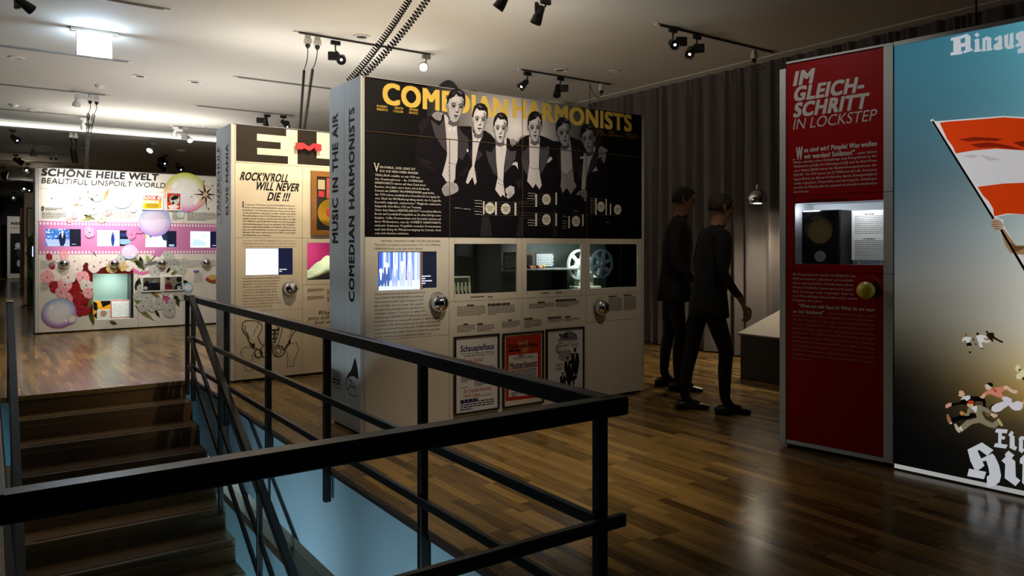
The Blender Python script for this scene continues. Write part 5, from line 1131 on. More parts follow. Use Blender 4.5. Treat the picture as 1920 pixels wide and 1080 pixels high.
small('small yellow poster with white block letters on the flower wall', 265.4, 364.6, 305, 393.5, dr1)
small('small red poster with a black and white round portrait on the flower wall', 310.6, 360.3, 339.5, 394.6, dr2)
small('white-framed photograph of a dark group, left one of the pair on the flower wall', 265.4, 519, 302.6, 547.4, dr3)
small('white-framed photograph with a red striped jumper, right one of the pair on the flower wall', 306, 517.4, 343, 545.5, dr4)

# ---------- 4. red panel and flag print on the right
f4 = Face((4.272, 3.01), (.108, -.68))
w4 = thing('exhibition_wall', 'dark red exhibition wall headed IM GLEICHSCHRITT with a grey edge', 'exhibition wall', f4.Mw)
u_e = f4.u_(1656.5); u_r = f4.u_(1675); u_l = f4.u_(1474.5)
w4L = u_r + .0
vt4 = 2.51; vm1 = f4.uv(1474.5, 369)[1]; vm2 = f4.uv(1474.5, 508.5)[1]
ro = (f4.u_(1489), f4.u_(1660.5), f4.uv(1489, 494)[1], f4.uv(1489, 382)[1])
MB().box(.0, w4L, .40, .42, .02, vt4).build('back_panel', M['panel'], w4, f4.Mw)
MB().box(.0, u_l - .003, -.004, .40, .02, vt4 - .03).build('side_post', M['panelgrey'], w4, f4.Mw, bevel=.002)
MB().box(u_l, w4L - .02, .03, .40, .02, ro[2] - .02).build('core', M['core'], w4, f4.Mw)
MB().box(u_l, w4L - .02, .03, .40, ro[3] + .02, vt4).build('core', M['core'], w4, f4.Mw)
for a, b in ((.03, vm2), (vm2, vm1), (vm1, vt4)): MB().box(u_e + .001, w4L - .001, -.004, .02, a + .0015, b - .0015).build('edge_strip', M['panelgrey'], w4, f4.Mw, bevel=.001)
MB().box(u_l, u_e, -.002, .02, .03, .055).build('bottom_strip', M['panelgrey'], w4, f4.Mw)
MB().box(u_l, w4L, -.004, .40, vt4, vt4 + .012).build('top_board', M['panelgrey'], w4, f4.Mw)
seampanel(w4, f4, u_l, u_e, vm1, vt4 - .006, M['redpanel']); seampanel(w4, f4, u_l, u_e, .056, vm2, M['redpanel'])
for a, b, c_, d in ((u_l, ro[0], vm2, vm1), (ro[0], u_e, ro[3], vm1), (ro[0], u_e, vm2, ro[2])): seampanel(w4, f4, a, b, c_, d, M['redpanel'], name='stile')
MB().box(ro[0], u_e, .012, .016, ro[2], ro[3]).build('window_pane', M['pane'], w4, f4.Mw)
MB().box(.03, w4L - .03, .05, .38, 0, .02).build('plinth', M['core'], w4, f4.Mw)
c = MB(); a, b, c0, c1 = u_l, w4L - .02, ro[2] - .012, ro[3] + .015
c.box(a, b, .385, .395, c0, c1); c.box(a, b, .022, .39, c0, c0 + .006); c.box(a, b, .022, .39, c1 - .006, c1); c.box(a, a + .006, .022, .39, c0, c1); c.box(b - .006, b, .022, .39, c0, c1)
case4 = c.build('show_case', M['casel'], w4, f4.Mw)
light('AREA', 'case_light', f4.Mw @ Vector((.16, .10, c1 - .012)), 1.3, (.88, .94, 1), f4.Mw @ Vector((.2, .38, c0 + .1)), .10, size_y=.1)
light('AREA', 'case_light', f4.Mw @ Vector((.50, .06, c1 - .012)), .9, (.88, .94, 1), f4.Mw @ Vector((.5, .30, c0)), .10, size_y=.1)
# radio
vz = c0 + .007
ra0, ra1 = f4.u_(1502.5, .08), f4.u_(1575, .08); vt_ = f4.uv(1540, 394, .08)[1]
rd = thing('radio_receiver', 'old black table radio with a round beige loudspeaker cloth in the red wall', 'radio', f4.Mw @ T3((ra0 + ra1) / 2, .2, vz))
bake = mat('black_bakelite', rgb(13, 12, 12), .22, noise=.3, nscale=20)
MB().box(ra0, ra1, .08, .28, vz, vt_).build('body', bake, rd, f4.Mw, bevel=.008)
MB().box(ra1 - .003, ra1 + .002, .085, .275, vz, vt_ - .006).build('side_board', M['dgrey'], rd, f4.Mw)
cu_, cv__ = f4.uv(1538, 432.5, .08); rr = (ra1 - ra0) * .33
MB().lathe([(rr, -.003), (rr * .5, -.005), (0, -.006)], (cu_, .08, cv__), (0, 1, 0), 32).build('speaker_cloth', mat('beige_speaker_cloth', rgb(120, 96, 52), .9, noise=.9, nscale=90), rd, f4.Mw)
MB().lathe([(rr * 1.15, .0), (rr * 1.15, -.008), (rr * 1.02, -.012), (rr, -.002)], (cu_, .08, cv__), (0, 1, 0), 32).build('speaker_ring', bake, rd, f4.Mw, smooth=True)
MB().lathe([(rr * .42, 0), (rr * .42, -.006), (rr * .3, -.008), (rr * .3, -.003)], (cu_, .08, cv__ - .165), (0, 1, 0), 24).build('tuning_dial', M['grey'], rd, f4.Mw)
for dx in (-.07, 0, .07): MB().lathe([(.016, 0), (.013, -.02), (0.0001, -.021)], (cu_ + dx, .08, cv__ - .225 if dx == 0 else cv__ - .21), (0, 1, 0), 14).build('knob', bake, rd, f4.Mw)
def card4(label):
    a, b = f4.u_(1597, .14), f4.u_(1668, .14); v_1 = f4.uv(1600, 395, .14)[1]; v_0 = vz + .03
    t = thing('text_card', label, 'text card', f4.Mw @ T3((a + b) / 2, .145, vz))
    MB().box(a, b, .14, .145, v_0, v_1).build('board', mat('white_card_stock', rgb(214, 212, 206), .6, noise=.05), t, f4.Mw); MB().box(a + .04, a + .05, .142, .16, vz, v_0).build('foot', M['grey'], t, f4.Mw); MB().box(b - .05, b - .04, .142, .16, vz, v_0).build('foot', M['grey'], t, f4.Mw)
    q_ = Print(f4); q_.d = -.14 + .001; rn2 = random.Random(3); k = 0
    for i in range(26):
        v = v_1 - .025 - i * .0118
        if i in (11, 12): continue
        u = a + .02; head_ = i in (0, 13); 
        while u < b - .03:
            ww = rn2.uniform(.006, .02)
            if not head_ or (a + .07 < u < b - .09): q_.rectuv(u, v - (.0028 if head_ else .0018), min(u + ww, b - .015), v + (.0028 if head_ else .0018), rgb(40 if head_ else 96)); q_.d -= .0000299
            u += ww + .003
    q_.build('card_text', t, kind='stuff')
card4('white text card standing right of the black radio behind the window')
p = Print(f4); RW = rgb(206, 200, 192); RW2 = rgb(176, 150, 140)
def s1(x, y): return (1440 + x / 2.454, 60 + y / 2.454)
for t_, a, b, x1, h_, bo, sh in (('IM', 115, 247, 205, 25, .045, .2), ('GLEICH-', 115, 318, 438, 25, .045, .2), ('SCHRITT', 115, 392, 455, 25, .045, .2), ('IN LOCKSTEP', 115, 450, 495, 19.5, .012, .2)):
    X, Y = s1(a, b); p.text(t_, X, Y, 1440 + x1 / 2.454, h_, RW, bo, sh, 4)
def s2(x): return 1480 + x / 9.816
def s2y(y): return 260 + y / 9.816
p.text('„', s2(58), s2y(392), s2(108), 4, RW, .05); p.text('W', s2(125), s2y(382), s2(250), 22, RW, .055)
p.text('as sind wir? Pimpfe! Was wollen', s2(275), s2y(250), s2(1612), 8.2, RW, .04); p.text('wir werden? Soldaten!“', s2(275), s2y(370), s2(1210), 8.2, RW, .04)
p.text('– unter diesem', s2(1215), s2y(290), s2(1612), 4.4, RW, .02)
de1 = [(1612, 'Motto wurden schon Zehnjährige zum Kriegsdienst in der'), (1622, 'Wehrmacht gedrillt. Die Hitlerjugend (HJ) und der Bund Deut-'), (1612, 'scher Mädel (BDM) waren die Nachwuchsorganisationen der'), (1612, 'NSDAP. Um 1939 waren mit 8,7 Millionen fast alle deutschen'),
       (1625, 'Jugendlichen in diesen Verbänden durch Zwangsmitglied-'), (1612, 'schaft organisiert. Körperliche und ideologische Schulungen'), (1625, 'standen im Mittelpunkt der zweimal wöchentlich abzuleisten-'), (370, 'den Dienste.')]
p.para([(s2(85), s2(x), t) for x, t in de1], s2y(460), s2y(1000), 4.3, RW, .022)
def s3(x): return 1480 + x / 5.4
def s3y(y): return 500 + y / 5.4
de2 = [(670, 'Mit Kriegsausbruch wurden die Mitglieder des'), (660, 'BDM als Lazarett-, Luftschutz- und Landhelfe-'), (645, 'rinnen abkommandiert. Die HJ musste ihren'), (645, 'Dienst als Flakhelfer leisten und wurde gegen'), (657, 'Ende des Krieges sogar eingezogen. Viele der'), (690, 'noch Minderjährigen kamen während der letzten'), (332, 'Kriegstage ums Leben.')]
p.para([(s3(38), s3(x), t) for x, t in de2], s3y(87), s3y(346), 4.0, RW, .022)
p.text('“What are we? Squirts! What do we want', s3(95), s3y(408), s3(872), 6.2, RW, .03); p.text('to be? Soldiers!”', s3(38), s3y(465), s3(355), 6.2, RW, .03); p.text('– with the help of this motto, children', s3(365), s3y(480), s3(872), 4, RW2, .008)
en2 = [(872, 'as young as ten were drilled into military service in the armed forces.'), (872, 'The Hitler Youth (HJ) and the League of German Girls (BDM) were'), (875, 'the youth organisations of the Nazi Party (NSDAP). Around 1939,'), (870, 'almost all German youths were compulsorily members of these'), (870, 'organisations – 8.7 million of them. The physical and ideological'), (870, 'teachings were the focus of the twice-weekly services. When war'),
       (870, 'broke out, the members of the BDM were drafted as hospital'), (868, 'nurses, air raid wardens and farm workers. The HJ had to report for'), (868, 'service as anti-aircraft gun assistants and were even conscripted'), (866, 'towards the end of the war. Many minors were killed in the final'), (215, 'days of the war.')]
p.para([(s3(34), s3(x), t) for x, t in en2], s3y(500), s3y(932), 4.2, RW2, .008)
p.greek(1513, 374, 1600, 375.6, 1, rgb(90, 10, 10), .8, 2); p.greek(1530, 376.6, 1598, 378, 1, rgb(90, 10, 10), .8, 3)
for i in range(14):
    a = R(-72 + i * 5.2); p.ell(1627 + 25 * math.cos(a), 541 + 25 * math.sin(a), .8, 1, RW2, n=5)
p.build('panel_print', w4)
bu, bv = f4.uv(1636, 543)
da = MB().lathe([(.05, 0), (.05, -.01), (.022, -.015), (.022, -.07)], (bu, 0, bv), (0, 1, 0), 20).build('listening_knob', M['black'], w4, f4.Mw, smooth=True)
yb_ = .052
MB().lathe([(yb_ * math.cos(R(t)), yb_ * math.sin(R(t))) for t in range(-90, 91, 10)], (bu, -.105, bv), (0, 0, 1), 26).build('yellow_ball', M['yellow'], da, f4.Mw, smooth=True, label='glossy yellow ball')

# the large flag print: a boxed panel with added glow, standing against the red wall
O5 = f4.O + f4.u * (u_r + .004)
f5 = Face((O5.x, O5.y), (4.45 - O5.x, 1.64 - O5.y))
T5 = thing('emissive_print', 'tall fabric print with added glow, showing an orange and white striped flag and running figures', 'lightbox print', f5.Mw)
L5 = f5.u_(1987); top5 = f5.uv(1680, 86)[1]
MB().box(0, L5, .006, .12, .008, top5).build('box', M['core'], T5, f5.Mw)
MB().box(0, L5, -.002, .13, top5, top5 + .025).build('frame', M['panelgrey'], T5, f5.Mw); MB().box(0, L5, -.002, .13, .0, .008).build('frame', M['dgrey'], T5, f5.Mw)
p = Print(f5); p.d = -.004
xs5 = [0, L5]
def grad(px, py):
    rows = ((80, (58, 118, 140), (104, 186, 205)), (200, (66, 112, 130), (104, 170, 186)), (330, (78, 104, 116), (150, 180, 184)), (440, (104, 116, 122), (206, 220, 216)), (520, (120, 122, 118), (226, 226, 214)), (600, (104, 100, 88), (226, 222, 205)), (665, (64, 60, 50), (226, 206, 158)), (720, (26, 24, 20), (190, 156, 92)), (780, (14, 13, 12), (92, 78, 52)), (850, (8, 8, 8), (34, 32, 26)), (940, (6, 6, 6), (20, 20, 18)))
    for (y0, a0, b0), (y1, a1, b1) in zip(rows, rows[1:]):
        if py <= y1 or y1 == 940:
            g = max(0, min(1, (py - y0) / (y1 - y0))); break
    f = max(0, min(1, (px - 1676) / 244)); f = f ** 1.3
    return rgb(*[(a0[i] * (1 - g) + a1[i] * g) * (1 - f) + (b0[i] * (1 - g) + b1[i] * g) * f for i in range(3)])
v05 = .034; nx5, ny5 = 26, 44; p.up(); b0 = len(p.v); cs = []
for j in range(ny5 + 1):
    for i in range(nx5 + 1):
        u = L5 * i / nx5; v = v05 + (top5 - v05) * j / ny5; p.v.append((u, -p.d, v))
        W_ = f5.Mw @ Vector((u, 0, v)) - Vector((0, 0, EYE)); t = W_.dot(FW); t = max(t, .5)
        px = 960 + F * W_.dot(RT) / t; t0 = (f5.Mw @ Vector((.35, 0, 0)) - Vector((0, 0, EYE))).dot(FW)
        cs.append(grad(px, PY0 - F * (v - EYE) / t0))
for j in range(ny5):
    for i in range(nx5):
        q_ = (j * (nx5 + 1) + i, j * (nx5 + 1) + i + 1, (j + 1) * (nx5 + 1) + i + 1, (j + 1) * (nx5 + 1) + i); p.p.append(tuple(b0 + k for k in q_)); p.c += [cs[k] for k in q_]
p.rectuv(0, .009, L5, v05, rgb(206, 208, 206))
p.text('Herausgegeben von der Gaupropagandaleitung der NSDAP, Abtlg. Aktive Propaganda', 1674.5, 882, 1848, 4, rgb(176, 40, 22), .04)
LW = rgb(232, 238, 246); OG = rgb(226, 66, 16)
# flag
c5 = (1670, 180, 2.842); p.crop = c5
p.poly([(210, 128), (222, 122), (236, 134), (270, 132), (440, 118), (600, 106), (711, 112), (900, 122), (900, 900), (711, 630), (690, 630), (620, 632), (560, 645), (600, 660), (600, 690), (720, 880), (720, 930), (560, 690), (540, 650), (480, 560), (350, 350)], rgb(240, 240, 238))
p.poly([(260, 142), (300, 136), (440, 126), (600, 113), (711, 120), (900, 132), (900, 300), (711, 290), (560, 280), (440, 290), (345, 306), (330, 270), (300, 230)], OG)
p.poly([(345, 306), (440, 290), (560, 280), (711, 290), (900, 300), (900, 470), (711, 466), (600, 466), (462, 484), (420, 420), (380, 360)], rgb(232, 230, 232))
p.poly([(462, 484), (600, 466), (711, 462), (900, 468), (900, 640), (711, 630), (620, 626), (550, 641), (545, 600), (520, 560), (490, 530)], OG)
for pts in ([(355, 232), (440, 218), (540, 222), (600, 230), (560, 240), (480, 238), (420, 242)], [(420, 258), (520, 246), (600, 258), (711, 285), (640, 282), (560, 272), (470, 275)], [(650, 246), (711, 238), (760, 250), (760, 282), (690, 268)]): p.poly(pts, rgb(140, 34, 16))
for pts in ([(470, 310), (560, 330), (590, 340), (520, 345)], [(380, 318), (440, 312), (470, 325), (420, 330)]): p.poly(pts, rgb(206, 202, 212))
p.poly([(216, 136), (226, 130), (552, 650), (542, 658)], rgb(20, 8, 14))
p.poly([(572, 700), (584, 696), (760, 990), (748, 1000)], rgb(20, 8, 14))
SK = rgb(176, 140, 96)
p.poly([(584, 712), (600, 704), (625, 740), (668, 796), (711, 796), (900, 800), (900, 850), (711, 846), (660, 842), (636, 836), (606, 790)], SK)
p.poly([(620, 770), (668, 800), (711, 800), (711, 812), (670, 830), (640, 820)], rgb(120, 86, 50))
p.poly([(572, 700), (584, 696), (672, 845), (660, 850)], rgb(20, 8, 14))
p.poly([(533, 668), (550, 652), (580, 660), (600, 682), (596, 704), (580, 718), (556, 716), (536, 694)], rgb(190, 164, 136))
for l_ in ([(540, 672), (572, 668)], [(536, 684), (572, 682)], [(542, 696), (574, 694)], [(552, 708), (578, 704)]): p.stroke(l_, 3, rgb(90, 60, 40))
# lettering, cut from flat strokes
p.crop = (1740, 680, 4.154)
for pts in ([(418, 622), (508, 682), (460, 726), (395, 678), (385, 690), (412, 748), (438, 804), (392, 838), (362, 834), (330, 770), (306, 678)],
            [(318, 826), (452, 852), (434, 908), (304, 884)], [(412, 748), (500, 708), (520, 730), (552, 800), (568, 880), (556, 930), (520, 958), (458, 968), (456, 890), (478, 874), (470, 820), (452, 764), (424, 770)],
            [(626, 686), (672, 722), (650, 744), (678, 770), (682, 890), (718, 918), (680, 962), (596, 900), (600, 790), (570, 764), (602, 734), (598, 712)],
            [(714, 750), (748, 716), (760, 690), (800, 720), (800, 742), (860, 742), (850, 790), (806, 790), (810, 900), (850, 930), (810, 975), (745, 950), (732, 935), (736, 792), (714, 784)],
            [(532, 514), (620, 522), (612, 552), (576, 548), (574, 572), (600, 576), (594, 600), (570, 598), (568, 632), (620, 642), (604, 670), (510, 656), (522, 628), (544, 630), (546, 548), (520, 542)],
            [(648, 530), (668, 548), (656, 562), (672, 576), (674, 648), (694, 660), (678, 686), (634, 664), (636, 578), (624, 562)],
            [(704, 590), (726, 572), (790, 584), (796, 690), (816, 704), (796, 724), (760, 700), (758, 604), (738, 600), (738, 668), (752, 680), (730, 706), (706, 688), (708, 604)]):
    p.poly(pts, LW)
p.crop = (1440, 60, 2.454)
def BLK(pts): p.poly(pts, LW)
BLK([(840, 28), (896, 14), (900, 26), (884, 32), (886, 52), (906, 48), (906, 26), (896, 24), (898, 12), (918, 8), (932, 22), (930, 70), (944, 84), (900, 98), (898, 86), (908, 82), (907, 66), (887, 70), (888, 88), (896, 90), (894, 100), (840, 108), (838, 96), (852, 92), (852, 38), (840, 40)])
BLK([(948, 12), (962, 2), (972, 14), (960, 24)]); BLK([(948, 36), (970, 28), (972, 80), (984, 78), (980, 88), (950, 92), (946, 84), (952, 80), (952, 46)])
BLK([(986, 30), (1006, 20), (1026, 26), (1026, 74), (1034, 74), (1028, 84), (1006, 86), (1006, 36), (1000, 38), (1000, 80), (1008, 84), (986, 90), (986, 40)])
BLK([(1040, 30), (1068, 14), (1076, 24), (1076, 66), (1082, 74), (1066, 82), (1040, 82), (1036, 62), (1058, 46), (1058, 32), (1046, 40)])
BLK([(1086, 16), (1104, 8), (1104, 62), (1110, 64), (1112, 8), (1128, 2), (1128, 62), (1136, 66), (1122, 76), (1100, 78), (1088, 66)])
BLK([(1092 + 48, 10), (1110 + 56, -6), (1178, 6), (1164, 16), (1160, 12), (1156, 22), (1176, 36), (1172, 56), (1146, 70), (1136, 60), (1156, 46), (1140, 30)])
p.crop = None
p.poly([(1906, 62), (1920, 58), (1960, 50), (1962, 94), (1945, 98), (1945, 62), (1934, 64), (1935, 96), (1908, 100), (1908, 92), (1914, 90), (1914, 70)], LW)
# running figures
p.crop = (1740, 560, 6.75)
p.ell(475, 460, 16, 20, rgb(150, 100, 50)); p.poly([(440, 500), (470, 482), (540, 490), (555, 505), (530, 520), (525, 560), (490, 560), (480, 530), (455, 525), (440, 550), (424, 540)], rgb(240)); p.poly([(424, 535), (440, 560), (450, 566), (452, 555), (438, 535)], SK); p.poly([(548, 498), (572, 500), (592, 535), (582, 540), (565, 518)], rgb(70, 44, 20)); p.poly([(487, 565), (520, 550), (555, 575), (550, 598), (515, 596), (495, 604), (485, 590)], rgb(14)); p.poly([(495, 604), (512, 600), (540, 650), (544, 668), (530, 666)], SK); p.poly([(550, 585), (580, 575), (590, 580), (560, 602)], SK); p.ell(530, 678, 16, 12, rgb(14)); p.poly([(585, 565), (605, 565), (618, 588), (606, 590)], rgb(14))
p.ell(625, 445, 17, 17, rgb(24)); p.poly([(606, 475), (660, 458), (720, 468), (745, 490), (735, 498), (700, 490), (700, 515), (740, 540), (780, 525), (785, 540), (745, 560), (700, 545), (670, 560), (695, 620), (660, 620), (640, 570), (650, 540), (632, 545), (620, 505)], rgb(244)); p.poly([(655, 622), (700, 622), (698, 634), (658, 634)], rgb(14))
p.ell(744, 422, 15, 15, rgb(30, 24, 10)); p.poly([(735, 450), (760, 430), (820, 430), (842, 450), (830, 462), (845, 485), (900, 520), (945, 540), (950, 560), (925, 558), (850, 520), (812, 505), (830, 530), (815, 550), (780, 515), (750, 512), (770, 495), (745, 480)], rgb(38, 28, 12))
YL = rgb(252, 244, 200); p.ell(1135, 885, 30, 40, YL); p.ell(1150, 985, 36, 36, YL); p.poly([(1130, 960), (1215, 890), (1400, 880), (1400, 1060), (1190, 980), (1150, 1010)], YL); p.poly([(1140, 895), (1168, 885), (1172, 900), (1150, 920)], rgb(20)); p.poly([(1190, 1010), (1215, 990), (1300, 1000), (1290, 1040), (1200, 1030)], rgb(20))
p.crop = (1740, 680, 4.154)
p.poly([(180, 320), (240, 310), (262, 290), (330, 262), (380, 262), (445, 285), (452, 345), (430, 350), (425, 305), (370, 300), (360, 330), (300, 330), (245, 325), (185, 342)], rgb(8))
p.poly([(134, 350), (136, 328), (160, 314), (184, 314), (180, 340), (160, 346), (152, 356)], rgb(226, 170, 150))
p.poly([(250, 290), (275, 262), (300, 258), (326, 256), (330, 280), (300, 300), (285, 284)], rgb(232)); p.poly([(238, 228), (250, 212), (280, 212), (292, 240), (270, 268), (240, 262), (234, 250), (242, 246)], rgb(230, 190, 150)); p.poly([(245, 215), (262, 206), (286, 210), (295, 245), (282, 240), (275, 222)], rgb(96, 64, 26))
p.poly([(180, 434), (240, 415), (320, 400), (400, 392), (380, 420), (300, 440), (240, 450), (184, 476)], rgb(6)); p.poly([(146, 402), (156, 398), (176, 440), (184, 472), (168, 480), (154, 462), (144, 430)], rgb(170, 120, 86)); p.poly([(168, 476), (180, 462), (188, 466), (184, 478)], rgb(235))
p.poly([(444, 172), (470, 162), (500, 176), (500, 190), (480, 212), (462, 212), (446, 204), (450, 196), (442, 190)], rgb(240, 216, 190)); p.poly([(450, 166), (474, 154), (500, 158), (508, 182), (496, 190), (482, 184), (470, 172)], rgb(14))
p.poly([(432, 236), (470, 214), (520, 196), (580, 186), (594, 216), (568, 232), (588, 262), (580, 276), (540, 268), (500, 250), (470, 244), (446, 258)], rgb(240, 150, 124)); p.poly([(585, 184), (612, 180), (660, 214), (698, 218), (690, 240), (664, 240), (610, 208), (592, 210)], rgb(244, 214, 180)); p.poly([(432, 238), (450, 258), (430, 280), (402, 272)], rgb(240, 196, 160)); p.poly([(500, 200), (530, 210), (540, 240), (524, 228), (510, 220)], rgb(190, 90, 70))
p.poly([(570, 276), (600, 262), (648, 280), (654, 310), (630, 330), (600, 350), (560, 380), (520, 388), (492, 372), (494, 345), (530, 320), (590, 300)], rgb(240, 236, 246)); p.poly([(625, 330), (650, 315), (700, 298), (735, 312), (738, 345), (720, 370), (680, 374), (650, 360)], rgb(244, 238, 248)); p.poly([(730, 305), (750, 296), (756, 320), (738, 328)], rgb(240, 190, 140)); p.poly([(478, 352), (500, 320), (505, 328), (494, 345), (492, 372)], rgb(10)); p.poly([(443, 380), (460, 400), (480, 410), (476, 422), (452, 408)], rgb(170, 110, 60))
GS = rgb(150, 140, 112); p.poly([(302, 316), (318, 296), (345, 294), (362, 308), (352, 322)], rgb(206, 66, 26)); p.poly([(302, 320), (352, 322), (350, 345), (330, 356), (306, 340)], rgb(236, 196, 150)); p.poly([(280, 392), (300, 396), (308, 360), (330, 345), (380, 332), (410, 332), (470, 362), (508, 398), (496, 408), (440, 380), (424, 376), (420, 400), (450, 444), (500, 470), (545, 440), (556, 480), (520, 512), (470, 500), (400, 468), (340, 480), (262, 540), (244, 500), (300, 450), (380, 430), (370, 395), (330, 385), (318, 414), (282, 416)], GS)
p.poly([(330, 352), (345, 340), (378, 336), (384, 352), (374, 392), (355, 372)], rgb(236)); p.poly([(244, 390), (254, 376), (280, 384), (280, 408), (258, 412)], rgb(214, 150, 80)); p.poly([(488, 408), (508, 398), (542, 402), (538, 424), (512, 432)], rgb(232, 190, 150)); p.poly([(484, 404), (506, 394), (512, 402), (492, 414)], rgb(235)); p.poly([(202, 476), (216, 476), (252, 520), (252, 544), (236, 546), (214, 520)], rgb(206, 196, 170)); p.poly([(536, 440), (552, 434), (582, 480), (582, 498), (560, 490)], rgb(196, 186, 130)); p.poly([(240, 505), (256, 495), (268, 520), (262, 540)], rgb(232))
p.crop = None; p.build('fabric_print', T5, M['emissive'])

# ---------- far walls at the end of the hall
def farwall(label, px, py_t, x_w, thick, m, t):
    pos = at_t(px, PY0, t); pos.z = 0; f = Face((pos.x, pos.y), (1, 0))
    w_ = thing('exhibition_wall', label, 'exhibition wall', f.Mw)
    MB().box(0, x_w, 0, thick, .02, 2.5).build('body', m, w_, f.Mw, bevel=.004); MB().box(.03, x_w - .03, .03, thick - .03, 0, .02).build('plinth', M['core'], w_, f.Mw)
    return f, w_
fa, wa = farwall('distant pale wall with a black picture headed NEUE, far end of the hall', 13.5, 405, 1.5, .4, M['panel'], 29.7)
p = Print(fa); p.d = .003; p.step = .001
p.textuv('NEUE', (.12, 2.32 - .16), (.48, 0), (0, .11), INK, .05, .1); p.textuv('NEW G', (.12, 2.0), (.42, 0), (0, .09), rgb(60), .01, .1)
p.rectuv(.10, .22, 1.3, 1.82, rgb(10, 11, 12))
for x, y, rx, ry, cc in ((.36, 1.35, .10, .10, 200), (.46, 1.28, .09, .14, 230), (.30, 1.22, .06, .05, 180), (.42, 1.0, .10, .16, 60), (.38, .62, .06, .14, 190), (.46, .50, .05, .12, 150)): p.polyuv([(x + rx * math.cos(R(t)), y + ry * math.sin(R(t))) for t in range(0, 360, 24)], rgb(cc, cc + 6, cc + 12))
p.build('wall_print', wa)
fr5, wr = farwall('distant wall with a bright red end face beyond the flower wall', 38, 390, 1.6, .4, M['panel'], 23.3)
MB().box(.04, .13, -.012, .0, .02, 2.5).build('red_edge', mat('signal_red_laminate', rgb(220, 30, 14), .4, noise=.05), wr, fr5.Mw)
MB().box(.13, 1.6, -.012, .0, .02, 2.5).build('front_panel', M['farwall'], wr, fr5.Mw)
fg, wg = farwall('green doodled wall with a framed list, left of the flower wall', 45.5, 361, 1.5, .45, M['cream'], 16.5)
p = Print(fg); p.step = .0003; a_, b_ = fg.uv(50, 400)
p.rectuv(.05, .03, 1.45, 2.05, rgb(66, 82, 26)); rn = random.Random(4); p.crop = None
for i in range(16):
    x, y = rn.uniform(.08, .5), rn.uniform(.1, 1.7); pts = [(x, y)]
    for k in range(5): pts.append((pts[-1][0] + rn.uniform(-.07, .07), pts[-1][1] + rn.uniform(.02, .16)))
    for q0, q1 in zip(pts, pts[1:]):
        p.up(); d_ = Vector((q1[0] - q0[0], q1[1] - q0[1])).normalized(); n_ = Vector((-d_.y, d_.x)) * .012; bb = len(p.v)
        for z in (Vector(q0) - n_, Vector(q1) - n_, Vector(q1) + n_, Vector(q0) + n_): p.v.append((z.x, -p.d, z.y))
        p.p.append((bb, bb + 1, bb + 2, bb + 3)); p.c += [rgb(16, 20, 8)] * 4
p.build('wall_print', wg)
tl, r_ = printframe('framed_list', 'framed cream typed list hanging on the green doodled wall', 'framed list', fg, 49.5, 389, 68, 446, .025, .02)
q_ = Print(fg); q_.d = .012; q_.rectuv(*r_, rgb(232, 220, 180)); rn = random.Random(2)
for i in range(16):
    v = r_[3] - .05 - i * .036; q_.rectuv(r_[0] + .03, v - .006, r_[0] + .03 + rn.uniform(.06, .16), v + .006, rgb(80, 70, 50))
q_.build('sheet', tl, M['printm'])
sc = MB().box(.135, .42, -.03, -.002, 1.07, 1.32).build('wall_monitor', M['black'], None, fg.Mw, label='small bright monitor on the green doodled wall', cat='monitor')
q_ = Print(fg); q_.d = .0312; q_.rectuv(.145, 1.08, .41, 1.31, rgb(190, 210, 255)); q_.build('picture', sc, M['screen'])
# ------------------------------------------------------------------ ceiling: tracks, spotlights, detectors, cables
def zc_at(px, py):
    p_ = at_z(px, py, ZC); return (ZC, p_) if p_.y < 15.3 else (ZC - .1, at_z(px, py, ZC - .1))
def track(label, x0, y0, x1, y1, m='grey', wide=.034):
    z, a = zc_at(x0, y0); b = at_z(x1, y1, z); Y = (a.y + b.y) / 2
    t = thing('ceiling_track', label, 'lighting track', T3((a.x + b.x) / 2, Y, z), 'lighting tracks on the ceiling')
    MB().box(a.x, b.x, Y - wide / 2, Y + wide / 2, z - .014, z - .0005).build('rail', M[m], t, bevel=.001)
    MB().box(a.x + .02, b.x - .02, Y - .006, Y + .006, z - .0155, z - .014).build('slot', M['core'], t)
    MB().box(a.x - .05, a.x, Y - wide / 2, Y + wide / 2, z - .016, z - .0005).build('end_cap', M['whitep'], t, bevel=.002)
    MB().box(b.x, b.x + .05, Y - wide / 2, Y + wide / 2, z - .016, z - .0005).build('end_cap', M['whitep'], t, bevel=.002)
track('ceiling track above the curtain carrying two lit spotlights', 1246, 42, 1440, 99, 'dgrey')
track('ceiling track over the black photograph wall with two dark spotlights', 976, 130, 1146, 157, 'dgrey')
track('ceiling track with twin power adapters in the middle of the ceiling', 558, 60, 808, 100, 'dgrey')
track('bare ceiling track behind the middle one, running to the photograph wall', 445, 143, 640, 168)
track('ceiling track just above the cream wall with two dark spotlights', 369, 197, 551, 216)
track('bare ceiling track near the top left corner of the picture', 120, -14, 309, 14)
track('bare ceiling track right below the lit exit sign', -60, 76, 240, 115)
track('ceiling track with a white spotlight and two hanging coiled cables', -60, 150, 198, 178)
track('ceiling track with the lit white spotlight above the flower wall', -60, 197, 170, 219)
track('ceiling track above the right end of the flower wall', 322, 236, 420, 242)
track('far ceiling track behind the bright cove, first row', -40, 236, 165, 249)
track('far ceiling track behind the bright cove, second row', -40, 262, 150, 277)
track('far ceiling track behind the bright cove, third row', -40, 282, 130, 292)
track('far ceiling track behind the bright cove, fourth row', -40, 299, 115, 305)
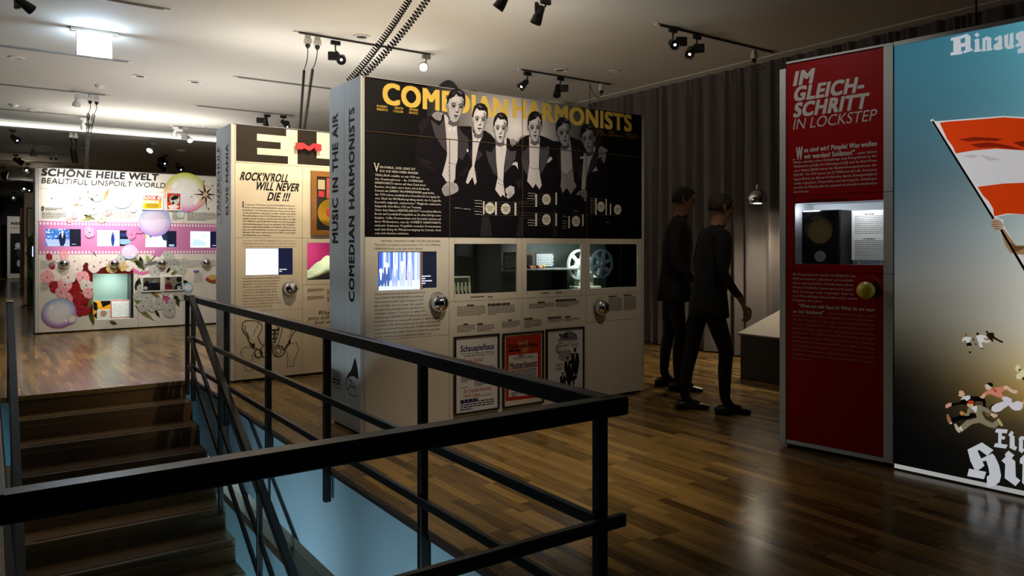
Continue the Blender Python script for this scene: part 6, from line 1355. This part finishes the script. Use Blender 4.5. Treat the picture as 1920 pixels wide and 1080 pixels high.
def spot(label, ax, ay, hx, hy, aim, kind='black', lit=None, gear=0, scale=1.0):
    z, A_ = zc_at(ax, ay); t_ = (A_ - Vector((0, 0, EYE))).dot(FW); Hd = at_t(hx, hy, t_); d = Vector(aim).normalized(); s = scale
    body = {'black': M['black'], 'grey': M['grey'], 'white': M['whitep']}[kind]
    t = thing('spotlight', label, 'spotlight', T3(A_), 'track spotlights')
    b = MB().box(A_.x - .05, A_.x + .05, A_.y - .017, A_.y + .017, z - .055, z - .015)
    if kind == 'white': b.box(A_.x - .02, A_.x + .12, A_.y - .022, A_.y + .022, z - .10, z - .05)
    b.build('adapter', body, t, bevel=.003)
    back = Hd - d * .055 * s
    MB().tube([(A_.x, A_.y, z - .05), (A_.x, A_.y, (z - .05 + back.z) / 2), back], .0085, 8).build('arm', body, t, smooth=True)
    if kind == 'black':
        prof = [(.0, -.085), (.026, -.08), (.034, -.06), (.036, -.02), (.045, .03), (.050, .07), (.050, .078), (.043, .078), (.040, .06)]
    else: prof = [(.0, -.06), (.020, -.055), (.024, -.02), (.046, .02), (.054, .035), (.050, .06), (.044, .062), (.040, .05)]
    hd = MB().lathe([(r * s, h * s) for r, h in prof], Hd, d, 20).build('lamp_head', body, t, smooth=True)
    MB().lathe([(.041 * s, .055 * s), (.0, .062 * s)], Hd, d, 20).build('lens', M[lit] if lit else M['lampoff'], hd, smooth=True)
    if gear:
        side = d.cross(Vector((0, 0, 1))).normalized() * gear; c_ = Hd + side * .085 + Vector((0, 0, .025))
        MB().bar(c_ - side * .055, c_ + side * .055, .032, .088, up=(0, 0, 1)).build('gear_box', body if kind == 'black' else M['grey'], t, bevel=.006)
    return t
CAM_ = (-.42, -.8, -.42)
spot('lit black spotlight, left of the pair above the curtain', 1262, 50, 1262, 82, CAM_, lit='lampon', gear=-1)
spot('lit black spotlight, right of the pair above the curtain', 1307, 63, 1294, 97, (-.62, -.45, -.62), lit='lampon', gear=-1)
spot('dark spotlight tilted to the left above the photograph wall', 989, 133, 982, 158, (-.9, -.2, -.75), lit='lampon')
spot('dark spotlight with square gear box above the photograph wall', 1051, 143, 1045, 170, (-.3, -.25, -1), gear=-1)
spot('lit black spotlight beside the twin power adapters', 629, 74, 641, 110, CAM_, lit='lampon', gear=1)
spot('small lit grey spotlight at the right end of the middle track', 799, 101, 794, 124, CAM_, kind='grey', lit='lampon')
spot('dark spotlight above the E of the cream wall, left of two', 501, 213, 498, 229, (.2, .6, -.7), gear=-1)
spot('dark spotlight above the E of the cream wall, right of two', 531, 215, 534, 233, (.5, -.5, -.7), lit='lampon', gear=-1)
spot('unlit white spotlight beside the coiled cables over the flower wall', 143, 171, 144, 191, (-.1, .5, -1), kind='white')
spot('lit white spotlight just above the heading of the flower wall', 157, 219, 156, 236, (.2, .4, -.9), kind='white', lit='lampon')
spot('white spotlight above the compass star, left of two', 329, 236, 327, 250, (-.1, .4, -1), kind='white')
spot('brightly lit spotlight above the compass star, right of two', 348, 237, 355, 260, (.1, -.7, -.7), kind='grey', lit='lampon', gear=1)
spot('black spotlight with a bluish lens at the left picture edge', 24, 242, 28, 260, (.45, -.7, -.5), lit='lampblue', scale=1.2)
spot('unlit grey spotlight over the far hall, second row', 62, 271, 62, 285, (.1, -.2, -1), kind='grey', scale=1.2)
spot('black flat spotlight over the far hall, third row', 30, 288, 34, 302, (.7, .2, -.4), gear=1, scale=1.3)
spot('dark spotlight cut by the top left picture corner', 12, -22, 46, 8, (.75, .35, -.45), gear=-1, scale=.9)
spot('dark spotlight at the top edge above the gold lettering', 1023, -4, 1010, 28, (-.25, .25, -.9), gear=-1)
spot('dark spotlight cut by the top edge, left of the gear-boxed one', 938, -26, 943, 1, (-.35, .5, -.8))
spot('dark spotlight above the far aisle, leftmost', 6, 312, 10, 328, (-.3, -.3, -.8), gear=1, scale=1.4)
spot('brightest lit spotlight in the far aisle', 52, 305, 50, 318, (-.05, -.93, -.30), lit='lampstar', scale=1.5)
spot('second bright spotlight in the far aisle, lower', 46, 340, 45, 353, (-.05, -.95, -.25), lit='lampstar', scale=1.7)
spot('lowest small lit spotlight in the far aisle', 25, 360, 25, 370, (.0, -.95, -.2), lit='lampblue', scale=1.9)
spot('small lit spotlight right of the second bright one in the far aisle', 54, 345, 54, 356, (.1, -.95, -.3), lit='lampblue', scale=1.5)
spot('grey spotlight hanging behind the flower wall, upper', 288, 266, 284, 278, (-.5, -.5, -.7), kind='grey', lit='lampon', scale=1.3)
spot('black spotlight hanging behind the flower wall, middle', 311, 289, 307, 302, (.1, -.6, -.6), lit='lampblue', gear=1, scale=1.5)
spot('black spotlight just over the top edge of the flower wall, left of two', 303, 302, 302, 313, (.4, -.3, -.4), gear=1, scale=1.4)
spot('black spotlight just over the top edge of the flower wall, right of two', 334, 305, 336, 316, (.3, -.8, -.4), lit='lampblue', gear=-1, scale=1.4)
def downlight(label, px, py, r=.085, lit=False):
    z, c_ = zc_at(px, py); t = thing('downlight', label, 'downlight', T3(c_), 'recessed ceiling downlights')
    MB().lathe([(r, 0), (r * .98, -.012), (r * .66, -.012), (r * .62, 0.0)], (c_.x, c_.y, z), (0, 0, 1), 28).build('ring', M['whitep'], t, smooth=True)
    MB().lathe([(r * .66, -.004), (0, -.003)], (c_.x, c_.y, z), (0, 0, 1), 24).build('reflector', M['hole'] if not lit else M['panel'], t)  # flat disc, shade of the recess put into its colour
for l_, x, y in (('recessed downlight right of the exit sign, left of two', 262, 142), ('recessed downlight right of the exit sign, right of two', 365, 153), ('recessed downlight between the middle spotlight and the coiled cables', 678, 68),
                 ('recessed downlight above the photograph wall track', 1051, 131), ('recessed downlight over the right end of the flower wall', 387, 237)): downlight(l_, x, y)
downlight('closed pale ceiling cap above the far left tracks', 66, 206, .10, True); downlight('pale ceiling cap left below the exit sign', 31, 108, .08, True); downlight('pale ceiling cap right of the photograph wall track', 1152, 133, .07, True)
def detector(label, px, py, r=.06):
    z, c_ = zc_at(px, py)
    MB().lathe([(r, 0), (r, -.012), (r * .8, -.03), (r * .4, -.045), (0, -.048)], (c_.x, c_.y, z), (0, 0, 1), 24).build('smoke_detector', M['whitep'], None, smooth=True, label=label, cat='smoke detector')
detector('white smoke detector above the two hanging coiled cables', 187, 160); detector('white smoke detector at the far left of the ceiling', 26, 196); detector('small round detector above the compass star of the flower wall', 340, 281, .09)
# twin power adapters and cables
def adapter(label, px, py):
    z, c_ = zc_at(px, py); t = thing('power_adapter', label, 'power adapter', T3(c_), 'power adapters on the tracks')
    MB().box(c_.x - .026, c_.x + .026, c_.y - .02, c_.y + .02, z - .05, z - .015).build('clip', M['whitep'], t, bevel=.003)
    MB().box(c_.x - .034, c_.x + .034, c_.y - .028, c_.y + .028, z - .105, z - .05).build('socket', M['whitep'], t, bevel=.005)
    MB().lathe([(.022, 0), (.026, -.02), (.008, -.045)], (c_.x, c_.y, z - .105), (0, 0, 1), 14).build('plug', M['black'], t, smooth=True)
    return Vector((c_.x, c_.y, z - .145))
def bez(p0, p1, sag, n=40):
    p0, p1 = Vector(p0), Vector(p1); out = []
    for i in range(n + 1):
        s = i / n; out.append(p0.lerp(p1, s) + Vector(sag) * (4 * s * (1 - s)))
    return out
def coil(name, label, start, end, sag=(0, 0, 0), lead=0, turns=50, rc=.013, rw=.0042, group='coiled power cables', grow=1.0):
    t = thing(name, label, 'cable', T3(Vector(end)), group); start = Vector(start); end = Vector(end)
    if lead:
        mid = start + (end - start).normalized() * lead + Vector((-.015, 0, 0)); MB().tube(bez(start, mid, (.012, 0, 0), 8), rw, 6).build('straight_lead', M['cable'], t, smooth=True); start = mid
    n = turns * 9; path = bez(start, end, sag, 60); L_ = len(path) - 1; pts = []
    for i in range(n + 1):
        s = i / n * L_; k = min(int(s), L_ - 1); pp = path[k].lerp(path[k + 1], s - k); d = (path[k + 1] - path[k]).normalized()
        a = d.cross(Vector((1, .3, 0))).normalized(); b = d.cross(a); ang = 2 * math.pi * turns * i / n; r_ = rc * (1 + (grow - 1) * i / n)
        pts.append(pp + (a * math.cos(ang) + b * math.sin(ang)) * r_)
    MB().tube(pts, rw, 5).build('coiled_lead', M['cable'], t, smooth=True); return t
a1 = adapter('power adapter on the middle track, left of the pair', 577, 63); a2 = adapter('power adapter on the middle track, right of the pair', 595, 66)
wt = lambda f, px, dd: f.Mw @ Vector((f.u_(px, dd), dd, W_H))
coil('coiled_cable', 'coiled black cable from the middle track to the cream wall, left of two', a1, wt(f2, 562, .10) + Vector((0, 0, .01)), lead=.22, turns=52, rc=.012)
coil('coiled_cable', 'coiled black cable from the middle track to the cream wall, right of two', a2, wt(f2, 570, .12) + Vector((0, 0, .01)), lead=.20, turns=46, rc=.014)
a1 = adapter('power adapter over the flower wall, left of the pair', 169, 175); a2 = adapter('power adapter over the flower wall, right of the pair', 181, 177)
coil('coiled_cable', 'coiled black cable hanging to the flower wall, left of two', a1, wt(f3, 161, .12) + Vector((0, 0, .01)), lead=.22, turns=60, rc=.016)
coil('coiled_cable', 'coiled black cable hanging to the flower wall, right of two', a2, wt(f3, 163.5, .12) + Vector((0, 0, .01)), (-.03, 0, -.02), lead=.22, turns=44, rc=.020)
for l_, x, y, x2, y2, t_ in (('left', 133, 247.5, 137.5, 304, 13.6), ('right', 142, 248.5, 144.5, 305, 13.6)):
    a1 = adapter('far power adapter behind the flower wall top, %s of the pair' % l_, x, y); coil('coiled_cable', 'far black cable dropping behind the flower wall, %s of two' % l_, a1, at_t(x2, y2, t_), lead=.2, turns=60, rc=.018, rw=.008)
for l_, x in (('left', 96), ('right', 105)): adapter('small distant power adapter above the S of the flower wall heading, %s of two' % l_, x, 287)
top = wt(f1, 648, .30); c0 = at_z(846, -118, ZC)
q0 = at_t(641, 157, 5.62)
coil('coiled_cable', 'large coiled black cable rising from the photograph wall to the top edge, left of two', c0 + Vector((-.06, 0, 0)), Vector((2.16, 5.16, W_H + .02)), (.03, 0, -.04), turns=62, rc=.021, rw=.0052)
coil('coiled_cable', 'large coiled black cable rising from the photograph wall to the top edge, right of two', c0 + Vector((.10, 0, 0)), Vector((2.20, 5.10, W_H + .02)), (.02, 0, -.06), turns=48, rc=.023, rw=.0052)
a3 = adapter('power adapter above the right end of the photograph wall', 1128, 155)
ce = thing('hanging_cable', 'thin black cable looping from the adapter down to the photograph wall', 'cable', T3(a3))
e3 = Vector((4.66, 5.3, W_H + .01)); z_, w3_ = zc_at(1106, 151)
MB().tube(bez(a3, Vector((w3_.x, w3_.y, ZC - .05)), (0, 0, -.10), 14), .004, 6).build('loop', M['cable'], ce, smooth=True)
MB().tube([Vector((w3_.x, w3_.y, ZC - .02)), Vector((w3_.x, w3_.y, 2.2))], .004, 6).build('drop', M['cable'], ce)
uR = f5.u_(1823); pR = f5.Mw @ Vector((uR, .06, top5 + .02))
MB().tube([pR, Vector((pR.x, pR.y, ZC - .002))], .005, 6).build('hanging_cable', M['cable'], None, label='thin black cable above the large flag print at the top right', cat='cable')

# exit sign
ez, ea = zc_at(177, 57); t_ = (ea - Vector((0, 0, EYE))).dot(FW)
ex = thing('exit_sign', 'glowing white rectangular sign box under the ceiling at top left', 'exit sign', T3(ea))
MB().box(ea.x - .21, ea.x + .21, ea.y - .05, ea.y + .05, ZC - .03, ZC - .001).build('mount_plate', M['whitep'], ex, bevel=.003)
eh = ZC - .03
MB().box(ea.x - .155, ea.x + .155, ea.y - .012, ea.y + .012, eh - .235, eh).build('sign_box', M['whitep'], ex, bevel=.002)
MB().box(ea.x - .147, ea.x + .147, ea.y - .016, ea.y - .0125, eh - .225, eh - .008).build('lit_face', M['exit'], ex)
MB().box(ea.x - .147, ea.x + .147, ea.y + .0125, ea.y + .016, eh - .225, eh - .008).build('lit_face', M['exit'], ex)
for x in (-.158, .152): MB().box(ea.x + x, ea.x + x + .006, ea.y - .018, ea.y + .018, eh - .24, eh).build('frame_bar', M['whitep'], ex)

# pendant lamp on the curtain track
a4 = adapter('power adapter at the right end of the curtain track', 1414, 92)
pc = at_t(1420, 372, 8.15); zt, pt = zc_at(1421, 98)
pl = thing('pendant_lamp', 'chrome half-sphere pendant lamp hanging before the grey curtain', 'pendant lamp', T3(pc))
MB().tube(bez(a4, Vector((pc.x, pc.y, ZC - .2)), (.08, -.05, -.03), 14) + [Vector((pc.x, pc.y, pc.z + .12))], .0035, 6).build('cord', M['cable'], pl, smooth=True)
sh = [(.0, .105), (.018, .104), (.05, .092), (.08, .068), (.1, .032), (.106, 0), (.104, -.03), (.096, -.055), (.093, -.055), (.1, -.03), (.102, 0), (.096, .03), (.05, .087), (0.0, .098)]
MB().lathe(sh, pc, (0, 0, 1), 36).build('shade', M['chrome'], pl, smooth=True)
MB().lathe([(.010, .10), (.014, .12), (.006, .15)], pc, (0, 0, 1), 14).build('socket', M['chrome'], pl, smooth=True)
MB().lathe([(.0, -.045), (.03, -.04), (.045, -.015), (.03, .02), (.0, .03)], pc, (0, 0, 1), 18).build('bulb', M['bulb'], pl, smooth=True)
light('SPOT', 'pendant_light', (pc.x, pc.y, pc.z - .06), 75, WARM, (pc.x, pc.y, 0), .05, 130, .8)

# display table with a sloping felt top beside the curtain
dt = thing('display_table', 'low black display table with a sloping grey top in front of the curtain', 'display table', T3(6.55, 4.2, 0))
X0, X1, Y0_, Y1_ = 6.14, 6.95, 3.2, 4.78
b = MB().add([(X0, Y0_, 0), (X1, Y0_, 0), (X1, Y1_, 0), (X0, Y1_, 0), (X0, Y0_, .43), (X1, Y0_, .66), (X1, Y1_, .66), (X0, Y1_, .43)], [(3, 2, 1, 0), (4, 5, 6, 7), (0, 1, 5, 4), (1, 2, 6, 5), (2, 3, 7, 6), (3, 0, 4, 7)])
b.build('cabinet', M['black'], dt, bevel=.004)
b = MB().add([(X0 - .02, Y0_ - .02, .432), (X1 + .02, Y0_ - .02, .672), (X1 + .02, Y1_ + .02, .672), (X0 - .02, Y1_ + .02, .432), (X0 - .02, Y0_ - .02, .452), (X1 + .02, Y0_ - .02, .692), (X1 + .02, Y1_ + .02, .692), (X0 - .02, Y1_ + .02, .452)], [(3, 2, 1, 0), (4, 5, 6, 7), (0, 1, 5, 4), (1, 2, 6, 5), (2, 3, 7, 6), (3, 0, 4, 7)])
b.build('sloping_top', M['tabletop'], dt, bevel=.003)

# ------------------------------------------------------------------ visitors
def skinmesh(name, verts, edges, root=0, sub=2):
    me = bpy.data.meshes.new(name); me.from_pydata([v[0] for v in verts], edges, []); o = bpy.data.objects.new(name, me); COL.objects.link(o)
    o.modifiers.new('s', 'SKIN')
    for i, v in enumerate(verts):
        sv_ = me.skin_vertices[0].data[i]; r = v[1]; sv_.radius = r if isinstance(r, tuple) else (r, r); sv_.use_root = (i == root)
    su = o.modifiers.new('b', 'SUBSURF'); su.levels = sub; su.render_levels = sub
    dg = bpy.context.evaluated_depsgraph_get(); dg.update(); out = bpy.data.meshes.new_from_object(o.evaluated_get(dg)); bpy.data.objects.remove(o); out.name = name
    out.polygons.foreach_set('use_smooth', [True] * len(out.polygons)); return out
def visitor(label, loc, rot, hgt, cloth, cloth2, shirt, bag=False, stride=.12, lean=.03):
    k = hgt / 1.78; Mw = T3(loc[0], loc[1], 0) @ Matrix.Rotation(rot, 4, 'Z') @ Matrix.Scale(k, 4)
    WMr = T3(loc[0], loc[1], 0) @ Matrix.Rotation(rot, 4, 'Z')
    t = thing('person', label, 'person', WMr)
    s = stride; l = lean                                # faces local +y
    V_ = [((0, 0, .95), (.15, .11)), ((0, .01, 1.10), (.135, .10)), ((0, .02 + l, 1.28), (.165, .115)), ((0, .02 + l, 1.42), (.15, .09)), ((0, .03 + l, 1.50), (.062, .065)), ((0, .05 + l * 1.4, 1.585), (.06, .07)), ((0, .055 + l * 1.5, 1.665), (.078, .098)), ((0, .05 + l * 1.5, 1.74), (.06, .075))]
    E_s = [(i, i + 1) for i in range(7)]
    def chain(start, pts):
        p_ = start
        for q_ in pts: V_.append(q_); E_s.append((p_, len(V_) - 1)); p_ = len(V_) - 1
        return p_
    for sx in (-1, 1):
        bend = .09 if sx > 0 else .03
        chain(3, [((sx * .155, .01 + l, 1.43), (.07, .075)), ((sx * .225, -.02 + l, 1.27), (.052, .056)), ((sx * .245, -.02 + l, 1.14), (.045, .048)), ((sx * .235, .07 + bend * .5, 1.02), (.038, .042)), ((sx * .20, .12 + bend, .93), (.028, .032)), ((sx * .195, .135 + bend, .885), (.030, .024))])
        o_ = s if sx > 0 else -s
        chain(0, [((sx * .095, .0, .87), (.092, .10)), ((sx * .10, o_ * .5, .68), (.078, .085)), ((sx * .10, o_ * .8 + .02, .50), (.058, .064)), ((sx * .105, o_ * .9 - .01, .34), (.056, .062)), ((sx * .105, o_ - .02, .12), (.042, .046)), ((sx * .11, o_ + .03, .05), (.040, .036)), ((sx * .115, o_ + .12, .035), (.036, .024))])
    me = skinmesh('body', V_, E_s); me.materials.clear()
    for m_ in (M['skin'], cloth, cloth2): me.materials.append(m_)
    for p_ in me.polygons:
        c_ = p_.center; hand_ = abs(c_.x) > .15 and c_.z < .955 and c_.z > .80 and c_.y > .12
        p_.material_index = 0 if (c_.z > 1.53 or hand_) else (2 if c_.z < .93 and abs(c_.x) < .19 else 1)
    body = link('body', me, t, Mw)
    # hands: palm and five bent fingers
    for sx in (-1, 1):
        bend = .09 if sx > 0 else .03; P0 = Vector((sx * .195, .135 + bend, .885)); b_ = MB()
        b_.tube([P0 + Vector((0, -.01, .02)), P0 + Vector((0, .015, -.03)), P0 + Vector((0, .03, -.075))], [.026, .036, .034], 10, squash=.5)
        for i, ln in enumerate((.062, .072, .068, .052)):
            x = (i - 1.5) * .017; a_ = P0 + Vector((x * .35, .028 + x * .8, -.068)); b_.tube([a_, a_ + Vector((-sx * .004, .010, -ln * .45)), a_ + Vector((-sx * .016, .006, -ln * .8)), a_ + Vector((-sx * .028, -.002, -ln))], [.0088, .0082, .0074, .006], 8)
        th_ = P0 + Vector((0, .035, -.02)); b_.tube([th_, th_ + Vector((-sx * .01, .03, -.025)), th_ + Vector((-sx * .016, .036, -.055))], [.011, .0095, .008], 8)
        b_.build('hand', M['skin'], t, Mw, smooth=True)
    hy, hz = .055 + l * 1.5, 1.665
    # face
    fc = MB().lathe([(.0001, .028), (.012, .012), (.016, -.006), (.008, -.012)], (0, hy + .085, hz - .028), (0, .5, -1), 8); fc.build('nose', M['skin'], t, Mw, smooth=True)
    for sx in (-1, 1):
        MB().lathe([(.0001, .011), (.008, .008), (.011, 0), (.008, -.008), (.0001, -.011)], (sx * .031, hy + .083, hz + .004), (0, 0, 1), 10).build('eye', mat('eye_dark', rgb(40, 30, 26), .3), t, Mw, smooth=True)
        MB().tube([(sx * .078, hy - .01, hz + .025), (sx * .088, hy - .018, hz + .012), (sx * .088, hy - .014, hz - .012), (sx * .078, hy - .002, hz - .03)], [.008, .010, .009, .006], 8).build('ear', M['skin'], t, Mw, smooth=True)
    MB().tube([(-.024, hy + .086, hz - .062), (0, hy + .092, hz - .064), (.024, hy + .086, hz - .062)], [.003, .006, .003], 6).build('mouth', mat('lips', rgb(120, 66, 58), .5), t, Mw, smooth=True)
    vs = []; fs = []; n1, n2 = 22, 10
    for i in range(n2 + 1):
        th = R(2 + 108 * i / n2)
        for j in range(n1):
            ph_ = 2 * math.pi * j / n1; fy = math.cos(ph_); lim = 1 - .42 * max(0, fy) * (i / n2)
            tt = th * lim; r_ = 1 + .03 * math.sin(j * 5 + i * 3)
            vs.append((.090 * r_ * math.sin(tt) * math.sin(ph_), hy - .008 + .108 * r_ * math.sin(tt) * math.cos(ph_), hz + .018 + .105 * r_ * math.cos(tt)))
    for i in range(n2):
        for j in range(n1): j2 = (j + 1) % n1; fs.append((i * n1 + j, i * n1 + j2, (i + 1) * n1 + j2, (i + 1) * n1 + j))
    vs = [(x_ * (1 + .05 * math.sin(17 * y_ * 9 + z_ * 60)), y_ + .006 * math.sin(z_ * 140 + x_ * 70), z_) for x_, y_, z_ in vs]
    hm = MB().add(vs, fs).build('hair', M['hair'], t, Mw, smooth=True); sf = hm.modifiers.new('t', 'SOLIDIFY'); sf.thickness = .012
    # jacket skirt, collar, shirt tail, shoes
    vs = []; fs = []; n = 28; rows = ((1.49, .075, .075), (1.455, .13, .088), (1.40, .19, .115), (1.28, .195, .132), (1.12, .17, .128), (.98, .175, .135), (.86, .195, .150), (.78, .200, .158))
    for i, (z, rx, ry) in enumerate(rows):
        for j in range(n):
            a_ = 2 * math.pi * j / n; vs.append((rx * math.sin(a_) * (1 + .015 * math.sin(a_ * 7 + i)), .015 + l * min(1, max(0, (z - .95) / .4)) + ry * math.cos(a_) * (1 + .02 * math.sin(a_ * 5)), z))
    for i in range(len(rows) - 1):
        for j in range(n):
            if i >= 4 and j == 0: continue
            j2 = (j + 1) % n; fs.append((i * n + j, i * n + j2, (i + 1) * n + j2, (i + 1) * n + j))
    jk = MB().add(vs, fs).build('jacket', cloth, t, Mw, smooth=True); sf = jk.modifiers.new('t', 'SOLIDIFY'); sf.thickness = .008
    if shirt:
        MB().box(-.204, -.12, -.02, .10, .80, 1.12).build('shirt_tail', shirt, t, Mw, bevel=.03)
    for sx in (-1, 1):
        o_ = s if sx > 0 else -s; b_ = MB(); vs = []; fs = []
        prof = ((-.10, .030, .055), (-.07, .040, .075), (-.02, .040, .085), (.04, .040, .07), (.10, .046, .052), (.15, .044, .042), (.19, .030, .03))
        n = 12
        for y, rx, h_ in prof:
            for j in range(n):
                a_ = 2 * math.pi * j / n; vs.append((sx * .112 + rx * math.cos(a_), o_ + y, max(0, h_ * .5 + h_ * .5 * math.sin(a_)) if math.sin(a_) > -.6 else 0.001))
        for i in range(len(prof) - 1):
            for j in range(n): j2 = (j + 1) % n; fs.append((i * n + j, i * n + j2, (i + 1) * n + j2, (i + 1) * n + j))
        fs.append(tuple(range(n))); fs.append(tuple((len(prof) - 1) * n + j for j in range(n)))
        b_.add(vs, fs).build('shoe', M['shoe'], t, Mw, smooth=True)
    return t
fp1 = at_z(1325, 772, 0); fp2 = at_z(1262, 728, 0)
visitor('person in a dark jacket with a pale blue shirt showing, standing before the curtain', (fp1.x, fp1.y), math.atan2(-.575, .818) - math.pi / 2 + .15, 1.73, M['suit'], M['suit'], M['shirt'], stride=.13, lean=.05)
visitor('person in a dark brown coat standing close to the end of the photograph wall', (fp2.x, fp2.y), math.atan2(-.575, .818) - math.pi / 2 - .2, 1.86, M['suit2'], M['suit2'], None, stride=.06)
